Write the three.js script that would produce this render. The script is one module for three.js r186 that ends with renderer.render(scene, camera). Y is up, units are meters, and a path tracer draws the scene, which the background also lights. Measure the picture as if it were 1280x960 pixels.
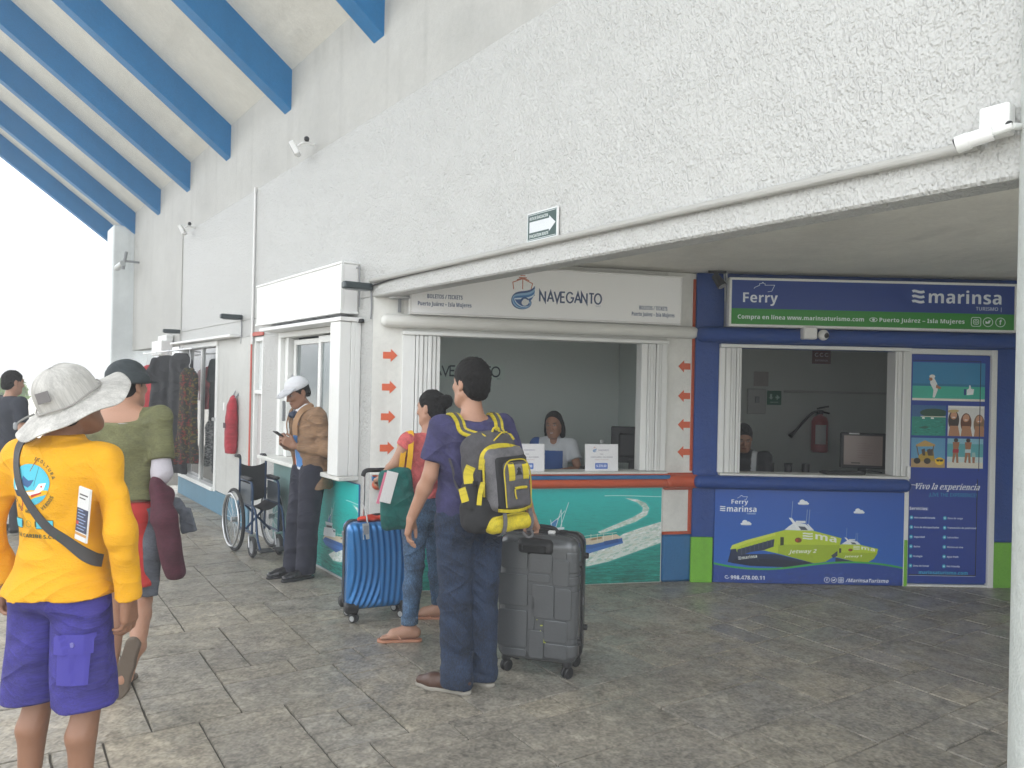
import * as THREE from 'three';
import { mergeGeometries } from 'three/addons/utils/BufferGeometryUtils.js';
import { ImprovedNoise } from 'three/addons/math/ImprovedNoise.js';

// ---------------------------------------------------------------- camera, sky, sun, exposure
const scene = new THREE.Scene();
const camera = new THREE.PerspectiveCamera(53.13, 4 / 3, 0.05, 1200);
camera.position.set(0, 1.65, 0);
camera.rotation.set(0.002, 0, 0.022);
const renderer = new THREE.WebGLRenderer({ antialias: true });
renderer.toneMapping = THREE.LinearToneMapping;
renderer.toneMappingExposure = 2.5;
renderer.shadowMap.enabled = true;
{
  const W = 256, H = 128, data = new Float32Array(W * H * 4);
  for (let y = 0; y < H; y++) for (let x = 0; x < W; x++) {
    const el = ((y + 0.5) / H - 0.5) * Math.PI, s = Math.sin(el), i = (y * W + x) * 4;
    const L = s > 0 ? 1.7 - 0.95 * s : 0.7;
    data[i] = L * 0.97; data[i + 1] = L * 1.0; data[i + 2] = L * 1.03; data[i + 3] = 1;
  }
  const sky = new THREE.DataTexture(data, W, H, THREE.RGBAFormat, THREE.FloatType);
  sky.mapping = THREE.EquirectangularReflectionMapping; sky.magFilter = THREE.LinearFilter; sky.wrapS = THREE.RepeatWrapping; sky.needsUpdate = true;
  scene.background = sky; scene.environment = sky;
}
const sun = new THREE.DirectionalLight(0xfff4e4, 1.3);
sun.position.set(-26, 30, -24); sun.target.position.set(-2, 0, -6);
sun.castShadow = true; sun.shadow.radius = 24; sun.shadow.mapSize.set(2048, 2048);
Object.assign(sun.shadow.camera, { left: -22, right: 22, top: 22, bottom: -22, near: 1, far: 90 });
scene.add(sun, sun.target);
scene.fog = new THREE.FogExp2(0xf6f8fa, 0.012);

// ---------------------------------------------------------------- random, noise, textures
function rng(seed) { let a = seed >>> 0; return () => { a = (a + 0x6d2b79f5) | 0; let t = Math.imul(a ^ (a >>> 15), 1 | a); t = (t + Math.imul(t ^ (t >>> 7), 61 | t)) ^ t; return ((t ^ (t >>> 14)) >>> 0) / 4294967296; }; }
const N3 = new ImprovedNoise(), noise = (x, y, z) => N3.noise(x + 31.7, y + 17.3, z + 53.1);
const { sin, cos, sqrt, abs, min, max, PI, floor: flr, hypot, atan2, exp } = Math;
const clamp = (x, a = 0, b = 1) => min(b, max(a, x)), lerp = (a, b, t) => a + (b - a) * t, smooth = (a, b, x) => { const t = clamp((x - a) / (b - a)); return t * t * (3 - 2 * t); };
// tiling value noise on a lattice of n cells
function tileNoise(seed, n, m = n) {
  const r = rng(seed), g = new Float32Array(n * m); for (let i = 0; i < n * m; i++) g[i] = r();
  return (u, v) => {
    const x = u * n, y = v * m, x0 = flr(x), y0 = flr(y), fx = x - x0, fy = y - y0, sx = fx * fx * (3 - 2 * fx), sy = fy * fy * (3 - 2 * fy);
    const a = ((x0 % n) + n) % n, b = (a + 1) % n, c = ((y0 % m) + m) % m, d = (c + 1) % m;
    return lerp(lerp(g[c * n + a], g[c * n + b], sx), lerp(g[d * n + a], g[d * n + b], sx), sy);
  };
}
function dataTex(size, f, { srgb = false, repeat = 1, gray = false } = {}) {   // f(u, v) -> [r, g, b] or a value, 0..1
  const d = new Uint8Array(size * size * 4);
  for (let y = 0; y < size; y++) for (let x = 0; x < size; x++) {
    const c = f((x + 0.5) / size, (y + 0.5) / size), i = (y * size + x) * 4;
    if (typeof c === 'number') d[i] = d[i + 1] = d[i + 2] = clamp(c) * 255; else { d[i] = clamp(c[0]) * 255; d[i + 1] = clamp(c[1]) * 255; d[i + 2] = clamp(c[2]) * 255; }
    d[i + 3] = 255;
  }
  const t = new THREE.DataTexture(d, size, size, THREE.RGBAFormat);
  t.wrapS = t.wrapT = THREE.RepeatWrapping; t.magFilter = THREE.LinearFilter; t.minFilter = THREE.LinearMipmapLinearFilter; t.generateMipmaps = true;
  if (srgb) t.colorSpace = THREE.SRGBColorSpace;
  t.repeat.set(repeat, repeat); t.needsUpdate = true; return t;
}
function canvasTex(w, h, draw) {
  const c = document.createElement('canvas'); c.width = w; c.height = h; const g = c.getContext('2d'); draw(g, w, h);
  const t = new THREE.CanvasTexture(c); t.colorSpace = THREE.SRGBColorSpace; t.anisotropy = 8; return t;
}
const rep = (t, k, l = k) => { const c = t.clone(); c.repeat.set(k, l); c.needsUpdate = true; return c; };
const C = (hex) => new THREE.Color(hex);
const lin = (r, g, b) => new THREE.Color().setRGB(r, g, b);
function mat(color, roughness = 0.7, o = {}) { return new THREE.MeshStandardMaterial({ color, roughness, ...o }); }

// stucco: blobs of thrown plaster pulled a little downwards, 2 m tile
const n1 = tileNoise(1, 190, 130), n2 = tileNoise(2, 400, 280), n3 = tileNoise(3, 24), n4 = tileNoise(4, 420);
const T = {};
T.stucco = dataTex(2048, (u, v) => { const a = n1(u, v), b = n2(u, v); const c = a * 0.55 + b * 0.45; return clamp((c - 0.2) * 1.4 * (0.8 + 0.4 * n3(u, v)) + 0.04 * n4(u, v)); }, { repeat: 0.5 });
const s1 = tileNoise(5, 6), s2 = tileNoise(6, 19), s3 = tileNoise(7, 63), s4 = tileNoise(8, 210), s5 = tileNoise(9, 40, 5);
T.plaster = dataTex(512, (u, v) => s2(u, v) * 0.35 + s3(u, v) * 0.35 + s4(u, v) * 0.3, { repeat: 0.7 });
T.dirt = dataTex(1024, (u, v) => { const k = 0.9 + 0.1 * (s1(u, v) * 0.5 + s2(u, v) * 0.3 + s3(u, v) * 0.2) - 0.05 * smooth(0.62, 0.95, s5(u, v)) * s1(u, v) - 0.03 * s4(u, v); return [k, k * 0.995, k * 0.98]; }, { srgb: true, repeat: 0.25 });
T.fine = dataTex(256, (u, v) => s3(u, v) * 0.5 + s4(u, v) * 0.5, { repeat: 2 });
const w1 = rng(77);
{
  // creases of worn cloth, 0.9 m tile: a few long ridges over a fine weave
  const c1 = tileNoise(31, 5, 4), c2 = tileNoise(32, 11, 8), c3 = tileNoise(33, 23, 15), c4 = tileNoise(34, 4), wv = rng(35), rg = (x) => (1 - abs(2 * x - 1)) ** 2;
  T.crease = dataTex(512, (u, v) => { const wx = u + 0.06 * (c4(u, v) - 0.5), wy = v + 0.10 * (c4(v, u) - 0.5), m = 0.35 + 0.65 * c4(u + 0.3, v + 0.6); return clamp((0.50 * rg(c1(wx + wy, wy)) + 0.34 * rg(c2(wx - wy, wy)) * m + 0.16 * rg(c3(wx + wy, wy * 1)) * m) * 0.93 + 0.05 * wv()); }, { repeat: 1 / 0.9 });
}
T.weave = dataTex(256, (u, v) => 0.5 + 0.25 * sin(u * 2 * PI * 64) * sin(v * 2 * PI * 64) + 0.25 * (w1() - 0.5), { repeat: 6 });

// ---------------------------------------------------------------- geometry helpers
// chamfered box with flat faces; uv in metres
function box(w, h, d, x = 0, y = 0, z = 0, c = 0.004) {
  c = min(c, w / 3, h / 3, d / 3);
  const X = w / 2, Y = h / 2, Z = d / 2, P = [], U = [];
  const v = (sx, sy, sz, ax) => [sx * (ax === 0 ? X : X - c), sy * (ax === 1 ? Y : Y - c), sz * (ax === 2 ? Z : Z - c)];
  const quad = (a, b, cc, dd) => {
    const e1 = [b[0] - a[0], b[1] - a[1], b[2] - a[2]], e2 = [cc[0] - a[0], cc[1] - a[1], cc[2] - a[2]];
    const n = [e1[1] * e2[2] - e1[2] * e2[1], e1[2] * e2[0] - e1[0] * e2[2], e1[0] * e2[1] - e1[1] * e2[0]];
    const m = [(a[0] + cc[0]), (a[1] + cc[1]), (a[2] + cc[2])];
    const q = n[0] * m[0] + n[1] * m[1] + n[2] * m[2] < 0 ? [a, dd, cc, a, cc, b] : [a, b, cc, a, cc, dd];
    const A = n.map(abs), k = A[0] > A[1] && A[0] > A[2] ? 0 : A[1] > A[2] ? 1 : 2;
    for (const p of q) { P.push(p[0] + x, p[1] + y, p[2] + z); U.push(k === 0 ? p[2] + z : p[0] + x, k === 1 ? p[2] + z : p[1] + y); }
  };
  const tri = (a, b, cc) => {
    const e1 = [b[0] - a[0], b[1] - a[1], b[2] - a[2]], e2 = [cc[0] - a[0], cc[1] - a[1], cc[2] - a[2]];
    const n = [e1[1] * e2[2] - e1[2] * e2[1], e1[2] * e2[0] - e1[0] * e2[2], e1[0] * e2[1] - e1[1] * e2[0]];
    const s = n[0] * a[0] + n[1] * a[1] + n[2] * a[2] < 0;
    for (const p of s ? [a, cc, b] : [a, b, cc]) { P.push(p[0] + x, p[1] + y, p[2] + z); U.push(p[0] + x, p[1] + y); }
  };
  for (const s of [-1, 1]) {
    quad(v(s, -1, -1, 0), v(s, 1, -1, 0), v(s, 1, 1, 0), v(s, -1, 1, 0));
    quad(v(-1, s, -1, 1), v(1, s, -1, 1), v(1, s, 1, 1), v(-1, s, 1, 1));
    quad(v(-1, -1, s, 2), v(1, -1, s, 2), v(1, 1, s, 2), v(-1, 1, s, 2));
  }
  for (const s of [-1, 1]) for (const t of [-1, 1]) {
    quad(v(s, t, -1, 0), v(s, t, 1, 0), v(s, t, 1, 1), v(s, t, -1, 1));
    quad(v(s, -1, t, 0), v(s, 1, t, 0), v(s, 1, t, 2), v(s, -1, t, 2));
    quad(v(-1, s, t, 1), v(1, s, t, 1), v(1, s, t, 2), v(-1, s, t, 2));
    for (const r of [-1, 1]) tri(v(s, t, r, 0), v(s, t, r, 1), v(s, t, r, 2));
  }
  return raw(P, U);
}
function raw(P, U) {
  const g = new THREE.BufferGeometry(); g.setAttribute('position', new THREE.Float32BufferAttribute(P, 3));
  g.setAttribute('uv', new THREE.Float32BufferAttribute(U, 2)); g.computeVertexNormals(); return g;
}
// box given by its limits
const bx = (x0, x1, y0, y1, z0, z1, c) => box(x1 - x0, y1 - y0, z1 - z0, (x0 + x1) / 2, (y0 + y1) / 2, (z0 + z1) / 2, c);
function join(list) {
  const L = list.map((g) => { const h = g.index ? g.toNonIndexed() : g.clone(); for (const k of Object.keys(h.attributes)) if (!['position', 'normal', 'uv'].includes(k)) h.deleteAttribute(k); return h; });
  return L.length === 1 ? L[0] : mergeGeometries(L);
}
const mv = (g, x = 0, y = 0, z = 0) => g.translate(x, y, z);
const V = (x, y, z) => new THREE.Vector3(x, y, z);
// rod between two points
function rod(a, b, r, r2 = r, seg = 12) {
  a = V(...a); b = V(...b); const d = b.clone().sub(a), g = new THREE.CylinderGeometry(r2, r, d.length(), seg, 1);
  g.applyQuaternion(new THREE.Quaternion().setFromUnitVectors(V(0, 1, 0), d.clone().normalize()));
  return mv(g, (a.x + b.x) / 2, (a.y + b.y) / 2, (a.z + b.z) / 2);
}
function tube(pts, r, seg = 24, rs = 8, closed = false) { return new THREE.TubeGeometry(new THREE.CatmullRomCurve3(pts.map((p) => V(...p)), closed, 'centripetal'), seg, r, rs, closed); }
// flat strip following points, lying with its width along w (vectors), given thickness
function ribbon(pts, normals, width, thick, n = 40) {
  const c = new THREE.CatmullRomCurve3(pts.map((p) => V(...p))), cn = new THREE.CatmullRomCurve3(normals.map((p) => V(...p)));
  const P = [], U = [], ring = [];
  for (let i = 0; i <= n; i++) {
    const t = i / n, p = c.getPoint(t), tg = c.getTangent(t), nn = cn.getPoint(t).normalize(), s = tg.clone().cross(nn).normalize(), m = s.clone().cross(tg).normalize();
    const w = (typeof width === 'function' ? width(t) : width) / 2, h = thick / 2;
    ring.push([[-w, -h], [w, -h], [w * 1.02, 0], [w, h], [-w, h], [-w * 1.02, 0]].map(([a, b]) => p.clone().addScaledVector(s, a).addScaledVector(m, b)));
  }
  for (let i = 0; i < n; i++) for (let k = 0; k < 6; k++) {
    const a = ring[i][k], b = ring[i][(k + 1) % 6], d = ring[i + 1][k], e = ring[i + 1][(k + 1) % 6];
    for (const q of [a, d, b, b, d, e]) { P.push(q.x, q.y, q.z); U.push(k * 0.01, i * 0.02); }
  }
  for (const [r, f] of [[ring[0], 0], [ring[n], 1]]) for (let k = 1; k < 5; k++) for (const q of f ? [r[0], r[k + 1], r[k]] : [r[0], r[k], r[k + 1]]) { P.push(q.x, q.y, q.z); U.push(0, 0); }
  return raw(P, U);
}
// textured face: a thin plate with the print on its front (z+), uv 0..1
function face(x0, x1, y0, y1, z) {
  const g = new THREE.PlaneGeometry(x1 - x0, y1 - y0); return mv(g, (x0 + x1) / 2, (y0 + y1) / 2, z);
}
function extrude(shape, depth, bevel = 0.002, steps = 12) {
  return new THREE.ExtrudeGeometry(shape, { depth: max(0.0005, depth - 2 * bevel), bevelEnabled: bevel > 0, bevelThickness: bevel, bevelSize: bevel, bevelSegments: 2, curveSegments: steps }).translate(0, 0, bevel);
}
function rrect(w, h, r) {
  const s = new THREE.Shape(), x = -w / 2, y = -h / 2;
  s.moveTo(x + r, y); s.lineTo(x + w - r, y); s.absarc(x + w - r, y + r, r, -PI / 2, 0); s.lineTo(x + w, y + h - r); s.absarc(x + w - r, y + h - r, r, 0, PI / 2);
  s.lineTo(x + r, y + h); s.absarc(x + r, y + h - r, r, PI / 2, PI); s.lineTo(x, y + r); s.absarc(x + r, y + r, r, PI, 1.5 * PI); return s;
}
function poly(pts) { const s = new THREE.Shape(); pts.forEach(([x, y], i) => (i ? s.lineTo(x, y) : s.moveTo(x, y))); s.closePath(); return s; }

// ---------------------------------------------------------------- naming and placing
const used = {};
const numbered = (n) => { const k = used[n] = (used[n] ?? -1) + 1; return k ? n + '_' + String(k).padStart(3, '0') : n; };
// frames of the three fronts: x along the front to the right, y up, z out of the wall
const FR = { L: [-1.10, -6.0, -0.9472], N: [-1.10, -6.0, 0.2274], M: [1.58, -6.58, 0.0138], W: [0, 0, 0] };
function world(fr, x, y, z) { const [ox, oz, a] = FR[fr]; return [ox + x * cos(a) + z * sin(a), y, oz - x * sin(a) + z * cos(a)]; }
function thing(name, label, category, fr, [x, y, z] = [0, 0, 0], turn = 0, group) {
  const o = new THREE.Group(); o.name = numbered(name); scene.add(o);
  o.position.set(...world(fr, x, y, z)); o.rotation.y = FR[fr][2] + turn;
  o.userData = { label, category }; if (group) o.userData.group = group; return o;
}
function part(parent, name, g, m, label, kind) {
  const o = new THREE.Mesh(Array.isArray(g) ? join(g) : g, m); o.name = name; o.castShadow = o.receiveShadow = true; parent.add(o);
  if (label) o.userData.label = label; if (kind) o.userData.kind = kind; return o;
}
function solo(name, label, category, g, m, fr, p = [0, 0, 0], turn = 0, group) {
  const o = new THREE.Mesh(Array.isArray(g) ? join(g) : g, m); o.name = numbered(name); o.castShadow = o.receiveShadow = true; scene.add(o);
  o.position.set(...world(fr, ...p)); o.rotation.y = FR[fr][2] + turn; o.userData = { label, category }; if (group) o.userData.group = group; return o;
}
function struct(name, g, m, fr = 'W') {
  const o = g ? new THREE.Mesh(Array.isArray(g) ? join(g) : g, m) : new THREE.Group(); o.name = name; o.receiveShadow = true; scene.add(o);
  o.position.set(...world(fr, 0, 0, 0)); o.rotation.y = FR[fr][2]; o.userData = { kind: 'structure' }; return o;
}
// ---------------------------------------------------------------- materials of the building
const M = {
  stucco: mat(lin(0.50, 0.503, 0.487), 0.45, { bumpMap: T.stucco, bumpScale: 0.008 }),
  smooth: mat(lin(0.49, 0.493, 0.48), 0.6, { bumpMap: T.plaster, bumpScale: 0.003, map: T.dirt }),
  white: mat(lin(0.84, 0.85, 0.83), 0.5, { bumpMap: T.plaster, bumpScale: 0.002, map: T.dirt }),
  ceil: mat(lin(0.74, 0.74, 0.71), 0.8, { bumpMap: T.plaster, bumpScale: 0.004, map: T.dirt }),
  soffit: mat(lin(0.91, 0.90, 0.85), 0.8, { bumpMap: T.plaster, bumpScale: 0.003, map: T.dirt }),
  beam: mat(lin(0.008, 0.185, 0.47), 0.55, { bumpMap: T.plaster, bumpScale: 0.004, map: T.dirt }),
  blue: mat(lin(0.006, 0.062, 0.32), 0.5, { bumpMap: T.plaster, bumpScale: 0.006, map: T.dirt }),
  midblue: mat(lin(0.02, 0.17, 0.42), 0.45, { bumpMap: T.plaster, bumpScale: 0.006, map: T.dirt }),
  orange: mat(lin(0.62, 0.10, 0.03), 0.45, { bumpMap: T.plaster, bumpScale: 0.004, map: T.dirt }),
  green: mat(lin(0.20, 0.56, 0.03), 0.5, { bumpMap: T.plaster, bumpScale: 0.006, map: T.dirt }),
  alu: mat(lin(0.78, 0.79, 0.77), 0.38, { bumpMap: T.fine, bumpScale: 0.0006 }),
  aluGrey: mat(lin(0.5, 0.52, 0.52), 0.4, { metalness: 0.3 }),
  dark: mat(lin(0.02, 0.022, 0.024), 0.45),
  black: mat(lin(0.012, 0.012, 0.013), 0.5, { bumpMap: T.fine, bumpScale: 0.001 }),
  plasticWhite: mat(lin(0.78, 0.78, 0.77), 0.4),
  grey: mat(lin(0.25, 0.26, 0.27), 0.5),
  steel: mat(lin(0.6, 0.61, 0.62), 0.28, { metalness: 0.9 }),
  room: mat(lin(0.66, 0.72, 0.68), 0.8, { bumpMap: T.plaster, bumpScale: 0.002 }),
  roomDark: mat(lin(0.56, 0.60, 0.56), 0.85, { bumpMap: T.plaster, bumpScale: 0.002 }),
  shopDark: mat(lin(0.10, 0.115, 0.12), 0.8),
  wood: mat(lin(0.12, 0.08, 0.05), 0.5),
  pave: mat(lin(0.66, 0.65, 0.61), 0.8, { map: T.dirt }),
};
const glassClear = new THREE.MeshPhysicalMaterial({ color: lin(0.93, 0.97, 0.97), roughness: 0.03, transmission: 1, thickness: 0, ior: 1.5 });
const glassBright = new THREE.MeshPhysicalMaterial({ color: lin(0.75, 0.82, 0.82), roughness: 0.06, metalness: 0.0, clearcoat: 1, clearcoatRoughness: 0.03 });

// ---------------------------------------------------------------- ground and stamped concrete floor
struct('ground', new THREE.PlaneGeometry(900, 900).rotateX(-PI / 2).translate(0, -0.03, 0), M.pave);
{
  const f1 = tileNoise(11, 9), f2 = tileNoise(12, 30), f3 = tileNoise(13, 95), f4 = tileNoise(14, 300), f5 = tileNoise(15, 14, 60), f6 = tileNoise(16, 50, 170), f7 = tileNoise(17, 700);
  const tone = dataTex(2048, (u, v) => {
    const big = f1(u, v), mid = f2(u, v), sm = f3(u, v), ti = f4(u, v), streak = f5(u, v);
    let k = 0.305 + 0.05 * (big - 0.5) + 0.05 * (mid - 0.5) + 0.09 * (sm - 0.5) + 0.13 * (ti - 0.5) + 0.05 * (streak - 0.5) + 0.20 * (f7(u, v) - 0.5);
    k += 0.06 * smooth(0.60, 0.80, mid * 0.5 + sm * 0.5) * smooth(0.45, 0.8, ti);       // worn pale scuffs
    k -= 0.04 * smooth(0.55, 0.8, f6(u, v)) * smooth(0.4, 0.7, big);
    k = clamp(k, 0.10, 0.85);
    const warm = 0.5 * mid + 0.5 * big;
    return [k * (1.09 + 0.05 * warm), k * (1.0 + 0.03 * warm), k * (0.86 - 0.05 * warm)];
  }, { repeat: 1 / 7 });
  const b1 = tileNoise(21, 14, 9), b2 = tileNoise(22, 40, 26), b3 = tileNoise(23, 110, 80), b4 = tileNoise(24, 300);
  const ridged = (x) => 1 - abs(2 * x - 1);
  const relief = dataTex(1024, (u, v) => 0.25 * ridged(b1(u, v)) + 0.32 * ridged(b2(u, v)) + 0.28 * ridged(b3(u, v)) + 0.15 * b4(u, v), { repeat: 1 / 2.3 });
  const gloss = dataTex(512, (u, v) => { const a = f2(u, v), b = f3(u, v); const g = 0.34 + 0.28 * smooth(0.3, 0.75, a * 0.6 + b * 0.4); return [1, g, 0]; }, { repeat: 1 / 5 });
  const base = { map: tone, bumpMap: relief, bumpScale: 0.0045, roughnessMap: gloss };
  const tones = [lin(0.74, 0.74, 0.74), lin(0.68, 0.68, 0.68), lin(0.80, 0.79, 0.77), lin(0.73, 0.74, 0.76)].map((c) => mat(c, 1.0, base));
  const joint = mat(lin(0.06, 0.055, 0.044), 0.9);
  const A = -0.985;                                                             // turn of the stamp pattern
  const root = struct('floor', new THREE.PlaneGeometry(20, 13).rotateX(-PI / 2).translate(-4.4, 0, 0.0).rotateY(FR.L[2]).translate(-1.1, -0.009, -6.0), joint);
  const U = 0.205, n0 = -62, n1_ = 62, occ = new Set(), r = rng(404), slabs = [], SZ = [[2, 2], [3, 2], [2, 3], [3, 3], [2, 2], [4, 2], [2, 1], [1, 2], [3, 2], [2, 4], [1, 1]];
  for (let j = n0; j < n1_; j++) for (let i = n0; i < n1_; i++) {
    if (occ.has(i * 1000 + j)) continue;
    const pick = [SZ[flr(r() * SZ.length)], SZ[flr(r() * SZ.length)], [2, 1], [1, 2], [1, 1]];
    for (const [w, h] of pick) {
      let ok = true; for (let a = 0; a < w && ok; a++) for (let b = 0; b < h; b++) if (occ.has((i + a) * 1000 + j + b)) { ok = false; break; }
      if (!ok) continue;
      for (let a = 0; a < w; a++) for (let b = 0; b < h; b++) occ.add((i + a) * 1000 + j + b);
      slabs.push([i * U, j * U, w * U, h * U]); break;
    }
  }
  const ca = cos(A), sa = sin(A), place = (x, z) => [x * ca + z * sa, -x * sa + z * ca];
  function slabGeo([x, z, w, h], rich) {
    const g = 0.003, c = 0.0045, P = [], Uv = [], ring = [[], []], top = (r() - 0.5) * 0.0022;
    const pts = []; const seg = rich ? 3 : 1;
    const corners = [[x + g, z + g], [x + w - g, z + g], [x + w - g, z + h - g], [x + g, z + h - g]];
    for (let k = 0; k < 4; k++) { const a = corners[k], b = corners[(k + 1) % 4]; for (let s = 0; s < seg; s++) { const t = s / seg, j = s ? (r() - 0.5) * 0.007 : 0; pts.push([lerp(a[0], b[0], t) + (k % 2 ? j : 0), lerp(a[1], b[1], t) + (k % 2 ? 0 : j)]); } }
    const cx = x + w / 2, cz = z + h / 2;
    for (const [px, pz] of pts) { const L = hypot(px - cx, pz - cz), s = 1 - c / L; ring[0].push([cx + (px - cx) * s, top, cz + (pz - cz) * s]); ring[1].push([px, -0.012, pz]); }
    const push = (q) => { const [X, Z] = place(q[0], q[2]); P.push(X, q[1], Z); Uv.push(X, Z); };
    const n = pts.length;
    for (let k = 0; k < n; k++) { const m = (k + 1) % n; [[cx, top, cz], ring[0][m], ring[0][k]].forEach(push); [ring[0][k], ring[0][m], ring[1][m]].forEach(push); [ring[0][k], ring[1][m], ring[1][k]].forEach(push); }
    return raw(P, Uv);
  }
  // the 300 slabs that show largest are pieces of their own
  const rated = slabs.map((s) => {
    const [X, Z] = place(s[0] + s[2] / 2, s[1] + s[3] / 2), d = -Z, u = X / max(d, 0.1);
    const hall = (Z > -6.5 || X < -1.2 + (Z + 6) * 0.72);
    const seen = d > 2.6 && d < 16 && abs(u) < 0.72 && hall;
    return [seen ? (s[2] * s[3]) / (d * d * d) : 0, s, X, Z];
  }).filter(([, , X, Z]) => { const dx = X + 1.1, dz = Z + 6, lx = dx * 0.584 + dz * 0.812, lz = -dx * 0.812 + dz * 0.584; return lx > -14 && lx < 5.4 && lz > -6.2 && lz < 6.3; }).sort((a, b) => b[0] - a[0]);
  rated.slice(0, 300).forEach(([, s], k) => part(root, numbered('floor_slab'), slabGeo(s, true), tones[flr(r() * 4)]));
  const rest = [[], [], [], []]; rated.slice(300).forEach(([, s]) => rest[flr(r() * 4)].push(slabGeo(s, false)));
  const geo = mergeGeometries(rest.map((l) => mergeGeometries(l)), true);
  part(root, 'floor_slabs', geo, tones, undefined, 'stuff');
}

// ---------------------------------------------------------------- long wall along the hall (frame L)
{
  const w = thing('terminal_wall', 'long white stucco wall running from far left to overhang above the ticket counters', 'wall', 'L');
  part(w, 'stucco_panel', [bx(-6.4, 7.5, 2.318, 3.75, -0.14, 0, 0.01), bx(-6.4, 0, 2.13, 2.317, -0.14, 0, 0.001), bx(-6.4, -6.3, 0, 2.13, -0.14, 0), bx(-2.66, -2.15, 0, 2.13, -0.14, 0), bx(-2.15, -0.42, 0, 0.86, -0.14, 0), bx(-0.42, 0, 0, 2.13, -0.14, 0.0), bx(-3.0, -2.66, 0, 0.65, -0.14, 0)], M.stucco);
  part(w, 'upper_band', [bx(-12.8, 8, 3.753, 4.9, -0.2, -0.03)], M.smooth);
  part(w, 'smooth_panel', [bx(-10.4, -6.403, 2.15, 3.75, -0.2, -0.015)], M.smooth);
  part(w, 'white_panel', [bx(-4.35, -3.003, 0.27, 2.127, -0.14, 0.012)], mat(lin(0.6, 0.61, 0.6), 0.5, { bumpMap: T.plaster, bumpScale: 0.002, map: T.dirt }));
  part(w, 'painted_base', [bx(-6.3, -4.353, 0, 0.25, -0.2, 0.02), bx(-4.35, -3.003, 0, 0.267, -0.14, 0.022)], mat(lin(0.11, 0.25, 0.36), 0.6, { bumpMap: T.plaster, bumpScale: 0.004, map: T.dirt }), 'faded blue painted base of the wall');
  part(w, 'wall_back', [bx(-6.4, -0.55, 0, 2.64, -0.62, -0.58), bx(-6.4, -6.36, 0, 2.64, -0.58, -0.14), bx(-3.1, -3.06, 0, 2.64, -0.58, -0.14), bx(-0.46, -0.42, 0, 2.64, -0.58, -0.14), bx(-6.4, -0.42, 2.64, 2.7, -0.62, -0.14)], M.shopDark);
  // joint strip over the stucco
  part(w, 'trim_strip', [bx(-6.44, -6.39, 2.15, 3.75, -0.01, 0.015)], M.smooth);
  const pl = thing('pillar', 'tall pale pillar at the far open end of the hall under the last beams', 'pillar', 'L', [-10.9, 0, -0.05]);
  part(pl, 'shaft', box(0.75, 4.5, 0.75, 0, 2.25, 0, 0.02), mat(lin(0.80, 0.85, 0.88), 0.6, { bumpMap: T.plaster, bumpScale: 0.003, map: T.dirt }));
  part(pl, 'base_block', box(0.85, 0.25, 0.85, 0, 0.125, 0, 0.02), M.midblue);
}
// white round column near the camera at the right
{
  const p = thing('column', 'thick white round column at the right edge under the overhang', 'column', 'L', [4.725, 0, -0.09]);
  const g = new THREE.CylinderGeometry(0.235, 0.235, 4.7, 56, 1).translate(0, 2.35, 0); const u = g.attributes.uv; for (let i = 0; i < u.count; i++) u.setXY(i, u.getX(i) * 1.5, u.getY(i) * 4.7);
  part(p, 'shaft', g, mat(lin(0.62, 0.66, 0.65), 0.6, { bumpMap: T.plaster, bumpScale: 0.006, map: T.dirt }));
  part(p, 'base_ring', new THREE.CylinderGeometry(0.25, 0.25, 0.3, 56).translate(0, 0.15, 0), M.midblue);
}
// soffit over the counters and the booth rooms
{
  const s = new THREE.Shape(); [[-0.99, 6.07], [-3.0, 8.9], [4.9, 8.9], [4.9, -0.6], [3.62, -0.36]].forEach(([x, z], i) => (i ? s.lineTo(x, z) : s.moveTo(x, z)));
  const g = new THREE.ExtrudeGeometry(s, { depth: 0.15, bevelEnabled: false }).rotateX(-PI / 2).translate(0, 2.655, 0);
  solo('soffit', 'flat white ceiling slab over the recess in front of the ticket counters', 'soffit', g, M.soffit, 'W');
}
// right side wall of the recess, behind the column
solo('side_wall', 'white wall closing the recess beside the blue ticket booth behind the column', 'wall', [bx(3.0, 3.14, 0, 2.65, -2.4, 3.6)], M.white, 'M');

// ---------------------------------------------------------------- roof with blue beams
{
  const rf = thing('roof', 'steep white ceiling on blue painted beams above the hall', 'roof', 'L');
  const RZ = 4.7, SL = 0.75, Y0 = 4.36, D = 0.42;
  const prism = (pts, x0, x1) => { const s = poly(pts.map(([z, y]) => [-z, y])); return new THREE.ExtrudeGeometry(s, { depth: x1 - x0, bevelEnabled: false }).rotateY(PI / 2).translate(x0, 0, 0); };
  const yb = Y0 + D, top = yb + SL * RZ;
  part(rf, 'ceiling_panel', prism([[-0.35, yb - SL * 0.35], [RZ, top], [RZ, top + 0.2], [-0.35, yb - SL * 0.35 + 0.2]], -12.9, 4.7), M.ceil);
  part(rf, 'ridge_board', bx(-12.9, 4.7, top - 0.25, top + 0.25, RZ + 0.004, RZ + 0.2), M.ceil);
  for (const x of [-12.55, -10.55, -8.3, -6.28, -4.25, -2.13, -0.06, 2.0, 4.05]) {
    part(rf, 'beam', prism([[-0.03, Y0], [RZ, Y0 + SL * RZ], [RZ, top], [-0.03, yb - 0.02]], x - 0.09, x + 0.09), M.beam);
  }
}
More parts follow.
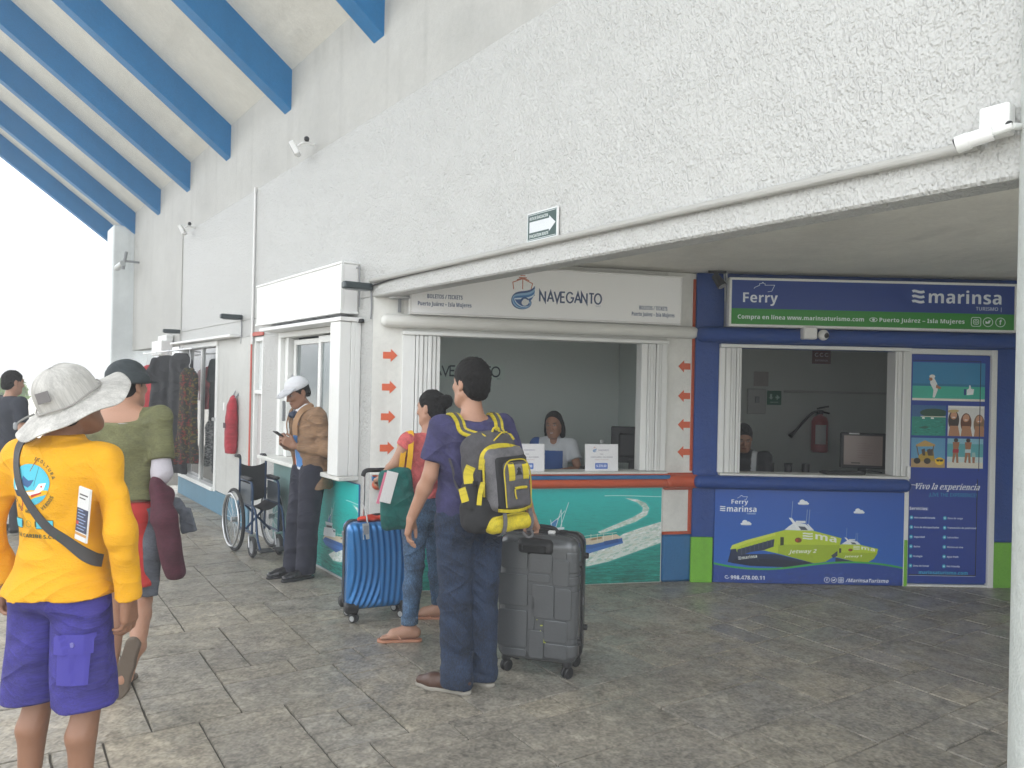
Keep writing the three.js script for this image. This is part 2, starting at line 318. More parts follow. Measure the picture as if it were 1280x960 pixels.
// ---------------------------------------------------------------- prints, drawn as flat pictures
function strokeText(g, txt, x, y, h, w, lw) {                                  // plain geometric capitals from strokes
  g.lineWidth = lw; g.lineCap = 'butt'; g.lineJoin = 'miter'; let X = x;
  const S = { N: [[0, 1, 0, 0, 0.8, 1, 0.8, 0]], A: [[0, 1, 0.45, 0, 0.9, 1], [0.2, 0.66, 0.7, 0.66]], V: [[0, 0, 0.42, 1, 0.84, 0]], E: [[0.6, 0, 0, 0, 0, 1, 0.6, 1], [0, 0.48, 0.52, 0.48]], T: [[0, 0, 0.72, 0], [0.36, 0, 0.36, 1]] };
  const adv = { N: 1.12, A: 1.0, V: 0.95, E: 0.85, G: 1.22, T: 0.84, O: 1.2 };
  for (const c of txt) {
    g.beginPath();
    if (c === 'O') g.ellipse(X + 0.5 * w, y + h / 2, 0.5 * w, h / 2, 0, 0, 7);
    else if (c === 'G') { g.ellipse(X + 0.5 * w, y + h / 2, 0.5 * w, h / 2, 0, -0.7, -PI * 2 + 0.05, true); g.lineTo(X + 0.62 * w, y + h * 0.52); }
    else for (const l of S[c]) for (let i = 0; i < l.length; i += 2) (i ? g.lineTo : g.moveTo).call(g, X + l[i] * w, y + l[i + 1] * h);
    g.stroke(); X += adv[c] * w;
  }
  return X;
}
function shapePath(g, pts, fill, stroke, lw = 2) { g.beginPath(); pts.forEach(([x, y], i) => (i ? g.lineTo(x, y) : g.moveTo(x, y))); if (fill) { g.closePath(); g.fillStyle = fill; g.fill(); } if (stroke) { g.strokeStyle = stroke; g.lineWidth = lw; g.stroke(); } }
function fitText(g, t, x, y, w, align = 'left') { g.save(); g.textAlign = 'left'; const m = g.measureText(t).width; g.translate(align === 'center' ? x - w / 2 : x, y); g.scale(w / m, 1); g.fillText(t, 0, 0); g.restore(); }
function speckle(g, w, h, seed, n, fn) { const r = rng(seed); for (let i = 0; i < n; i++) fn(r() * w, r() * h, r, g); }
function waveMark(g, x, y, w, h, col) {                                        // three wavy bars
  g.strokeStyle = col; g.lineWidth = h * 0.2; for (let k = 0; k < 3; k++) { const Y = y + h * (0.12 + 0.38 * k); g.beginPath(); g.moveTo(x, Y); g.bezierCurveTo(x + w * 0.3, Y - h * 0.16, x + w * 0.5, Y + h * 0.16, x + w, Y - h * 0.02); g.stroke(); }
}
function shipLine(g, x, y, s, col, lw) {                                       // outline of a small ship over the word
  g.strokeStyle = col; g.lineWidth = lw; g.beginPath();
  [[0, 30], [4, 24], [24, 14], [24, 6], [36, 4], [36, 0], [40, 0], [40, 4], [48, 6], [48, 13], [90, 12], [78, 40], [60, 44]].forEach(([a, b], i) => (i ? g.lineTo(x + a * s, y + b * s) : g.moveTo(x + a * s, y + b * s))); g.stroke();
}
function navLogo(g, x, y, s) {                                                 // hull in thin orange lines over blue waves
  g.save(); g.translate(x, y); g.scale(s, s);
  g.strokeStyle = '#b5532f'; g.lineWidth = 3; g.lineJoin = 'round'; g.beginPath(); g.moveTo(18, 62); g.lineTo(14, 34); g.lineTo(54, 18); g.lineTo(94, 36); g.lineTo(88, 60); g.moveTo(54, 18); g.lineTo(54, 60); g.moveTo(38, 14); g.lineTo(70, 14); g.moveTo(44, 6); g.lineTo(64, 6); g.moveTo(30, 24); g.lineTo(54, 14); g.lineTo(80, 25); g.stroke();
  const wave = (c, d) => { g.fillStyle = c; g.beginPath(); g.moveTo(104, 44 + d); g.bezierCurveTo(84, 74 + d * 0.8, 52, 62 + d, 26, 76 + d * 0.7); g.bezierCurveTo(0 + d * 0.5, 92, 4 + d * 0.6, 132 - d * 0.3, 40 + d * 0.4, 140 - d * 0.3); g.bezierCurveTo(78, 146 - d * 0.4, 100 - d * 0.2, 122, 88 - d * 0.2, 104 + d * 0.2); g.bezierCurveTo(100, 92, 104, 70, 104, 44 + d); g.fill(); };
  wave('#2b4f86', 0); wave('#8fb7d8', 9); wave('#3d78b5', 20); wave('#d5e4ee', 30); wave('#2f5d9b', 38);
  g.fillStyle = '#dfe2e2'; g.beginPath(); g.ellipse(66, 112, 16, 13, -0.6, 0, 7); g.fill();
  g.strokeStyle = '#2b4f86'; g.lineWidth = 6; g.beginPath(); g.arc(64, 112, 17, 2.4, 5.6); g.stroke();
  g.restore();
}
function socials(g, xs, y, r, col, lw) {
  g.strokeStyle = g.fillStyle = col; g.lineWidth = lw;
  for (const [k, x] of xs) {
    g.beginPath(); if (k === 'i') g.roundRect(x - r, y - r, 2 * r, 2 * r, r * 0.4); else g.arc(x, y, r, 0, 7); g.stroke(); g.beginPath();
    if (k === 'i') { g.roundRect(x - r * 0.55, y - r * 0.55, r * 1.1, r * 1.1, r * 0.3); g.stroke(); g.beginPath(); g.arc(x, y, r * 0.27, 0, 7); g.stroke(); }
    if (k === 'f') { g.font = 'bold ' + r * 1.5 + 'px sans-serif'; g.textAlign = 'center'; g.fillText('f', x, y + r * 0.55); g.textAlign = 'left'; }
    if (k === 't') { g.moveTo(x - r * .6, y - r * .3); g.lineTo(x, y); g.lineTo(x + r * .1, y - r * .4); g.lineTo(x + r * .6, y - r * .4); g.lineTo(x + r * .3, y + r * .3); g.lineTo(x - r * .5, y + r * .4); g.fill(); }
  }
}
const PR = {};
function wear(g, w, h, seed, n = 60) {                                           // scuffs, scratches and grime on the printed vinyl
  const r = rng(seed); g.save(); g.setTransform(1, 0, 0, 1, 0, 0);
  for (let i = 0; i < n; i++) { const x = r() * w, y = h * (1 - r() * r()), a = r() * 6.3, l = (6 + 60 * r() * r()) * w / 1200; g.strokeStyle = r() < 0.6 ? 'rgba(235,240,240,' + (0.06 + 0.22 * r()) + ')' : 'rgba(20,24,26,' + (0.06 + 0.16 * r()) + ')'; g.lineWidth = 0.7 + 1.6 * r(); g.beginPath(); g.moveTo(x, y); g.quadraticCurveTo(x + cos(a) * l * 0.5 + 4 * r(), y + sin(a) * l * 0.5, x + cos(a) * l, y + sin(a) * l); g.stroke(); }
  for (let i = 0; i < n * 2; i++) { g.fillStyle = 'rgba(60,56,48,' + (0.03 + 0.08 * r()) + ')'; g.beginPath(); g.ellipse(r() * w, h - r() * r() * h * 0.22, (3 + 22 * r()) * w / 1200, (2 + 7 * r()) * w / 1200, 0, 0, 7); g.fill(); }
  g.restore();
}
PR.navSign = canvasTex(1536, 264, (g, w, h) => {
  g.fillStyle = '#f7f8f8'; g.fillRect(0, 0, w, h); const k = 1536 / 1082, Y = (a) => h - a * k;
  g.fillStyle = '#33466f'; g.font = '600 30px sans-serif';
  for (const [x, a, b, ww] of [[125, 56, 27, 205], [966, 50, 24, 185]]) { fitText(g, 'BOLETOS / TICKETS', x * k, Y(a), ww * 0.66 * k, 'center'); fitText(g, 'Puerto Juárez – Isla Mujeres', x * k, Y(b), ww * k, 'center'); }
  navLogo(g, 372 * k, Y(167), 0.98 * k);
  g.strokeStyle = '#31476f'; strokeText(g, 'NAVEGANTO', 494 * k, Y(104), 40 * k, 27.6 * k, 6.2 * k); g.fillStyle = '#8d97a6'; g.font = '14px sans-serif'; g.fillText('S.A.S', 722 * k, Y(52));
});
PR.navWall = canvasTex(1024, 160, (g, w, h) => {
  g.fillStyle = '#d8dedb'; g.fillRect(0, 0, w, h); g.strokeStyle = '#12303a'; strokeText(g, 'NAVEGANTO', 18, 26, 96, 104, 15); g.fillStyle = '#4d6a70'; g.font = '22px sans-serif'; g.fillText('S.A.S', 930, 150);
});
PR.marSign = canvasTex(1536, 256, (g, w, h) => {
  const k = w / 1133, ky = h / 180; g.fillStyle = '#123a8a'; g.fillRect(0, 0, w, h); g.fillStyle = '#248a24'; g.fillRect(0, 116 * ky, w, h);
  g.fillStyle = '#e2e8ee'; g.font = 'bold 78px sans-serif'; fitText(g, 'Ferry', 40 * k, 90 * ky, 144 * k); shipLine(g, 88 * k, 8 * ky, 1.24, '#e2e8ee', 3.2);
  g.font = 'bold 102px sans-serif'; fitText(g, 'marinsa', 782 * k, 76 * ky, 304 * k); waveMark(g, 722 * k, 24 * ky, 48 * k, 54 * ky, '#e2e8ee');
  g.font = '27px sans-serif'; fitText(g, 'TURISMO |', 978 * k, 102 * ky, 108 * k);
  g.font = '600 34px sans-serif'; fitText(g, 'Compra en línea www.marinsaturismo.com', 24 * k, 158 * ky, 508 * k); fitText(g, 'Puerto Juárez – Isla Mujeres', 590 * k, 158 * ky, 345 * k);
  g.beginPath(); g.ellipse(568 * k, 150 * ky, 15 * k, 8 * ky, 0, 0, 7); g.lineWidth = 4; g.strokeStyle = '#e2e8ee'; g.stroke(); g.beginPath(); g.arc(568 * k, 150 * ky, 6 * k, 0, 7); g.fill();
  socials(g, [['i', 980 * k], ['t', 1028 * k], ['f', 1078 * k]], 149 * ky, 19 * k, '#e2e8ee', 4);
});
function sea(g, w, h, seed, top, bot) {
  const gr = g.createLinearGradient(0, 0, 0, h); gr.addColorStop(0, top); gr.addColorStop(1, bot); g.fillStyle = gr; g.fillRect(0, 0, w, h);
  speckle(g, w, h, seed, 6500, (x, y, r) => { const d = y / h; g.strokeStyle = r() < 0.5 ? 'rgba(0,62,66,' + (0.08 + 0.30 * d * r()) + ')' : 'rgba(80,220,205,' + (0.07 + 0.20 * d * r()) + ')'; g.lineWidth = 1 + 4.5 * d * r(); const l = (8 + 46 * r()) * (0.4 + 1.2 * d); g.beginPath(); g.moveTo(x, y); g.quadraticCurveTo(x + l / 2, y - 3 * d - 1, x + l, y + (r() - 0.5) * 5); g.stroke(); });
}
function foam(g, pts, seed, n = 900) {
  g.save(); g.beginPath(); pts.forEach(([x, y], i) => (i ? g.lineTo(x, y) : g.moveTo(x, y))); g.closePath(); g.fillStyle = '#d8e2db'; g.shadowColor = 'rgba(216,232,226,0.9)'; g.shadowBlur = 14; g.fill(); g.shadowBlur = 0; g.clip();
  const X = pts.map((p) => p[0]), Y = pts.map((p) => p[1]), x0 = min(...X), y0 = min(...Y), r = rng(seed);
  for (let i = 0; i < n; i++) { g.fillStyle = ['rgba(255,255,255,.5)', 'rgba(150,190,170,.45)', 'rgba(196,206,186,.5)', 'rgba(90,165,150,.28)'][flr(r() * 4)]; g.beginPath(); g.ellipse(x0 + r() * (max(...X) - x0), y0 + r() * (max(...Y) - y0), 5 + 18 * r(), 2 + 5 * r(), -0.25, 0, 7); g.fill(); }
  g.restore();
}
// the ferry at sea, in units of 1/5.33 of a photographed pixel
function ferryPicture(g, w, h, seed, tf, worn) {
  sea(g, w, h, seed, '#1fc4c0', '#0a7c6c'); g.save(); tf(g);
  g.strokeStyle = 'rgba(226,240,236,.75)'; g.lineWidth = 6; g.beginPath(); g.moveTo(600, 196); g.bezierCurveTo(720, 190, 860, 205, 1200, 212); g.stroke();
  foam(g, [[740, 212], [830, 224], [890, 250], [915, 285], [900, 330], [820, 375], [700, 415], [580, 452], [560, 440], [700, 385], [800, 345], [865, 310], [872, 280], [830, 244]], seed + 1, 500);
  foam(g, [[500, 668], [640, 640], [820, 582], [1000, 524], [1400, 430], [1400, 260], [1000, 380], [860, 418], [735, 458], [620, 530], [420, 592], [260, 650], [360, 680]], seed + 2, 1400);
  const P = (p, c, s, lw) => shapePath(g, p, c, s, lw);
  P([[120, 560], [180, 590], [420, 610], [520, 578], [735, 520], [728, 484], [520, 525], [180, 530]], '#2f62a8'); P([[120, 556], [180, 530], [520, 524], [728, 484], [690, 458], [430, 486], [170, 500]], '#d3c6ad');
  P([[120, 556], [520, 552], [735, 508], [735, 520], [520, 578], [180, 590]], '#3f74bb');
  P([[130, 520], [150, 455], [330, 448], [400, 470], [395, 500], [200, 520]], '#e6ebec'); P([[180, 432], [320, 418], [336, 446], [190, 458]], '#eef2f3'); P([[190, 436], [316, 424], [322, 440], [196, 452]], '#26323c');
  P([[170, 410], [330, 402], [330, 416], [176, 430]], '#dfe7ec'); P([[215, 400], [262, 352], [290, 352], [276, 404]], '#3c7fb8'); P([[340, 440], [395, 440], [400, 474], [340, 476]], '#dbe1e2'); P([[345, 452], [393, 451], [395, 462], [346, 464]], '#56606a');
  for (const [a, b, c, d] of [[272, 404, 306, 284], [300, 410, 356, 236], [306, 284, 312, 404], [236, 380, 300, 330], [282, 352, 330, 292], [246, 404, 236, 350]]) P([[a, b], [c, d]], null, '#e8eef0', 4);
  P([[505, 486], [585, 472], [588, 484], [508, 498]], '#9a7b4f'); for (const x of [440, 512, 556, 600, 660]) P([[x, 500], [x, 452]], null, '#ece7da', 3); P([[430, 470], [690, 446]], null, '#e8e4da', 3); P([[600, 505], [700, 488], [704, 512], [610, 530]], '#24508f');
  g.restore(); wear(g, w, h, 500 + worn);
}
PR.navMural = canvasTex(1536, 540, (g, w, h) => ferryPicture(g, w, h, 3, (q) => { q.scale(w / (343 * 5.33), h / (121 * 5.33)); q.translate((640 - 485) * 5.33, -146); }, 1));
PR.wallMural = canvasTex(1024, 512, (g, w, h) => ferryPicture(g, w, h, 9, (q) => { q.scale(0.75, 0.72); q.translate(520, -60); }, 2));
PR.marMural = canvasTex(1280, 640, (g, w, h) => {
  g.scale(w / 1205, h / 620); g.translate(-10, -40); const P = (p, c, s, lw) => shapePath(g, p, c, s, lw);
  const gr = g.createLinearGradient(0, 40, 0, 560); gr.addColorStop(0, '#1a55b2'); gr.addColorStop(1, '#2666c0'); g.fillStyle = gr; g.fillRect(0, 0, 1300, 760);
  for (const [x, y] of [[536, 132], [892, 184], [174, 276]]) { g.fillStyle = '#eef2f6'; g.beginPath(); g.ellipse(x + 36, y - 8, 36, 10, 0, 0, 7); g.ellipse(x + 28, y - 20, 17, 14, 0, 0, 7); g.ellipse(x + 50, y - 14, 14, 10, 0, 0, 7); g.fill(); g.fillStyle = '#c3cad3'; g.fillRect(x + 4, y - 3, 64, 4); }
  g.fillStyle = '#f0f3f6'; g.font = 'bold 40px sans-serif'; fitText(g, 'Ferry', 110, 136, 110); shipLine(g, 152, 78, 0.7, '#f0f3f6', 2.5); g.font = 'bold 54px sans-serif'; fitText(g, 'marinsa', 82, 188, 196); waveMark(g, 42, 152, 34, 34, '#f0f3f6'); g.font = '13px sans-serif'; fitText(g, 'TURISMO', 212, 204, 58);
  const ship = (big) => {
    P([[98, 525], [120, 432], [160, 424], [160, 470], [400, 466], [640, 520], [470, 552], [240, 548]], '#1d2c4c'); P([[150, 500], [420, 500], [640, 523], [470, 552], [240, 548], [120, 530]], '#16213a');
    P([[112, 440], [125, 412], [210, 378], [395, 322], [470, 300], [640, 306], [820, 352], [808, 400], [780, 470], [720, 512], [648, 522], [415, 462], [330, 444], [300, 444], [160, 470], [150, 436]], '#bcd32b');
    P([[415, 462], [420, 402], [815, 398], [780, 470], [720, 512], [648, 522]], '#a4bd1f'); P([[112, 440], [125, 412], [210, 378], [395, 322], [400, 340], [220, 396], [150, 430]], '#cfe052');
    P([[158, 440], [392, 366], [388, 416], [330, 440], [240, 456], [158, 486]], '#2c3850'); for (let x = 185; x < 380; x += 27) P([[x, 436 - (x - 158) * 0.32], [x, 486 - (x - 158) * 0.36]], null, '#55637c', 3);
    P([[430, 352], [452, 352], [452, 405], [430, 408]], '#2d3a1c'); g.fillStyle = '#7a4a1e'; g.beginPath(); g.ellipse(544, 370, 22, 17, 0, 0, 7); g.fill(); g.fillStyle = '#b83a1e'; g.beginPath(); g.ellipse(536, 372, 8, 9, 0, 0, 7); g.fill();
    P([[455, 303], [480, 280], [520, 250], [590, 262], [640, 304], [560, 306]], '#e8eef0'); P([[520, 276], [585, 280], [604, 302], [545, 302]], '#4d5a68'); P([[480, 222], [500, 222], [560, 300], [540, 304]], '#f0f4f5'); P([[525, 240], [588, 240], [588, 256], [525, 256]], '#dfe6e8');
    for (const [a, b, c] of [[498, 230, 110], [592, 262, 165], [608, 270, 165]]) P([[a, b], [a + 6, c]], null, '#b9c7d2', 2.5); P([[600, 262], [640, 304]], null, '#eef2f3', 7);
    waveMark(g, 572, 320, 64, 44, '#eef3e6'); g.save(); g.translate(645, 358); g.transform(1, 0.17, 0, 1, 0, 0); g.fillStyle = '#eef3e6'; g.font = 'bold 62px sans-serif'; if (big) fitText(g, 'ma', 0, 0, 150); else fitText(g, 'ma', 0, 0, 150); g.restore();
    g.fillStyle = '#eef3e6'; g.font = 'italic 600 34px sans-serif'; g.save(); g.translate(488, 460); g.rotate(-0.05); fitText(g, big ? 'Jetway 2' : 'Jetway 1', 0, 0, 172); g.restore(); g.save(); g.translate(168, 508); g.rotate(-0.14); g.font = 'bold 30px sans-serif'; waveMark(g, -2, -20, 18, 20, '#e8edf2'); fitText(g, 'marinsa', 18, 0, 102); g.restore();
  };
  g.save(); g.translate(530, 222); g.scale(0.64, 0.56); g.beginPath(); g.rect(395, 0, 640, 700); g.clip(); ship(false); g.restore(); ship(true);
  P([[756, 470], [796, 436], [796, 470], [770, 486]], '#24304a');
  const wave = (o) => { g.beginPath(); g.moveTo(0, 530 + o); g.bezierCurveTo(150, 566 + o, 330, 580 + o, 520, 548 + o); g.bezierCurveTo(760, 508 + o, 960, 486 + o, 1230, 545 + o); };
  wave(6); g.lineTo(1230, 800); g.lineTo(0, 800); g.closePath(); g.fillStyle = '#26479a'; g.fill(); wave(2); g.strokeStyle = '#3fae49'; g.lineWidth = 12; g.stroke();
  speckle(g, 1230, 90, 5, 26, (x, y, r) => { g.fillStyle = 'rgba(120,150,215,.10)'; g.fillRect(x, 575 + y, 18, 14 + 10 * r()); });
  g.fillStyle = '#eef1f5'; g.font = 'bold 36px sans-serif'; fitText(g, '998.478.00.11', 118, 640, 222); g.strokeStyle = '#eef1f5'; g.lineWidth = 4; g.beginPath(); g.arc(96, 618, 16, 0.6, 2.6); g.stroke(); g.beginPath(); g.arc(92, 626, 10, 3.4, 5.6); g.stroke();
  socials(g, [['f', 732], ['t', 776], ['i', 821]], 632, 17, '#eef1f5', 3.5); g.fillStyle = '#eef1f5'; g.font = 'italic bold 34px sans-serif'; fitText(g, '/MarinsaTurismo', 850, 644, 274); wear(g, w, h, 601, 70);
});
PR.marDoor = canvasTex(768, 2048, (g, w, h) => {                                // 0.69 m x 1.96 m
  const kx = w / 0.69, ky = h / 1.96, X = (x) => (x - 1.85) * kx, Y = (y) => (1.995 - y) * ky, P = (p, c, s, lw) => shapePath(g, p, c, s, lw);
  g.fillStyle = '#1d3f9a'; g.fillRect(0, 0, w, h); g.fillStyle = 'rgba(10,20,60,.13)'; for (let x = 0; x < w; x += 14) g.fillRect(x, h * 0.55, 4, h * 0.45);
  const pic = (x0, x1, y0, y1, f) => { g.save(); g.beginPath(); g.rect(X(x0), Y(y1), X(x1) - X(x0), Y(y0) - Y(y1)); g.clip(); g.translate(X(x0), Y(y1)); g.scale((X(x1) - X(x0)) / 100, (Y(y0) - Y(y1)) / 100); f(); g.restore(); };
  const beach = (sky, seaC, hz) => { g.fillStyle = sky; g.fillRect(0, 0, 100, 100); g.fillStyle = seaC; g.fillRect(0, hz, 100, 100); };
  const skin = '#a9714c';
  pic(1.87, 2.50, 1.60, 1.93, () => { beach('#2d87b6', '#3fb8a0', 58); g.fillStyle = '#1b77a0'; g.fillRect(0, 56, 100, 6); g.fillStyle = '#e8e4d8'; g.fillRect(0, 94, 100, 6); P([[25, 40], [29, 38], [34, 56], [35, 72], [31, 92], [28, 92], [29, 72], [24, 54]], '#e9ebea'); P([[33, 58], [40, 66], [38, 70], [32, 66]], skin); g.fillStyle = '#eceae4'; g.beginPath(); g.ellipse(27, 37, 4, 5, 0, 0, 7); g.fill(); g.fillStyle = skin; g.beginPath(); g.ellipse(25, 44, 2.5, 4, 0, 0, 7); g.fill(); P([[71, 68], [74, 68], [74, 84], [71, 84]], '#27408a'); P([[75, 70], [78, 66], [78, 58], [80, 58], [81, 67], [85, 68], [84, 82], [75, 84]], '#f3f5f5'); });
  pic(1.87, 2.165, 1.298, 1.56, () => { beach('#35679a', '#1f8f7e', 38); g.fillStyle = '#27503f'; g.beginPath(); g.ellipse(64, 25, 40, 14, 0, 0, 7); g.fill(); g.fillStyle = '#d9d4bf'; g.fillRect(26, 36, 74, 3); g.fillStyle = '#f4f4f0'; g.fillRect(30, 40, 8, 5); g.fillRect(56, 40, 9, 5); speckle(g, 100, 55, 4, 60, (x, y, r) => { g.fillStyle = r() < .5 ? 'rgba(20,70,60,.4)' : 'rgba(110,200,180,.35)'; g.fillRect(x, 45 + y, 8, 1.6); }); P([[20, 74], [40, 68], [52, 72], [40, 78]], '#2f6457'); });
  pic(2.183, 2.50, 1.298, 1.56, () => { g.fillStyle = '#e3e4e0'; g.fillRect(0, 0, 100, 100); for (const [x, y, hc] of [[16, 32, '#3a2a22'], [50, 40, '#6b3d24'], [86, 44, '#8a6a4a']]) { g.fillStyle = hc; g.beginPath(); g.ellipse(x, y + 16, 15, 32, 0, 0, 7); g.fill(); P([[x - 14, 100], [x - 10, 66], [x + 12, 66], [x + 18, 100]], '#b98560'); g.fillStyle = '#cf9a78'; g.beginPath(); g.ellipse(x, y, 9, 13, 0.1, 0, 7); g.fill(); g.fillStyle = '#fff'; g.fillRect(x - 4, y + 5, 8, 2); } g.fillStyle = '#c9b27a'; g.beginPath(); g.ellipse(14, 18, 16, 5, -0.1, 0, 7); g.fill(); g.fillStyle = '#f2f2ee'; g.fillRect(0, 0, 100, 7); });
  pic(1.87, 2.165, 1.023, 1.278, () => { beach('#5f9ec4', '#b99a68', 70); P([[14, 24], [40, 8], [70, 22], [70, 28], [14, 30]], '#c7a25a'); P([[22, 60], [40, 46], [66, 46], [70, 78], [20, 80]], '#b39535'); for (const x of [34, 50, 58]) P([[x, 60], [x - 4, 40], [x + 6, 36], [x + 8, 60]], '#4a3d33'); g.fillStyle = '#2d261e'; for (const x of [18, 48]) { g.beginPath(); g.arc(x, 78, 10, 0, 7); g.fill(); } g.fillStyle = '#f2c81f'; g.beginPath(); g.arc(84, 78, 13, 0, 7); g.fill(); P([[74, 72], [95, 72], [93, 79], [86, 79], [84, 75], [82, 79], [76, 79]], '#1b1b1b'); P([[16, 28], [22, 60]], null, '#6b5a40', 3); P([[66, 26], [62, 60]], null, '#6b5a40', 3); });
  pic(2.183, 2.495, 1.023, 1.278, () => { beach('#8fc3d4', '#5fb0b8', 18); g.fillStyle = '#cfe0de'; g.fillRect(0, 62, 100, 38); g.fillStyle = '#e2ded0'; g.fillRect(0, 80, 100, 20); for (const [x, c] of [[24, '#b3263a'], [58, '#bfd3d8']]) { g.fillStyle = '#3a2a20'; g.beginPath(); g.ellipse(x, 6, 6, 7, 0, 0, 7); g.fill(); P([[x - 9, 12], [x + 10, 12], [x + 6, 40], [x + 8, 82], [x + 2, 82], [x, 50], [x - 5, 82], [x - 10, 80], [x - 7, 40]], skin); P([[x - 8, 36], [x + 8, 36], [x + 8, 48], [x - 9, 48]], c); } P([[70, 46], [78, 46], [80, 62], [68, 62]], '#9fc4c0'); P([[70, 62], [78, 62], [77, 82], [71, 82]], skin); });
  g.strokeStyle = '#0e1836'; g.lineWidth = 7; P([[X(2.46), Y(1.95)], [X(2.46), Y(1.0)]], null, '#0e1836', 7); P([[X(1.87), Y(1.945)], [X(2.46), Y(1.945)]], null, '#13224e', 6); P([[X(2.45), Y(0.93)], [X(2.45), Y(0.1)], [X(1.87), Y(0.1)]], null, '#10131f', 8); P([[X(1.87), Y(0.092)], [X(2.45), Y(0.092)]], null, '#b9c0cc', 5);
  g.fillStyle = '#eef1f6'; g.save(); g.translate(X(1.90), Y(0.835)); g.transform(1, 0, -0.18, 1, 0, 0); g.font = 'italic bold 74px serif'; fitText(g, 'Vivo la experiencia', 0, 0, 0.57 * kx); g.restore(); P([[X(1.86), Y(0.873)], [X(1.95), Y(0.868)]], null, '#eef1f6', 6);
  g.fillStyle = '#2fa3c4'; g.font = '46px sans-serif'; fitText(g, '¡LIVE THE EXPERIENCE!', X(2.03), Y(0.775), 0.42 * kx);
  g.fillStyle = '#eef1f6'; g.font = 'bold 40px sans-serif'; fitText(g, 'Servicios:', X(1.865), Y(0.655), 0.165 * kx);
  const rows = [['Aire acondicionado', 'Zona de carga'], ['Área de discapacitados', 'Transmisión de publicidad'], ['Seguridad', 'Salvavidas'], ['Baños', 'Música en vivo'], ['Ecología', 'Agua fresh'], ['Zona de fumar', 'Pet Friendly']];
  rows.forEach((r, i) => r.forEach((t, k) => { const x = X(1.885 + 0.29 * k), y = Y(0.59 - 0.083 * i); g.fillStyle = '#37b3d3'; g.beginPath(); g.arc(x, y, 17, 0, 7); g.fill(); g.fillStyle = '#e9f5fa'; g.beginPath(); g.arc(x, y, 6, 0, 7); g.fill(); g.fillStyle = '#dfe5ef'; g.font = '600 22px sans-serif'; g.fillText(t, x + 26, y + 8); }));
  g.fillStyle = '#39b4d4'; g.font = 'bold 42px sans-serif'; fitText(g, 'marinsaturismo.com', X(1.955), Y(0.105) , 0.43 * kx); wear(g, w, h, 602, 50);
});
PR.exit = canvasTex(512, 420, (g, w, h) => {
  g.fillStyle = '#c9cfcf'; g.fillRect(0, 0, w, h); g.fillStyle = '#1f3f3c'; g.fillRect(14, 14, w - 28, h - 28); g.fillStyle = '#cfd4d4'; g.fillRect(24, 24, w - 48, 8); g.fillRect(24, h - 32, w - 48, 8);
  shapePath(g, [[40, 130], [380, 130], [380, 96], [486, 212], [380, 326], [380, 292], [40, 292]], '#cdd1d4'); g.fillStyle = '#cfd5d2'; g.font = 'bold 62px sans-serif'; fitText(g, 'RUTA DE EVACUACION', 40, 104, 320); fitText(g, 'EVACUATION ROUTE', 40, 366, 330);
});
PR.card = canvasTex(512, 410, (g, w, h) => {
  g.fillStyle = '#e4e4e6'; g.fillRect(0, 0, w, h); navLogo(g, 110, 34, 0.62); g.strokeStyle = '#8c8aa0'; strokeText(g, 'NAVEGANTO', 205, 80, 20, 18, 3); g.fillStyle = '#7d7a8c'; g.font = 'bold 22px sans-serif'; fitText(g, 'Precio', 256, 158, 50, 'center'); fitText(g, 'PUERTO JUÁREZ – ISLA MUJERES', 256, 205, 350, 'center'); g.fillStyle = '#b99; '; g.font = '18px sans-serif'; fitText(g, 'viaje redondo', 256, 240, 220, 'center'); g.fillStyle = '#4a6fc0'; g.beginPath(); g.roundRect(150, 290, 200, 92, 14); g.fill(); g.fillStyle = '#e8ecf6'; g.font = 'bold 54px sans-serif'; fitText(g, '$ 270.00', 250, 354, 160, 'center');
});
PR.extSign = canvasTex(256, 192, (g, w, h) => { g.fillStyle = '#6a1d1d'; g.fillRect(0, 0, w, h); g.strokeStyle = '#d5c8c8'; g.lineWidth = 10; for (const x of [60, 130, 200]) { g.beginPath(); g.arc(x, 66, 24, 0.5, 5.4); g.stroke(); } g.fillStyle = '#d5c8c8'; g.font = 'bold 34px sans-serif'; fitText(g, 'EXTINTOR', 128, 160, 180, 'center'); });
PR.exitSmall = canvasTex(256, 256, (g, w, h) => { g.fillStyle = '#0d6b4d'; g.fillRect(0, 0, w, h); const P = (p) => shapePath(g, p, '#b9d8cc'); P([[48, 60], [86, 60], [86, 120], [108, 120], [68, 164], [26, 120], [48, 120]]); P([[150, 104], [172, 104], [172, 66], [232, 120], [172, 172], [172, 136], [150, 136]]); g.fillStyle = '#b9d8cc'; g.font = 'bold 30px sans-serif'; fitText(g, 'SALIDA', 128, 222, 150, 'center'); });
PR.screen = canvasTex(256, 200, (g, w, h) => { g.fillStyle = '#8a7b74'; g.fillRect(0, 0, w, h); g.fillStyle = 'rgba(110,80,80,.35)'; for (let i = 0; i < 7; i++) g.fillRect(90, 50 + i * 16, 60 + (i * 37) % 50, 4); g.fillStyle = '#3b3230'; g.fillRect(50, 182, 60, 8); });
const printMat = (t, r = 0.35) => new THREE.MeshStandardMaterial({ map: t, roughness: r });
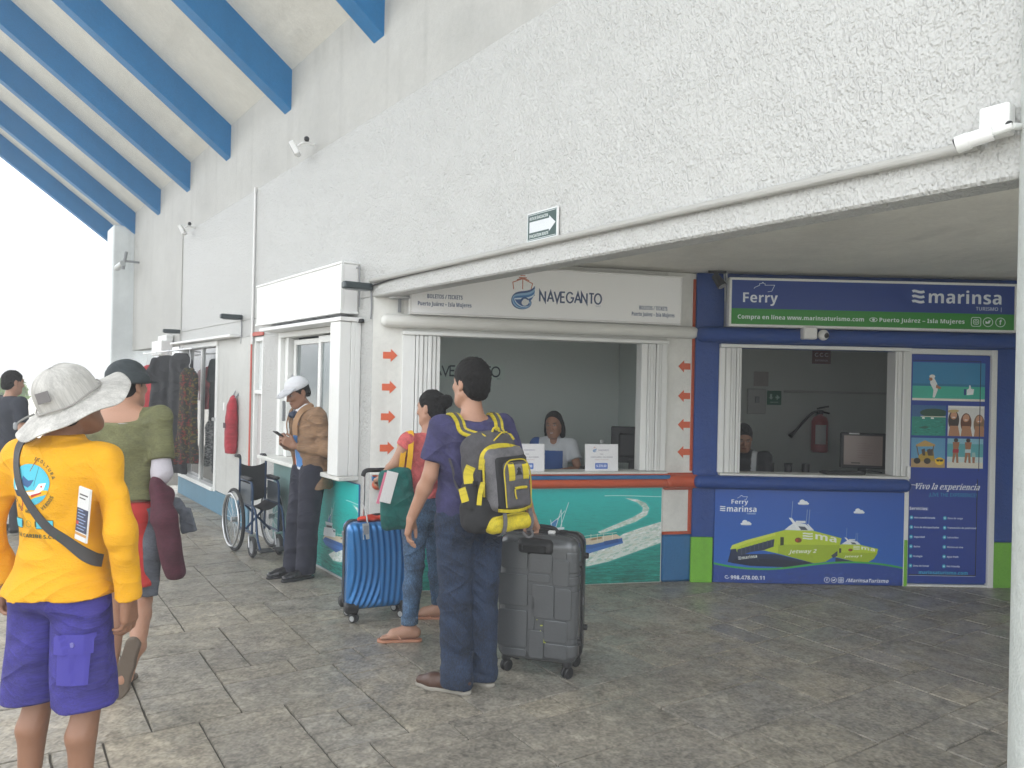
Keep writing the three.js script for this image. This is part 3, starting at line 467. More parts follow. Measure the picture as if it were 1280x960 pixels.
// ---------------------------------------------------------------- ticket booth with the orange counter (frame N)
function shutter(parent, x0, x1, y0, y1, z0, z1, wide = 0.45) {                 // folded accordion shutter: a stack of narrow slats beside a wide leaf
  const n = 4, w = (x1 - x0), a = w * wide; part(parent, 'shutter_leaf', bx(x0, x0 + a, y0, y1, z0, z1, 0.006), M.alu);
  for (let k = 0; k < n; k++) { const s = (w - a) / n, xa = x0 + a + s * k; part(parent, 'shutter_slat', bx(xa + 0.003, xa + s - 0.001, y0, y1, z0, z1 - (k % 2 ? 0.012 : 0.0), 0.004), M.alu); }
}
const roll = (x0, x1, y, z, r, m0 = 24) => new THREE.CapsuleGeometry(r, x1 - x0 - 2 * r, 6, m0, 1).rotateZ(PI / 2).translate((x0 + x1) / 2, y, z);
{
  const b = thing('ticket_booth', 'white ticket booth with orange counter and wide open service window', 'ticket booth', 'N');
  part(b, 'wall', [bx(0.003, 0.24, 0.82, 2.65, -0.14, 0), bx(2.47, 2.75, 0.43, 2.65, -0.14, 0), bx(0.24, 2.47, 2.06, 2.65, -0.14, 0), bx(0.003, 2.47, 0, 0.82, -0.14, 0)], M.white);
  part(b, 'pilaster_base', bx(2.473, 2.75, 0, 0.406, -0.14, 0.014, 0.02), M.midblue);
  part(b, 'orange_border', [bx(2.705, 2.748, 0.43, 0.79, -0.1, 0.008), bx(2.473, 2.752, 0.406, 0.43, -0.1, 0.008), bx(2.712, 2.748, 0.95, 2.6, -0.1, 0.008)], M.orange);
  part(b, 'top_moulding', roll(0.06, 2.74, 2.135, 0.05, 0.052), M.white);
  const c = part(b, 'counter', bx(0.01, 2.47, 0.936, 0.952, -0.145, 0.1, 0.005), M.white);
  part(c, 'counter_edge', [roll(0.02, 2.5, 0.857, 0.05, 0.041), bx(0.02, 2.5, 0.925, 0.935, -0.02, 0.094)], M.orange);
  part(c, 'counter_band', bx(0.02, 2.5, 0.89, 0.924, -0.02, 0.086), M.midblue);
  part(c, 'counter_end', [roll(2.45, 2.80, 0.865, 0.04, 0.058), bx(2.47, 2.75, 0.79, 0.935, -0.1, 0.03, 0.01)], M.orange);
  const f = part(b, 'window_frame', [bx(0.235, 2.475, 2.03, 2.06, -0.12, 0.055), bx(0.235, 0.335, 0.953, 2.03, -0.12, 0.03), bx(2.42, 2.475, 0.953, 2.03, -0.12, 0.03)], M.alu);
  shutter(f, 0.34, 0.50, 0.955, 2.028, -0.10, 0.045, 0.15); part(f, 'shutter_leaf', bx(0.503, 0.535, 0.955, 2.028, -0.10, 0.02), M.alu);
  part(f, 'shutter_leaf', bx(2.245, 2.30, 0.955, 2.028, -0.10, 0.02), M.alu); shutter(f, 2.302, 2.418, 0.955, 2.028, -0.1, 0.05, 0.1);
  // room behind the window
  part(b, 'room_wall', [bx(0.3, 3.2, 0, 2.654, -1.82, -1.75), bx(2.72, 2.76, 0, 2.654, -1.75, -0.14)], M.room);
  part(b, 'room_wall', mv(box(0.05, 2.654, 1.66, 0, 1.327, 0).rotateY(-0.15), 0.5, 0, -0.95), mat(lin(0.45, 0.57, 0.58), 0.8));
  part(b, 'room_lettering', face(0.595, 1.45, 1.70, 1.865, -1.748), new THREE.MeshStandardMaterial({ map: PR.navWall, roughness: 0.8, color: lin(0.92, 1.0, 0.95) }));
  part(b, 'desk', [bx(0.6, 2.7, 0.785, 0.825, -0.98, -0.3), bx(0.6, 2.7, 0.1, 0.785, -0.34, -0.3)], M.dark);

  const s = thing('sign_board', 'long white sign board with blue wave logo above the orange ticket counter', 'sign', 'N', [0, 0, 0.002]);
  part(s, 'panel_box', bx(0.28, 2.545, 2.195, 2.59, 0, 0.115, 0.006), M.alu);
  part(s, 'rim', [bx(0.272, 2.553, 2.187, 2.203, 0, 0.124), bx(0.272, 2.553, 2.582, 2.598, 0, 0.124), bx(0.272, 0.288, 2.204, 2.581, 0, 0.124), bx(2.537, 2.553, 2.204, 2.581, 0, 0.124)], M.plasticWhite);
  part(s, 'print', face(0.288, 2.537, 2.203, 2.582, 0.1185), printMat(PR.navSign));
  const mu = thing('sea_mural', 'printed panel of a ferry on teal sea under the orange counter', 'mural', 'N', [0, 0, 0.002]);
  part(mu, 'backing', bx(0.10, 2.462, 0.006, 0.812, 0, 0.008, 0.002), M.plasticWhite); part(mu, 'print', face(0.12, 2.456, 0.01, 0.806, 0.0095), printMat(PR.navMural, 0.4));
  // orange arrows
  const ar = (d) => extrude(poly([[-0.055 * d, 0.026], [0.005 * d, 0.026], [0.005 * d, 0.05], [0.056 * d, 0], [0.005 * d, -0.05], [0.005 * d, -0.026], [-0.055 * d, -0.026]]), 0.004, 0.0008), ra = ar(1), la = ar(-1), am = mat(lin(0.68, 0.12, 0.04), 0.45);
  const ord = ['topmost', 'second from top', 'third from top', 'lowest'];
  [1.866, 1.616, 1.383, 1.138].forEach((y, k) => solo('arrow_sticker', 'orange arrow pointing right, ' + ord[k] + ' in the column left of the service window', 'arrow', ra, am, 'N', [0.142 - k * 0.003, y, 0.001], 0, 'orange arrows beside the ticket window'));
  [1.847, 1.593, 1.346, 1.112].forEach((y, k) => solo('arrow_sticker', 'orange arrow pointing left, ' + ord[k] + ' in the column right of the service window', 'arrow', la, am, 'N', [2.645 + k * 0.003, y, 0.001], 0, 'orange arrows beside the ticket window'));
  const lamp = thing('round_lamp', 'small round grey disc lamp at the left end of the white sign board', 'lamp', 'N', [0.205, 2.315, 0.0]);
  part(lamp, 'bracket', bx(-0.012, 0.012, -0.11, 0.01, 0.002, 0.03), M.grey); part(lamp, 'disc', new THREE.CylinderGeometry(0.075, 0.085, 0.035, 32).translate(0, 0.012, 0.08), M.aluGrey); part(lamp, 'rim', new THREE.TorusGeometry(0.082, 0.008, 8, 32).rotateX(PI / 2).translate(0, -0.004, 0.08), M.steel);
}
// ---------------------------------------------------------------- blue ticket booth (frame M)
{
  const b = thing('ticket_booth', 'dark blue ticket booth with green base and open service window', 'ticket booth', 'M');
  part(b, 'wall', [bx(-0.012, 0.36, 0.39, 2.65, -0.14, 0), bx(0.36, 1.82, 2.015, 2.65, -0.14, 0), bx(0.36, 1.82, 0, 0.9, -0.14, 0), bx(1.82, 2.59, 2.045, 2.65, -0.14, 0), bx(2.59, 3.0, 0.392, 2.65, -0.14, 0), bx(-0.02, 0.36, 0, 0.39, -0.14, -0.01)], M.blue);
  part(b, 'green_base', bx(-0.02, 0.168, 0, 0.387, -0.14, 0.006), M.green); part(b, 'green_base', bx(2.592, 3.0, 0, 0.389, -0.14, 0.006), M.green);
  part(b, 'green_strip', bx(1.814, 1.842, 0.003, 0.4, -0.01, 0.02), M.green);
  part(b, 'top_moulding', roll(-0.02, 2.98, 2.122, 0.05, 0.066), M.blue);
  part(b, 'counter_moulding', roll(-0.02, 1.84, 0.868, 0.05, 0.056), M.blue);
  part(b, 'counter', bx(0.2, 1.82, 0.925, 0.945, -0.145, 0.06), M.white);
  const f = part(b, 'window_frame', [bx(0.19, 1.83, 2.016, 2.046, -0.12, 0.05), bx(0.19, 0.24, 0.946, 2.015, -0.12, 0.02)], M.alu);
  shutter(f, 0.242, 0.378, 0.948, 2.014, -0.1, 0.045, 0.3); shutter(f, 1.69, 1.80, 0.948, 2.014, -0.1, 0.05, 0.18);
  const d = part(b, 'door', bx(1.848, 2.535, 0.02, 1.998, -0.06, -0.012), M.blue); part(d, 'door_print', face(1.85, 2.54, 0.035, 1.995, -0.010), printMat(PR.marDoor, 0.32));
  part(d, 'door_frame', [bx(1.808, 1.848, 0, 2.045, -0.1, 0.014), bx(2.54, 2.59, 0, 2.045, -0.1, 0.018), bx(1.848, 2.54, 1.999, 2.045, -0.1, 0.014), bx(1.848, 2.54, 0, 0.018, -0.1, 0.01)], M.alu); part(d, 'lock', box(0.03, 0.11, 0.03, 1.828, 0.98, 0.03, 0.006), M.plasticWhite);
  part(b, 'room_wall', [bx(-0.02, 3.0, 0, 2.654, -2.36, -2.3), bx(-0.06, -0.02, 0, 2.654, -2.3, -0.14), bx(2.96, 3.0, 0, 2.654, -2.3, -0.14)], M.roomDark);
  part(b, 'desk', bx(0.1, 2.9, 0.76, 0.80, -1.1, -0.15), M.dark);

  const s = thing('sign_board', 'blue and green sign board with white lettering above the blue booth', 'sign', 'M', [0, 0, 0.002]);
  part(s, 'panel_box', bx(0.222, 2.632, 2.192, 2.588, 0, 0.168, 0.004), M.aluGrey);
  part(s, 'rim', [bx(0.215, 2.64, 2.185, 2.206, 0.1, 0.176), bx(0.215, 2.64, 2.574, 2.595, 0.1, 0.176), bx(0.215, 0.236, 2.207, 2.573, 0.1, 0.176), bx(2.619, 2.64, 2.207, 2.573, 0.1, 0.176)], M.alu);
  part(s, 'print', face(0.236, 2.619, 2.206, 2.574, 0.1705), printMat(PR.marSign));
  const mu = thing('ferry_mural', 'blue printed panel with two lime green ferries under the blue counter', 'mural', 'M', [0, 0, 0.002]);
  part(mu, 'backing', bx(0.175, 1.81, 0.006, 0.806, 0, 0.01, 0.002), M.blue); part(mu, 'print', face(0.178, 1.807, 0.009, 0.803, 0.0115), printMat(PR.marMural, 0.32));
  const cam = thing('motion_camera', 'white box with round dome camera under the blue and green sign', 'camera', 'M', [0.93, 2.135, 0.115]);
  part(cam, 'junction_box', box(0.115, 0.105, 0.09, -0.03, 0.01, 0.03, 0.01), M.plasticWhite); part(cam, 'dome', new THREE.SphereGeometry(0.045, 24, 16).translate(0.085, -0.005, 0.05), M.plasticWhite); part(cam, 'lens', new THREE.SphereGeometry(0.024, 16, 12).translate(0.095, -0.01, 0.08), M.black);
  const sp = thing('spot_lamp', 'small black spotlight under the soffit at the left end of the blue sign', 'lamp', 'M', [0.1, 2.6, 0.12]);
  part(sp, 'arm', [rod([-0.05, 0.045, 0], [0.1, 0.045, 0], 0.012), rod([0.0, 0.04, 0], [0.02, -0.02, 0.03], 0.01)], M.black); part(sp, 'head', rod([0.0, 0.01, 0.02], [0.05, -0.085, 0.07], 0.032, 0.04), M.dark); part(sp, 'lens', rod([0.0495, -0.084, 0.0695], [0.051, -0.087, 0.071], 0.034), M.steel);
  part(sp, 'bracket', [rod([0.1, 0.045, 0], [0.13, -0.12, -0.02], 0.008), rod([0.09, 0.045, -0.02], [0.12, -0.2, -0.06], 0.006)], M.aluGrey);
}
// ---------------------------------------------------------------- fittings on the long wall (frame L)
{
  const s = thing('exit_sign', 'small green evacuation route sign with pale arrow on the white overhang', 'sign', 'L', [2.158, 2.54, 0.012]);
  part(s, 'plate', box(0.275, 0.165, 0.012, 0, 0, 0, 0.002), M.plasticWhite); part(s, 'print', face(-0.134, 0.134, -0.079, 0.079, 0.0068), printMat(PR.exit, 0.5));
  solo('conduit', 'white conduit pipe running along the lower edge of the overhang', 'pipe', [new THREE.CylinderGeometry(0.018, 0.018, 4.4, 14).rotateZ(PI / 2).translate(2.2, 0, 0)], M.smooth, 'L', [0, 2.441, 0.022]);
  const cm = thing('security_camera', 'white bullet camera with box at the right end of the conduit beside the column', 'camera', 'L', [4.45, 2.44, 0.0]);
  part(cm, 'junction_box', box(0.085, 0.095, 0.05, 0.005, 0.055, 0.03, 0.005), M.plasticWhite);
  part(cm, 'body', rod([-0.06, 0.0, 0.085], [0.01, 0.012, 0.07], 0.024, 0.024, 24), M.plasticWhite); part(cm, 'hood', rod([-0.085, -0.007, 0.09], [-0.05, 0.001, 0.083], 0.027, 0.027, 24), M.alu); part(cm, 'lens', rod([-0.087, -0.0075, 0.0904], [-0.083, -0.006, 0.09], 0.022, 0.022, 24), M.black);
  part(cm, 'arm', [rod([0.01, 0.012, 0.07], [0.06, 0.022, 0.06], 0.012, 0.011), rod([0.06, 0.022, 0.06], [0.08, 0.025, 0.0], 0.010)], M.alu); part(cm, 'knob', new THREE.SphereGeometry(0.011, 12, 8).translate(0.05, 0.03, 0.058), M.dark);
  solo('conduit', 'thin white vertical conduit on the stucco left of the white box unit', 'pipe', new THREE.CylinderGeometry(0.014, 0.014, 1.72, 10), M.plasticWhite, 'L', [-2.99, 2.9, 0.016]);
  solo('cable', 'thin black cable from the dark bar lamp along the stucco corner', 'cable', tube([[-0.04, 2.39, 0.03], [0.12, 2.41, 0.012], [0.5, 2.425, 0.012], [1.2, 2.428, 0.012]], 0.006, 30, 6), M.black, 'L');

  // white box unit over the window
  const u = thing('box_unit', 'large white box unit mounted over the sliding window by the man in the cap', 'box unit', 'L', [0, 0, 0.002]);
  part(u, 'housing', bx(-2.42, -0.26, 2.205, 2.605, 0, 0.15, 0.012), M.plasticWhite);
  part(u, 'trim', [bx(-2.425, -0.255, 2.198, 2.222, 0.135, 0.16), bx(-2.425, -0.255, 2.592, 2.614, 0.135, 0.16), bx(-0.278, -0.253, 2.223, 2.591, 0.135, 0.16), bx(-0.275, -0.253, 2.597, 2.612, 0, 0.134), bx(-0.275, -0.253, 2.198, 2.218, 0, 0.134)], M.alu);
  for (let k = 0; k < 6; k++) part(u, 'vent_slat', box(0.2, 0.012, 0.08, -1.98 + k * 0.3, 2.196, 0.07, 0.003), M.grey);
  part(u, 'hook', tube([[-0.25, 2.57, 0.03], [-0.2, 2.56, 0.03], [-0.19, 2.4, 0.03], [-0.2, 2.25, 0.02]], 0.007), M.grey);
  // sliding window under it
  const w = thing('sliding_window', 'white framed sliding service window beside the man in the cap', 'window', 'L');
  part(w, 'frame', [bx(-2.15, -0.42, 2.075, 2.128, -0.12, 0.012), bx(-2.15, -2.07, 0.9, 2.074, -0.12, 0.012), bx(-2.07, -1.97, 0.9, 2.074, -0.12, -0.03), bx(-1.97, -1.92, 0.9, 2.074, -0.12, -0.01), bx(-0.47, -0.42, 0.9, 2.074, -0.12, 0.012)], M.alu);
  part(w, 'sill', bx(-2.25, -0.2, 0.862, 0.898, -0.13, 0.17, 0.006), M.white);
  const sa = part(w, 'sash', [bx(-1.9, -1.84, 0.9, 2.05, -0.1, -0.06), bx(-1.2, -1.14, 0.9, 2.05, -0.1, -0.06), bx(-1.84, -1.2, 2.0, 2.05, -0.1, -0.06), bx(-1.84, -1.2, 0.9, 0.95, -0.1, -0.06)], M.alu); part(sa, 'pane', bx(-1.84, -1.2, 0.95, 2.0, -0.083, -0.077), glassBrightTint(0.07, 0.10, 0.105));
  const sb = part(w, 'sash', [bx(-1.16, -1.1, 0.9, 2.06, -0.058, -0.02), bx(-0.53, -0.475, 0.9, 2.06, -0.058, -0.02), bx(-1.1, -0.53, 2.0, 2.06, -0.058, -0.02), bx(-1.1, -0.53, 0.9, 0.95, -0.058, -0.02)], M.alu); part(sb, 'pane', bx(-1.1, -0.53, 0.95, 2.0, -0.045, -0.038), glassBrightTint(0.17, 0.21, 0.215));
  part(w, 'handle', box(0.02, 0.2, 0.03, -1.95, 1.35, 0.01, 0.005), M.grey);
  const sh = part(w, 'folding_shutter', bx(-0.405, -0.2, 0.9, 2.13, 0.002, 0.05), M.alu);
  part(sh, 'shutter_leaf', bx(-0.4, -0.2, 0.9, 2.13, 0.0505, 0.085, 0.004), M.alu); part(sh, 'shutter_leaf', bx(-0.4, -0.203, 0.9, 2.13, 0.0865, 0.182, 0.006), M.alu);
  part(w, 'header', bx(-2.2, -0.18, 2.132, 2.165, 0.002, 0.19), M.plasticWhite);
  part(w, 'latch', box(0.05, 0.03, 0.03, -0.17, 2.14, 0.02), M.dark);
  const mu = thing('sea_mural', 'printed ferry and wake panel on the wall behind the man in the cap', 'mural', 'L', [0, 0, 0.002]);
  part(mu, 'backing', bx(-1.5, -0.15, 0.03, 0.835, 0, 0.012, 0.002), M.midblue); part(mu, 'print', face(-1.495, -0.155, 0.035, 0.83, 0.0135), printMat(PR.wallMural, 0.4));
  solo('painted_board', 'pale teal board on the wall below the window sill behind the wheelchair', 'board', bx(-2.2, -1.505, 0.03, 0.835, 0.002, 0.012, 0.002), mat(lin(0.20, 0.36, 0.36), 0.6, { map: T.dirt }), 'L');
  // dark bar lamps
  const bar = (x, y, z, n, label) => { const t = thing('bar_lamp', label, 'lamp', 'L', [x, y, 0], 0, 'dark bar lamps on the long wall'); part(t, 'head', box(0.07, 0.055, 0.24, 0, 0, 0.125, 0.010), mat(lin(0.035, 0.05, 0.055), 0.4)); part(t, 'lens', box(0.05, 0.008, 0.18, 0, -0.030, 0.13), M.grey); part(t, 'cable', tube([[0.0, -0.02, 0.01], [0.02, -0.15, 0.012], [0.01, -n, 0.012]], 0.007, 16, 6), M.grey); };
  bar(-0.02, 2.395, 0, 0.25, 'dark rectangular bar lamp beside the white box unit'); bar(-3.42, 2.36, 0, 0.3, 'dark bar lamp above the white panel with the red bag'); bar(-6.43, 2.33, 0, 0.25, 'dark bar lamp at the far end above the hanging clothes');
  // flood lamps and small camera high on the wall
  const flood = (x, y, label) => { const t = thing('flood_lamp', label, 'lamp', 'L', [x, y, 0], 0, 'small flood lamps at the top of the stucco'); part(t, 'arm', [rod([0.06, 0.02, 0.0], [0.05, 0.03, 0.1], 0.012), rod([0.05, 0.03, 0.1], [0.0, 0, 0.14], 0.01)], M.plasticWhite); part(t, 'head', box(0.12, 0.13, 0.05, 0, 0, 0, 0.008).rotateX(0.5).rotateY(-0.5).translate(-0.04, -0.02, 0.15), M.plasticWhite); part(t, 'lens', box(0.09, 0.1, 0.008, 0, 0, 0.026, 0.002).rotateX(0.5).rotateY(-0.5).translate(-0.04, -0.02, 0.15), M.grey); part(t, 'knob', new THREE.SphereGeometry(0.025, 12, 8).translate(0.06, 0.06, 0.08), M.dark); };
  flood(-1.36, 3.80, 'small white flood lamp high on the stucco above the box unit'); flood(-5.75, 3.72, 'small white flood lamp high on the far stucco edge');
  const wc = thing('wall_camera', 'small grey camera on an arm high beside the far pillar', 'camera', 'L', [-9.9, 3.7, 0]);
  part(wc, 'arm', [rod([0, 0.05, -0.02], [0, 0.05, 0.25], 0.02), rod([0, 0.22, 0.2], [0, -0.1, 0.25], 0.03)], M.grey); part(wc, 'body', rod([-0.3, -0.05, 0.3], [0.05, 0, 0.26], 0.055, 0.05), M.aluGrey);
  // narrow opening framed in red paint
  const rf = thing('red_frame_window', 'narrow window framed in red paint behind the wheelchair', 'window', 'L');
  part(rf, 'red_border', [bx(-3.045, -3.003, 0.65, 2.17, 0.002, 0.016), bx(-3.003, -2.62, 2.125, 2.17, 0.002, 0.016), bx(-3.06, -3.02, 0.2, 0.65, 0.002, 0.016)], mat(lin(0.55, 0.08, 0.05), 0.5, { map: T.dirt }));
  part(rf, 'frame', [bx(-3.0, -2.95, 0.65, 2.12, -0.1, -0.01), bx(-2.72, -2.66, 0.65, 2.12, -0.1, -0.01), bx(-2.95, -2.72, 2.07, 2.12, -0.1, -0.01), bx(-2.95, -2.72, 1.5, 1.54, -0.1, -0.01)], M.alu);
  part(rf, 'pane', bx(-2.95, -2.72, 1.54, 2.07, -0.06, -0.054), glassBrightTint(0.75, 0.78, 0.78)); part(rf, 'lower_panel', bx(-2.95, -2.72, 0.65, 1.5, -0.07, -0.05), mat(lin(0.5, 0.47, 0.46), 0.5));
  // shop window
  const sw = thing('shop_window', 'white framed shop window behind the hanging clothes', 'window', 'L');
  part(sw, 'frame', [bx(-6.3, -4.353, 2.06, 2.128, -0.12, 0.03), bx(-6.3, -6.24, 0.25, 2.06, -0.12, 0.02), bx(-4.44, -4.353, 0.25, 2.06, -0.12, 0.02), bx(-5.32, -5.26, 0.3, 2.06, -0.1, -0.02), bx(-6.24, -4.44, 0.25, 0.3, -0.12, 0.04)], M.alu);
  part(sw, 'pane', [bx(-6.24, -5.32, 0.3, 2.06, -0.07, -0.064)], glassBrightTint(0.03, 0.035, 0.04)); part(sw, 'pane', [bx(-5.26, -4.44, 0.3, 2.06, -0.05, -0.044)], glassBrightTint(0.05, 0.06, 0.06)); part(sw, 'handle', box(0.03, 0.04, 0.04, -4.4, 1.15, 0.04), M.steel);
  part(sw, 'notice', bx(-4.425, -4.37, 1.45, 1.62, 0.021, 0.024), M.plasticWhite);
  part(sw, 'ledge', bx(-6.5, -3.45, 2.135, 2.165, 0.002, 0.13), M.plasticWhite);
  const aw = thing('light_box', 'small white light box at the wall end above the passage', 'sign', 'L', [-7.2, 2.1, 0]); part(aw, 'housing', box(0.7, 0.22, 0.16, 0, 0, 0.1, 0.01), M.plasticWhite); part(aw, 'mount', bx(-0.3, 0.3, 0.111, 0.2, 0.0, 0.1), M.alu);
}
function glassBrightTint(r, g, b) { return new THREE.MeshPhysicalMaterial({ color: lin(r, g, b), roughness: 0.06, clearcoat: 1, clearcoatRoughness: 0.02 }); }
// ---------------------------------------------------------------- soft shapes: signed distance parts, joined smoothly and meshed
const smin = (a, b, k) => { if (k <= 0) return min(a, b); const h = max(k - abs(a - b), 0) / k; return min(a, b) - h * h * k * 0.25; };
const S = {
  cap(a, b, ra, rb = ra, k = 0.03) {                                           // tapered capsule
    const [ax, ay, az] = a, dx = b[0] - ax, dy = b[1] - ay, dz = b[2] - az, L = dx * dx + dy * dy + dz * dz || 1e-9;
    return { k, f: (x, y, z) => { const px = x - ax, py = y - ay, pz = z - az, h = clamp((px * dx + py * dy + pz * dz) / L); return hypot(px - dx * h, py - dy * h, pz - dz * h) - ra - (rb - ra) * h; } };
  },
  ell(c, r, k = 0.03, rot) {                                                   // ellipsoid, rot = Matrix4 of the part's own axes
    let inv; if (rot) inv = rot.clone().invert().elements;
    return { k, f: (x, y, z) => {
      let px = x - c[0], py = y - c[1], pz = z - c[2];
      if (inv) { const a = inv[0] * px + inv[4] * py + inv[8] * pz, b = inv[1] * px + inv[5] * py + inv[9] * pz, d = inv[2] * px + inv[6] * py + inv[10] * pz; px = a; py = b; pz = d; }
      const k0 = hypot(px / r[0], py / r[1], pz / r[2]), k1 = hypot(px / (r[0] * r[0]), py / (r[1] * r[1]), pz / (r[2] * r[2]));
      return k1 < 1e-6 ? -min(...r) : k0 * (k0 - 1) / k1;
    } };
  },
  loft(sec, turn = 0, k = 0.03, pw = 2) {                                      // stacked ellipses [y, cx, cz, half width, half depth]
    sec = [...sec].sort((a, b) => a[0] - b[0]); const n = sec.length, c = cos(turn), s = sin(turn);
    return { k, f: (x, y, z) => {
      const yy = clamp(y, sec[0][0], sec[n - 1][0]); let i = 0; while (i < n - 2 && yy > sec[i + 1][0]) i++;
      const A = sec[i], B = sec[i + 1], t = (yy - A[0]) / (B[0] - A[0]), u = t * t * (3 - 2 * t) * 0.6 + t * 0.4;
      const X = x - lerp(A[1], B[1], u), Z = z - lerp(A[2], B[2], u), dx = X * c - Z * s, dz = X * s + Z * c, a = lerp(A[3], B[3], u), b = lerp(A[4], B[4], u);
      let r, g; if (pw === 2) { r = hypot(dx / a, dz / b); g = hypot(dx / (a * a), dz / (b * b)); } else { const p = (abs(dx / a) ** pw + abs(dz / b) ** pw); r = p ** (1 / pw); g = hypot(abs(dx / a) ** (pw - 1) / a, abs(dz / b) ** (pw - 1) / b) * r ** (2 - pw); }
      const d = r < 0.05 ? -min(a, b) * 0.95 : (r - 1) * r / g, dy = abs(y - yy);
      return dy > 0 ? hypot(max(d, 0), dy) + (d < 0 ? 0 : 0) : max(d, max(sec[0][0] - y, y - sec[n - 1][0]));
    } };
  },
  rbox(c, h, r, k = 0.01, rot) {                                               // rounded box
    let inv; if (rot) inv = rot.clone().invert().elements;
    return { k, f: (x, y, z) => {
      let px = x - c[0], py = y - c[1], pz = z - c[2];
      if (inv) { const a = inv[0] * px + inv[4] * py + inv[8] * pz, b = inv[1] * px + inv[5] * py + inv[9] * pz, d = inv[2] * px + inv[6] * py + inv[10] * pz; px = a; py = b; pz = d; }
      const qx = abs(px) - h[0] + r, qy = abs(py) - h[1] + r, qz = abs(pz) - h[2] + r;
      return hypot(max(qx, 0), max(qy, 0), max(qz, 0)) + min(max(qx, qy, qz), 0) - r;
    } };
  },
  cut(p, point, n) { const L = hypot(...n), m = n.map((v) => v / L); return { k: p.k, f: (x, y, z) => max(p.f(x, y, z), (x - point[0]) * m[0] + (y - point[1]) * m[1] + (z - point[2]) * m[2]) }; },   // keeps the side against n
};
function evaluate(prims, mod) { return (x, y, z) => { let d = 1e3; for (const p of prims) d = smin(d, p.f(x, y, z), p.k); return mod ? mod(d, x, y, z) : d; }; }
// naive surface nets over a box, evaluated block by block
function soft(prims, [x0, x1, y0, y1, z0, z1], cell, { mod, color, skip, uv } = {}) {
  const B = 8, nx = Math.ceil((x1 - x0) / cell / B) * B + 1, ny = Math.ceil((y1 - y0) / cell / B) * B + 1, nz = Math.ceil((z1 - z0) / cell / B) * B + 1;
  const val = new Float32Array(nx * ny * nz).fill(1), at = (i, j, k) => (k * ny + j) * nx + i, full = evaluate(prims, mod), R = B * cell * 0.87;
  for (let bk = 0; bk < nz - 1; bk += B) for (let bj = 0; bj < ny - 1; bj += B) for (let bi = 0; bi < nx - 1; bi += B) {
    const cx = x0 + (bi + B / 2) * cell, cy = y0 + (bj + B / 2) * cell, cz = z0 + (bk + B / 2) * cell, ds = prims.map((p) => p.f(cx, cy, cz)), dm = min(...ds), dc = full(cx, cy, cz);
    const e = B + 1, far = abs(dc) > R * 1.5 + 0.04; let sub;
    if (!far) sub = prims.filter((p, i) => ds[i] < dm + 2.2 * R + p.k + 0.02);
    for (let k = 0; k < e; k++) for (let j = 0; j < e; j++) for (let i = 0; i < e; i++) {
      const I = at(bi + i, bj + j, bk + k); if (far) { val[I] = dc; continue; }
      const X = x0 + (bi + i) * cell, Y = y0 + (bj + j) * cell, Z = z0 + (bk + k) * cell; let d = 1e3; for (const p of sub) d = smin(d, p.f(X, Y, Z), p.k);
      val[I] = mod ? mod(d, X, Y, Z) : d;
    }
  }
  const idx = new Int32Array(nx * ny * nz).fill(-1), P = [];
  for (let k = 0; k < nz - 1; k++) for (let j = 0; j < ny - 1; j++) for (let i = 0; i < nx - 1; i++) {
    let m = 0; const v = []; for (let c = 0; c < 8; c++) { const q = val[at(i + (c & 1), j + ((c >> 1) & 1), k + (c >> 2))]; v.push(q); if (q < 0) m |= 1 << c; }
    if (m === 0 || m === 255) continue;
    let sx = 0, sy = 0, sz = 0, n = 0;
    for (const [a, b] of EDGES) { const va = v[a], vb = v[b]; if ((va < 0) === (vb < 0)) continue; const t = va / (va - vb); sx += (a & 1) + ((b & 1) - (a & 1)) * t; sy += ((a >> 1) & 1) + (((b >> 1) & 1) - ((a >> 1) & 1)) * t; sz += (a >> 2) + ((b >> 2) - (a >> 2)) * t; n++; }
    const px = x0 + (i + sx / n) * cell, py = y0 + (j + sy / n) * cell, pz = z0 + (k + sz / n) * cell;
    if (skip && skip(px, py, pz)) continue;
    idx[at(i, j, k)] = P.length / 3; P.push(px, py, pz);
  }
  const F = [], q4 = (a, b, c, d, flip) => { if (a < 0 || b < 0 || c < 0 || d < 0) return; flip ? F.push(a, c, b, a, d, c) : F.push(a, b, c, a, c, d); };
  for (let k = 1; k < nz - 1; k++) for (let j = 1; j < ny - 1; j++) for (let i = 1; i < nx - 1; i++) {
    const s = val[at(i, j, k)] < 0;
    if (s !== (val[at(i + 1, j, k)] < 0)) q4(idx[at(i, j - 1, k - 1)], idx[at(i, j, k - 1)], idx[at(i, j, k)], idx[at(i, j - 1, k)], !s);
    if (s !== (val[at(i, j + 1, k)] < 0)) q4(idx[at(i - 1, j, k - 1)], idx[at(i - 1, j, k)], idx[at(i, j, k)], idx[at(i, j, k - 1)], !s);
    if (s !== (val[at(i, j, k + 1)] < 0)) q4(idx[at(i - 1, j - 1, k)], idx[at(i, j - 1, k)], idx[at(i, j, k)], idx[at(i - 1, j, k)], !s);
  }
  const g = new THREE.BufferGeometry(); g.setAttribute('position', new THREE.Float32BufferAttribute(P, 3)); g.setIndex(F); g.computeVertexNormals();
  const U = new Float32Array(P.length / 3 * 2); for (let i = 0; i < P.length / 3; i++) { const q = uv ? uv(P[3 * i], P[3 * i + 1], P[3 * i + 2]) : [P[3 * i] * 0.86 + P[3 * i + 2] * 0.5, P[3 * i + 1]]; U[2 * i] = q[0]; U[2 * i + 1] = q[1]; }
  g.setAttribute('uv', new THREE.BufferAttribute(U, 2));
  if (color) { const c = new Float32Array(P.length); for (let i = 0; i < P.length; i += 3) c.set(color(P[i], P[i + 1], P[i + 2]), i); g.setAttribute('color', new THREE.BufferAttribute(c, 3)); }
  return g;
}
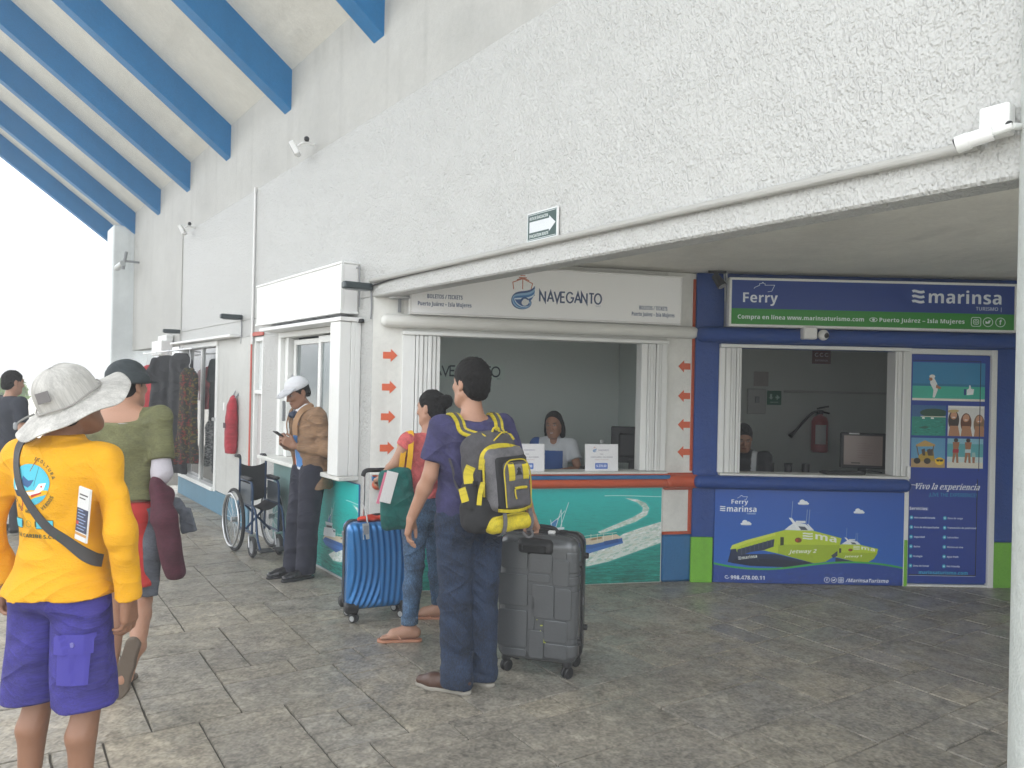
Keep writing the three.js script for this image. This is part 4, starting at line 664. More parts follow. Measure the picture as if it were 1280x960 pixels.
const EDGES = [[0, 1], [2, 3], [4, 5], [6, 7], [0, 2], [1, 3], [4, 6], [5, 7], [0, 4], [1, 5], [2, 6], [3, 7]];
const merge = (list) => mergeGeometries(list);
// where a line along z (from behind: side = 1) or x meets a soft shape
function onto(f, x, y, side = 1, lift = 0.003, from = 0.7) {
  let z = side * from; for (let i = 0; i < 400; i++) { const d = f(x, y, z); if (d < lift) break; z -= side * max(0.0015, min(d * 0.6, 0.05)); if (z * side < -from) break; }
  return [x, y, z];
}
function grad(f, [x, y, z], e = 0.012) { const n = [f(x + e, y, z) - f(x - e, y, z), f(x, y + e, z) - f(x, y - e, z), f(x, y, z + e) - f(x, y, z - e)], L = hypot(...n) || 1; return n.map((v) => v / L); }
// patch of print lying on a soft shape, seen from behind (side 1) or the front (side -1)
function decal(f, x0, x1, y0, y1, side = 1, n = 30, lift = 0.004, jump = 0.14) {
  const P = [], U = [], I = [];
  for (let j = 0; j <= n; j++) for (let i = 0; i <= n; i++) { const u = i / n, v = j / n, p = onto(f, lerp(x0, x1, side > 0 ? u : 1 - u), lerp(y0, y1, v), side, lift); P.push(...p); U.push(u, v); }
  for (let j = 0; j < n; j++) for (let i = 0; i < n; i++) { const a = j * (n + 1) + i, zs = [a, a + 1, a + n + 2, a + n + 1].map((q) => P[3 * q + 2]); if (max(...zs) - min(...zs) > jump || min(...zs.map((z) => z * side)) < -0.3) continue; I.push(a, a + 1, a + n + 2, a, a + n + 2, a + n + 1); }
  const g = new THREE.BufferGeometry(); g.setAttribute('position', new THREE.Float32BufferAttribute(P, 3)); g.setAttribute('uv', new THREE.Float32BufferAttribute(U, 2)); g.setIndex(I); g.computeVertexNormals(); return g;
}
const v3 = { add: (a, b, s = 1) => [a[0] + b[0] * s, a[1] + b[1] * s, a[2] + b[2] * s], sub: (a, b) => [a[0] - b[0], a[1] - b[1], a[2] - b[2]], len: (a) => hypot(...a), norm: (a) => { const L = hypot(...a) || 1; return a.map((v) => v / L); }, cross: (a, b) => [a[1] * b[2] - a[2] * b[1], a[2] * b[0] - a[0] * b[2], a[0] * b[1] - a[1] * b[0]], dot: (a, b) => a[0] * b[0] + a[1] * b[1] + a[2] * b[2], mix: (a, b, t) => a.map((v, i) => lerp(v, b[i], t)) };
// hand: wrist, direction of the fingers, normal out of the palm, thumb side; curl of the four fingers
function hand(wrist, dir, palmN, thumb, { s = 1, curl = [0.5, 0.55, 0.6, 0.65], thumbIn = 0.5, k = 0.007 } = {}) {
  const f = v3.norm(dir); let n = v3.norm(v3.sub(palmN, f.map((v) => v * v3.dot(palmN, f)))); const c = v3.cross(n, f), t = v3.dot(c, thumb) >= 0 ? c : c.map((v) => -v);
  const P = (a, b, cc) => [0, 1, 2].map((i) => wrist[i] + s * (f[i] * a + t[i] * b + n[i] * cc)), out = [];
  const off = [0.030, 0.010, -0.010, -0.028], base = [0.086, 0.09, 0.086, 0.078], len = [0.072, 0.080, 0.074, 0.058], rad = [0.0092, 0.0095, 0.009, 0.008];
  for (let i = 0; i < 4; i++) out.push(S.cap(P(0.008, off[i] * 0.62, 0), P(base[i] - 0.004, off[i], 0), 0.0155 * s, 0.0125 * s, 0.014));
  out.push(S.cap(P(0.02, 0.022, 0.008), P(0.05, 0.034, 0.012), 0.015 * s, 0.012 * s, 0.014), S.cap(P(0.02, -0.02, 0.006), P(0.07, -0.026, 0.006), 0.013 * s, 0.011 * s, 0.012));
  for (let i = 0; i < 4; i++) {
    let a = base[i], h = 0, ang = 0, o = off[i]; const seg = [0.45, 0.31, 0.24], spread = [0.06, 0.015, -0.03, -0.09][i];
    let p = P(a, o, h);
    for (let q = 0; q < 3; q++) { ang += curl[i] * [0.8, 1.15, 0.7][q]; const L = len[i] * seg[q]; a += cos(ang) * L; h += sin(ang) * L; o += spread * L * cos(ang); const e = P(a, o, h); out.push(S.cap(p, e, rad[i] * s * (1 - 0.07 * q), rad[i] * s * (0.95 - 0.09 * q), q ? 0.003 : k)); p = e; }
  }
  const t0 = P(0.03, 0.030, 0.008), t1 = P(0.058, 0.052, 0.012 + 0.012 * thumbIn), t2 = P(0.086, 0.058 - 0.016 * thumbIn, 0.016 + 0.026 * thumbIn), t3 = P(0.106, 0.057 - 0.026 * thumbIn, 0.018 + 0.036 * thumbIn);
  out.push(S.cap(t0, t1, 0.0145 * s, 0.0115 * s, 0.01), S.cap(t1, t2, 0.0112 * s, 0.0098 * s, 0.004), S.cap(t2, t3, 0.0098 * s, 0.008 * s, 0.003));
  return out;
}
// head in its own axes: face towards -z, centre between the ears; returns parts and the matrix
function headParts(c, yaw, pitch, roll, s = 1, o = {}) {
  const m = new THREE.Matrix4().makeRotationFromEuler(new THREE.Euler(pitch, yaw, roll, 'YXZ')), w = (x, y, z) => { const v = V(x * s, y * s, z * s).applyMatrix4(m); return [c[0] + v.x, c[1] + v.y, c[2] + v.z]; };
  const E = (p, r, k) => S.ell(w(...p), r.map((v) => v * s), k * s, m), K = (a, b, r1, r2, k) => S.cap(w(...a), w(...b), r1 * s, r2 * s, k * s);
  const parts = [E([0, 0.032, 0.012], [0.074, 0.092, 0.095], 0.03), E([0, -0.028, -0.034], [0.060, 0.085, 0.056], 0.035), E([0, -0.08, -0.046], [0.043, 0.036, 0.042], 0.03), K([-0.03, 0.028, -0.076], [0.03, 0.028, -0.076], 0.012, 0.012, 0.018),
    K([0, 0.012, -0.088], [0, -0.026, -0.108], 0.008, 0.0125, 0.009), E([-0.013, -0.03, -0.096], [0.009, 0.008, 0.01], 0.006), E([0.013, -0.03, -0.096], [0.009, 0.008, 0.01], 0.006), E([-0.034, -0.018, -0.07], [0.02, 0.016, 0.018], 0.02), E([0.034, -0.018, -0.07], [0.02, 0.016, 0.018], 0.02),
    E([0, -0.0565, -0.088], [0.023, 0.0055, 0.011], 0.006), E([0, -0.067, -0.086], [0.02, 0.0065, 0.011], 0.006), E([0, -0.1, -0.074], [0.018, 0.014, 0.014], 0.016), K([-0.05, -0.055, 0.0], [-0.025, -0.095, -0.055], 0.02, 0.018, 0.03), K([0.05, -0.055, 0], [0.025, -0.095, -0.055], 0.02, 0.018, 0.03)];
  for (const q of [-1, 1]) parts.push(E([0.074 * q, -0.002, 0.012], [0.009, 0.031, 0.019], 0.008), E([0.076 * q, -0.026, 0.004], [0.007, 0.011, 0.009], 0.006));
  const inv = m.clone().invert(), local = (x, y, z) => V(x - c[0], y - c[1], z - c[2]).applyMatrix4(inv).multiplyScalar(1 / s);
  const skin = o.skin ?? [0.4, 0.22, 0.145], lip = o.lip ?? [skin[0] * 0.85, skin[1] * 0.55, skin[2] * 0.55];
  const paint = (x, y, z) => {
    const p = local(x, y, z); let col = skin;
    if (p.z < -0.05 && p.y > -0.15 && abs(p.x) < 0.075) {
      const ax = abs(p.x) - 0.031, ay = p.y - 0.009, e = (ax / 0.0135) ** 2 + (ay / 0.0058) ** 2;
      if (e < 1.5) col = [skin[0] * 0.35, skin[1] * 0.3, skin[2] * 0.3]; if (e < 1) col = ax * ax + ay * ay < 0.0055 ** 2 ? [0.012, 0.009, 0.007] : [0.4, 0.36, 0.33];
      const b = (ax / 0.019) ** 2 + ((p.y - 0.03 + ax * ax * 9) / 0.0042) ** 2; if (b < 1) col = [0.02, 0.014, 0.01];
      const l = (p.x / 0.024) ** 2 + ((p.y + 0.062) / 0.0085) ** 2; if (l < 1) { col = lip; if (o.smile && abs(p.y + 0.0612) < 0.0026 && abs(p.x) < 0.016) col = [0.55, 0.52, 0.48]; else if (abs(p.y + 0.0618) < 0.0016) col = [skin[0] * 0.25, skin[1] * 0.15, skin[2] * 0.15]; }
      if (p.y < -0.024 && p.y > -0.04 && p.z < -0.094 && abs(p.x) < 0.014 && abs(p.x) > 0.005 && p.y < -0.036) col = [skin[0] * 0.4, skin[1] * 0.3, skin[2] * 0.3];
    }
    return col;
  };
  return { parts, m, w, local, paint, s, c };
}
const fold = (x, y, z, f, a) => a * (1 - abs(2 * noise(x * f, y * f, z * f))) ;
// torso sections scaled to a build: [fraction of height, x, z, half width, half depth]
const TORSO = { man: [[0.855, 0, 0.012, 0.150, 0.105], [0.93, 0, 0.012, 0.168, 0.118], [1.0, 0, 0.002, 0.160, 0.110], [1.07, 0, -0.005, 0.152, 0.105], [1.18, 0, -0.002, 0.160, 0.112], [1.29, 0, 0.008, 0.172, 0.116], [1.38, 0, 0.014, 0.165, 0.100], [1.44, 0, 0.018, 0.115, 0.075], [1.485, 0, 0.014, 0.062, 0.060]],
  woman: [[0.855, 0, 0.015, 0.165, 0.110], [0.93, 0, 0.018, 0.172, 0.122], [1.0, 0, 0.005, 0.152, 0.105], [1.08, 0, -0.006, 0.132, 0.094], [1.18, 0, -0.010, 0.142, 0.108], [1.28, 0, -0.006, 0.150, 0.108], [1.37, 0, 0.008, 0.142, 0.086], [1.43, 0, 0.014, 0.095, 0.062], [1.47, 0, 0.010, 0.05, 0.05]] };
function torso(kind, H, grow = 0, y0 = 0, y1 = 9, o = {}) {
  const k = H / 1.75, wd = (o.wide ?? 1); return TORSO[kind].map(([y, x, z, a, b]) => { const Y = y * k; const lean = o.lean ? o.lean(Y) : [0, 0]; return [Y, x * k + lean[0], z * k + lean[1], a * k * wd + grow, b * k * (o.deep ?? wd) + grow]; }).filter(([y]) => y >= y0 - 0.001 && y <= y1 + 0.001);
}
const skinMat = () => new THREE.MeshStandardMaterial({ vertexColors: true, roughness: 0.5, bumpMap: T.fine, bumpScale: 0.0008 });
T.hair = dataTex(256, (u, v) => 0.5 + 0.5 * sin(u * 400 + 9 * s2(u, v)) * s4(u, v), { repeat: 3 });
const hairMat = (c = lin(0.006, 0.005, 0.0045)) => new THREE.MeshPhysicalMaterial({ color: c, roughness: 0.75, specularIntensity: 0.45, bumpMap: T.hair, bumpScale: 0.005 });
const cloth = (c, o = {}) => mat(c, 0.85, { bumpMap: T.crease, bumpScale: 0.032, ...o });
{
  const d1 = tileNoise(61, 8), d2 = tileNoise(62, 40), d3 = tileNoise(63, 250), d4 = tileNoise(64, 500, 60);
  T.denim = dataTex(512, (u, v) => { const k = 0.72 + 0.22 * (d1(u, v) - 0.5) + 0.10 * (d2(u, v) - 0.5) + 0.35 * (d3(u, v) - 0.5) + 0.4 * (d4(u, v) - 0.5); return [k * 0.9, k, k * 1.08]; }, { srgb: true, repeat: 1.6 });
  T.fabric = dataTex(512, (u, v) => { const k = 0.86 + 0.14 * (d1(u, v) - 0.5) + 0.12 * (d2(u, v) - 0.5) + 0.14 * (d3(u, v) - 0.5); return [k, k, k]; }, { srgb: true, repeat: 1.3 });
}
// ---------------------------------------------------------------- helpers for figures
const SK = { tan: [0.40, 0.215, 0.14], brown: [0.27, 0.135, 0.08], dark: [0.17, 0.085, 0.05], fair: [0.46, 0.28, 0.2] };
// one continuous body: trunk, neck, limbs in one field; head and hands meshed finer and merged into it
function bodyMesh(root, { skin, H, kind = 'man', j, head, hands = [], feet = [], extra = [], lean, cell = 0.011, trunkTop = 9, legs = 0.86, hcell = 0.0048 }) {
  const k = H / 1.75, B = trunkTop > 0 ? [S.loft(torso(kind, H, -0.012, 0, trunkTop, { lean }), j.turn ?? 0, 0.03)] : [];
  B.push(S.cap(j.neck, v3.add(head.c, [0, -0.03, 0]), 0.058 * k, 0.052 * k, 0.03));
  for (const s of ['L', 'R']) {
    if (j['sh' + s]) { B.push(S.cap(v3.mix(j.neck, j['sh' + s], 0.35).map((v, i) => v - (i === 1 ? 0.055 : 0)), j['sh' + s], 0.05 * k, 0.05 * k, 0.04), S.cap(j['sh' + s], j['el' + s], 0.049 * k, 0.039 * k, 0.025), S.cap(j['el' + s], v3.mix(j['el' + s], j['wr' + s], 0.3), 0.038 * k, 0.040 * k, 0.02), S.cap(v3.mix(j['el' + s], j['wr' + s], 0.3), j['wr' + s], 0.039 * k, 0.0265 * k, 0.02)); }
    if (j['hip' + s]) { const kn = j['kn' + s], an = j['an' + s], cf = v3.add(v3.mix(kn, an, 0.32), j.back ?? [0, 0, 0.02]); const g = k * legs; B.push(S.cap(j['hip' + s], kn, 0.078 * g, 0.052 * g, 0.03), S.cap(kn, an, 0.047 * g, 0.034 * g, 0.02), S.cap(v3.mix(kn, an, 0.08), cf, 0.045 * g, 0.05 * g, 0.02), S.cap(cf, v3.mix(kn, an, 0.7), 0.048 * g, 0.036 * g, 0.02)); }
  }
  const all = [...B, ...head.parts, ...hands.flatMap((h) => h.parts), ...feet, ...extra];
  const colorAt = (x, y, z) => (hypot(x - head.c[0], y - head.c[1], z - head.c[2]) < 0.16 ? head.paint(x, y, z) : skin);
  const hb = 0.14 * head.s, boxes = [{ b: [head.c[0] - hb, head.c[0] + hb, head.c[1] - hb * 1.02, head.c[1] + hb * 1.02, head.c[2] - hb, head.c[2] + hb], cell: hcell }];
  for (const h of hands) { const r = 0.13 * (h.s ?? 1), c = h.c; boxes.push({ b: [c[0] - r, c[0] + r, c[1] - r, c[1] + r, c[2] - r, c[2] + r], cell: hcell * 0.85 }); }
  const inside = (b, x, y, z, m) => x > b[0] + m && x < b[1] - m && y > b[2] + m && y < b[3] - m && z > b[4] + m && z < b[5] - m;
  const P = Object.values(j).filter(Array.isArray), lo = (i) => min(...P.map((p) => p[i])) - 0.24, hi = (i) => max(...P.map((p) => p[i])) + 0.24;
  const g = [soft(all, [lo(0), hi(0), max(-0.02, lo(1)), hi(1), lo(2), hi(2)], cell, { color: colorAt, skip: (x, y, z) => boxes.some(({ b }) => inside(b, x, y, z, cell * 1.5)) })];
  for (const { b, cell: c } of boxes) g.push(soft(all, b, c, { color: colorAt }));
  const m = part(root, 'body', merge(g), skinMat()); return { all, mesh: m };
}
const handAt = (wr, dir, n, th, o = {}) => ({ parts: hand(wr, dir, n, th, o), c: v3.add(wr, v3.norm(dir), 0.085 * (o.s ?? 1)), s: o.s ?? 1 });
function hairMesh(root, h, { nape = -0.08, side = -0.02, r = [0.079, 0.098, 0.101], grow = 0, extra = [], m = hairMat(), amp = 0.006, slope = 0.62, front = -0.03, name = 'hair' } = {}) {
  const mod = (d, x, y, z) => { const p = h.local(x, y, z); d += amp * noise(x * 70, y * 50, z * 70) + amp * 0.6 * noise(x * 160, y * 60, z * 160); return max(d, ((front - max(0, p.y) * slope) - p.z) * 0.9, lerp(side, nape, smooth(0.0, 0.06, p.z)) - p.y); };
  const rr = r.map((v) => (v + grow) * h.s), b = 0.15 * h.s, c = h.c;
  return part(root, name, soft([S.ell(h.w(0, 0.034, 0.014), rr, 0.02, h.m), S.ell(h.w(0, -0.03, 0.045), [0.066 * h.s, 0.062 * h.s, 0.064 * h.s], 0.03, h.m), ...extra], [c[0] - b, c[0] + b, c[1] - b, c[1] + b, c[2] - b, c[2] + b], 0.005, { mod }), m);
}
function shoe(root, name, heel, toe, { w = 0.044, h = 0.05, m, sole = mat(lin(0.3, 0.28, 0.24), 0.7), open = 0.085, ankle }) {
  const d = v3.norm(v3.sub(toe, heel)), mid = v3.mix(heel, toe, 0.45), ball = v3.mix(heel, toe, 0.72);
  const U = [S.cap(v3.add(heel, [0, h * 0.55, 0]), v3.add(mid, [0, h * 0.35, 0]), 0.036, 0.036, 0.03), S.cap(v3.add(mid, [0, h * 0.3, 0]), v3.add(ball, [0, h * 0.12, 0]), 0.04, w * 0.92, 0.03), S.cap(v3.add(ball, [0, h * 0.1, 0]), v3.add(toe, [0, 0.0, 0]), w * 0.95, 0.03, 0.03)];
  if (ankle) U.push(S.cap(v3.add(heel, [0, h * 0.8, 0]), ankle, 0.036, 0.04, 0.02));
  const b = [min(heel[0], toe[0]) - 0.09, max(heel[0], toe[0]) + 0.09, 0.008, 0.13, min(heel[2], toe[2]) - 0.09, max(heel[2], toe[2]) + 0.09];
  const y0 = min(heel[1], toe[1]) - 0.028;
  const s = part(root, name, soft(U, b, 0.005, { mod: (q, x, y) => max(q, y0 + 0.018 - y, y - y0 - 0.085 - 0.02) }), m);
  const so = [S.cap([heel[0], y0 + 0.01, heel[2]], [mid[0], y0 + 0.01, mid[2]], 0.037, 0.036, 0.02), S.cap([mid[0], y0 + 0.01, mid[2]], [ball[0], y0 + 0.01, ball[2]], 0.037, w + 0.003, 0.02), S.cap([ball[0], y0 + 0.01, ball[2]], [toe[0], y0 + 0.01, toe[2]], w + 0.003, 0.034, 0.02)];
  part(s, 'sole', soft(so, [b[0], b[1], y0 - 0.02, y0 + 0.04, b[4], b[5]], 0.004, { mod: (q, x, y) => max(q, y - y0 - 0.021, y0 + 0.0 - y) }), sole);
  return s;
}
const barefoot = (an, heel, toe) => { const s = v3.norm(v3.cross(v3.sub(toe, heel), [0, 1, 0])), out = [S.cap(an, v3.add(heel, [0, 0.03, 0]), 0.033, 0.03, 0.025), S.cap(v3.add(heel, [0, 0.032, 0]), v3.add(v3.mix(heel, toe, 0.66), [0, 0.022, 0]), 0.03, 0.034, 0.02), S.cap(v3.add(an, [0, -0.01, 0]), v3.add(v3.mix(heel, toe, 0.6), [0, 0.026, 0]), 0.033, 0.03, 0.03)]; for (let i = 0; i < 5; i++) { const o = (i - 2) * 0.0155, L = [0.99, 1, 0.97, 0.93, 0.88][i]; out.push(S.cap(v3.add(v3.add(v3.mix(heel, toe, 0.66), s, o), [0, 0.018, 0]), v3.add(v3.add(v3.mix(heel, toe, L), s, o * 1.05), [0, 0.012, 0]), 0.011, i === 0 ? 0.011 : 0.0085, 0.012)); } return out; };
function sleeve(sh, el, wr, upto, r0, r1, k = 0.035) {                          // upto 0..1 upper arm, 1..2 forearm
  if (upto <= 1) { const e = v3.mix(sh, el, upto); return [S.cut(S.cap(sh, v3.add(e, v3.norm(v3.sub(el, sh)), 0.05), r0, r1, k), e, v3.sub(el, sh))]; }
  const e = v3.mix(el, wr, upto - 1), d = v3.sub(wr, el); return [S.cap(sh, el, r0, lerp(r0, r1, 0.55), k), S.cut(S.cap(el, v3.add(e, v3.norm(d), 0.03), lerp(r0, r1, 0.55), r1, k), e, d)];
}
const yoke = (neck, sh, r, k = 0.05) => S.cap(v3.mix(neck, sh, 0.3).map((v, i) => v - (i === 1 ? r + 0.0 : 0)), sh, r, r, k);
const bounds = (pts, m) => [0, 1, 2].flatMap((i) => [min(...pts.map((p) => p[i])) - m, max(...pts.map((p) => p[i])) + m]);

// ---------------------------------------------------------------- man with the backpack at the ticket counter
let NAVY;
{
  const t = thing('person', 'man in navy T-shirt and jeans seen from behind wearing a yellow and grey backpack', 'person', 'W', [-0.22, 0, -4.2], 0.52), H = 1.77;
  const j = { neck: [0, 1.49, 0.015], shL: [-0.19, 1.425, 0.015], elL: [-0.238, 1.165, 0.005], wrL: [-0.302, 0.925, -0.085], shR: [0.19, 1.43, 0.01], elR: [0.295, 1.15, 0.03], wrR: [0.43, 0.90, -0.055], hipL: [-0.088, 0.92, 0.01], knL: [-0.072, 0.49, 0.0], anL: [-0.07, 0.085, 0.04], hipR: [0.09, 0.92, 0.01], knR: [0.095, 0.49, 0.0], anR: [0.10, 0.085, 0.0] };
  const head = headParts([0.0, 1.655, -0.012], 0.25, -0.02, 0, 1.09, { skin: SK.tan });
  const hands = [handAt(j.wrL, [-0.12, -1, -0.22], [0.75, 0.1, 0.6], [-0.55, 0, -0.9], { curl: [0.35, 0.45, 0.55, 0.6], s: 1.03 }), handAt(j.wrR, [0.38, -0.8, -0.12], [-0.75, -0.45, 0.2], [-0.1, -0.2, -1], { curl: [0.75, 0.8, 0.85, 0.9], s: 1.03, thumbIn: 0.9 })];
  const { all } = bodyMesh(t, { skin: SK.tan, H, j, head, hands });
  hairMesh(t, head, { nape: -0.09, grow: 0.004 });
  const wr = (d, x, y, z) => d + fold(x * 0.8 + y * 0.5, y * 1.1 - x * 0.5 + z * 0.3, z * 0.8, 6, 0.008) + 0.005 * noise(x * 14, y * 7, z * 14) + 0.003 * noise(x * 30, y * 15, z * 30);
  const sp = [S.loft(torso('man', H, 0.03, 0.92, 1.47), 0, 0.03), yoke(j.neck, j.shL, 0.062), yoke(j.neck, j.shR, 0.062), ...sleeve(j.shL, j.elL, j.wrL, 0.72, 0.068, 0.072), ...sleeve(j.shR, j.elR, j.wrR, 0.7, 0.068, 0.072)];
  const smod = (d, x, y, z) => max(wr(d, x, y, z), 0.925 - y, y - 1.5, -(hypot(x, (y - 1.52), z - 0.0) - 0.07));
  const sf = evaluate(sp, smod);
  part(t, 'shirt', soft(sp, [-0.36, 0.38, 0.9, 1.54, -0.22, 0.24], 0.009, { mod: smod }), cloth(lin(0.058, 0.054, 0.155), { map: T.fabric }));
  const jp = [S.loft(torso('man', H, 0.02, 0.84, 1.0), 0, 0.03), S.ell([-0.075, 0.90, 0.075], [0.09, 0.10, 0.075], 0.04), S.ell([0.075, 0.90, 0.075], [0.09, 0.10, 0.075], 0.04)];
  for (const s of ['L', 'R']) jp.push(S.cap(j['hip' + s], j['kn' + s], 0.112, 0.09, 0.022), S.cap(j['kn' + s], [j['an' + s][0], 0.05, j['an' + s][2]], 0.09, 0.088, 0.02), S.cap([j['an' + s][0], 0.09, j['an' + s][2]], [j['an' + s][0], 0.05, j['an' + s][2] - 0.02], 0.092, 0.09, 0.02));
  const jmod = (d, x, y, z) => { const low = smooth(0.42, 0.1, y) + 0.8 * smooth(0.2, 0.0, abs(y - 0.52)) + 0.6 * smooth(0.16, 0, abs(y - 0.8)); return max(d + (0.35 + low) * (0.008 * noise(x * 9, y * 22 + x * 10, z * 9) + fold(x * 0.7, y * 1.5 + x * 1.2, z * 0.7, 8, 0.006)), 0.028 + 0.012 * sin(x * 40) * 0.4 - y, y - 1.0); };
  const jf = evaluate(jp, jmod), denim = mat(lin(0.033, 0.052, 0.10), 0.85, { map: T.denim, bumpMap: T.crease, bumpScale: 0.04 });
  const je = part(t, 'jeans', soft(jp, [-0.26, 0.27, 0.0, 1.02, -0.2, 0.24], 0.009, { mod: jmod }), denim);
  const pk = mat(lin(0.042, 0.060, 0.11), 0.85, { map: T.denim, bumpMap: T.crease, bumpScale: 0.04 });
  part(je, 'pocket', decal(jf, -0.145, -0.03, 0.775, 0.905, 1, 14, 0.005), pk); part(je, 'pocket', decal(jf, 0.035, 0.145, 0.775, 0.905, 1, 14, 0.005), pk);
  const brown = mat(lin(0.075, 0.035, 0.022), 0.42);
  shoe(t, 'shoe', [-0.045, 0.03, 0.085], [-0.205, 0.028, -0.125], { m: brown, w: 0.047 }); shoe(t, 'shoe', [0.12, 0.03, 0.045], [-0.025, 0.028, -0.17], { m: brown, w: 0.047 });
  NAVY = { f: sf, t };
}
// backpack on his back
{
  const b = thing('backpack', 'yellow, grey and black backpack hanging low on the back of the man in navy', 'backpack', 'W', [-0.22, 0, -4.2], 0.52);
  const tilt = (dx, dy) => new THREE.Matrix4().makeRotationFromEuler(new THREE.Euler(-0.10, 0.10, 0.06, 'YXZ')), R = tilt(), o = [0.015, 1.16, 0.255];
  const at = (x, y, z) => { const v = V(x, y, z).applyMatrix4(R); return [o[0] + v.x, o[1] + v.y, o[2] + v.z]; };
  const grey = mat(lin(0.10, 0.095, 0.105), 0.8, { bumpMap: T.weave, bumpScale: 0.0015, map: T.fabric }), lgrey = mat(lin(0.17, 0.165, 0.175), 0.8, { bumpMap: T.weave, bumpScale: 0.0015, map: T.fabric }), yel = mat(lin(0.72, 0.58, 0.025), 0.7, { bumpMap: T.weave, bumpScale: 0.0012, map: T.fabric }), blk = mat(lin(0.012, 0.012, 0.014), 0.75, { bumpMap: T.weave, bumpScale: 0.0015 });
  const wob = (a) => (d, x, y, z) => d + a * noise(x * 14, y * 12, z * 14) + a * 0.5 * noise(x * 34, y * 30, z * 34);
  const sb = (name, list, m, c = 0.007, a = 0.006, lab) => part(b, name, soft(list, bounds([o], 0.36), c, { mod: wob(a) }), m, lab);
  sb('main_bag', [S.rbox(at(0, 0.0, -0.035), [0.155, 0.235, 0.075], 0.07, 0.02, R), S.ell(at(-0.0, 0.17, -0.05), [0.12, 0.09, 0.06], 0.04, R)], grey);
  sb('lower_bag', [S.rbox(at(-0.01, -0.165, -0.02), [0.172, 0.095, 0.095], 0.06, 0.02, R)], blk);
  sb('front_compartment', [S.rbox(at(0.03, 0.0, 0.05), [0.125, 0.165, 0.05], 0.05, 0.02, R)], lgrey, 0.006, 0.004);
  sb('zip_band', [S.rbox(at(0.045, -0.015, 0.088), [0.103, 0.135, 0.022], 0.022, 0.01, R)], blk, 0.006, 0.003);
  sb('front_pocket', [S.rbox(at(0.06, -0.03, 0.108), [0.078, 0.118, 0.022], 0.02, 0.01, R)], grey, 0.006, 0.003);
  const strip = (x, y0, y1, w, z) => ribbon([at(x, y0, z - 0.012), at(x, y0 + 0.02, z), at(x, (y0 + y1) / 2, z + 0.003), at(x, y1 - 0.015, z), at(x, y1, z - 0.012)], [0, 1, 2, 3, 4].map(() => at(0, 0, 1).map((v, i) => v - o[i])), w, 0.004, 14);
  part(b, 'yellow_panel', strip(0.02, -0.02, 0.084, 0.036, 0.131), yel); part(b, 'yellow_panel', strip(0.108, -0.02, 0.08, 0.036, 0.131), yel); part(b, 'pale_panel', strip(0.064, -0.02, 0.082, 0.046, 0.130), lgrey);
  part(b, 'badge', mv(extrude(poly([[-0.02, -0.016], [0.02, -0.016], [0.008, 0.006], [0.012, 0.012], [0, 0.024], [-0.012, 0.012], [-0.006, 0.006]]), 0.003, 0.0006).applyMatrix4(R), ...at(0.064, 0.035, 0.134)), blk);
  const pipe = (pts, r = 0.005) => tube(pts.map((p) => at(...p)), r, 40, 7);
  part(b, 'zip', [pipe([[0.03, -0.048, 0.132], [0.065, -0.046, 0.134], [0.105, -0.048, 0.131]], 0.008), pipe([[0.032, -0.05, 0.134], [0.03, -0.08, 0.137], [0.036, -0.1, 0.135]], 0.004)], yel);
  part(b, 'piping', [pipe([[-0.018, -0.14, 0.118], [-0.02, -0.03, 0.124], [-0.016, 0.06, 0.124], [0.01, 0.092, 0.122], [0.06, 0.098, 0.124], [0.115, 0.09, 0.122], [0.14, 0.05, 0.122], [0.142, -0.06, 0.12], [0.135, -0.145, 0.115]], 0.0035), pipe([[-0.095, -0.12, 0.03], [-0.102, 0.0, 0.055], [-0.095, 0.1, 0.06], [-0.06, 0.15, 0.062]], 0.006)], yel);
  part(b, 'yellow_arch', ribbon([at(-0.1, 0.06, 0.05), at(-0.088, 0.135, 0.058), at(-0.04, 0.168, 0.06), at(0.05, 0.172, 0.062), at(0.14, 0.15, 0.055)], [at(-0.6, 0.2, 0.8), at(-0.4, 0.5, 0.8), at(-0.1, 0.7, 0.8), at(0, 0.7, 0.8), at(0.2, 0.6, 0.8)].map((p) => v3.sub(p, o)), (q) => 0.045 - 0.026 * q, 0.006, 30), yel);
  sb('lower_pocket', [S.rbox(at(0.03, -0.222, 0.065), [0.128, 0.042, 0.04], 0.035, 0.01, R), S.ell(at(-0.07, -0.225, 0.05), [0.05, 0.035, 0.04], 0.03, R)], yel, 0.006, 0.004);
  part(b, 'edge_trim', [ribbon([at(-0.06, -0.148, 0.1), at(0.0, -0.158, 0.128), at(0.08, -0.158, 0.13), at(0.15, -0.148, 0.1)], [at(0, -0.5, 1), at(0, -0.5, 1), at(0, -0.5, 1), at(0, -0.5, 1)].map((p) => v3.sub(p, o)), 0.016, 0.005, 20), pipe([[-0.115, -0.24, 0.06], [-0.08, -0.19, 0.09], [0.0, -0.176, 0.105], [0.1, -0.178, 0.105]], 0.004)], yel);
  part(b, 'strap', [ribbon([at(-0.03, -0.165, 0.112), at(-0.035, -0.215, 0.118), at(-0.04, -0.265, 0.1), at(-0.04, -0.28, 0.06)], [1, 1, 1, 1].map(() => v3.sub(at(0, 0, 1), o)), 0.022, 0.005, 12), ribbon([at(0.14, -0.165, 0.095), at(0.145, -0.215, 0.1), at(0.145, -0.265, 0.085), at(0.14, -0.28, 0.06)], [1, 1, 1, 1].map(() => v3.sub(at(0, 0, 1), o)), 0.022, 0.005, 12), pipe([[0.1, -0.28, 0.07], [0.12, -0.31, 0.09], [0.15, -0.3, 0.09], [0.15, -0.27, 0.07]], 0.006)], lgrey);
  sb('side_pocket', [S.rbox(at(-0.158, -0.07, 0.0), [0.026, 0.075, 0.055], 0.024, 0.01, R)], blk, 0.006, 0.003);
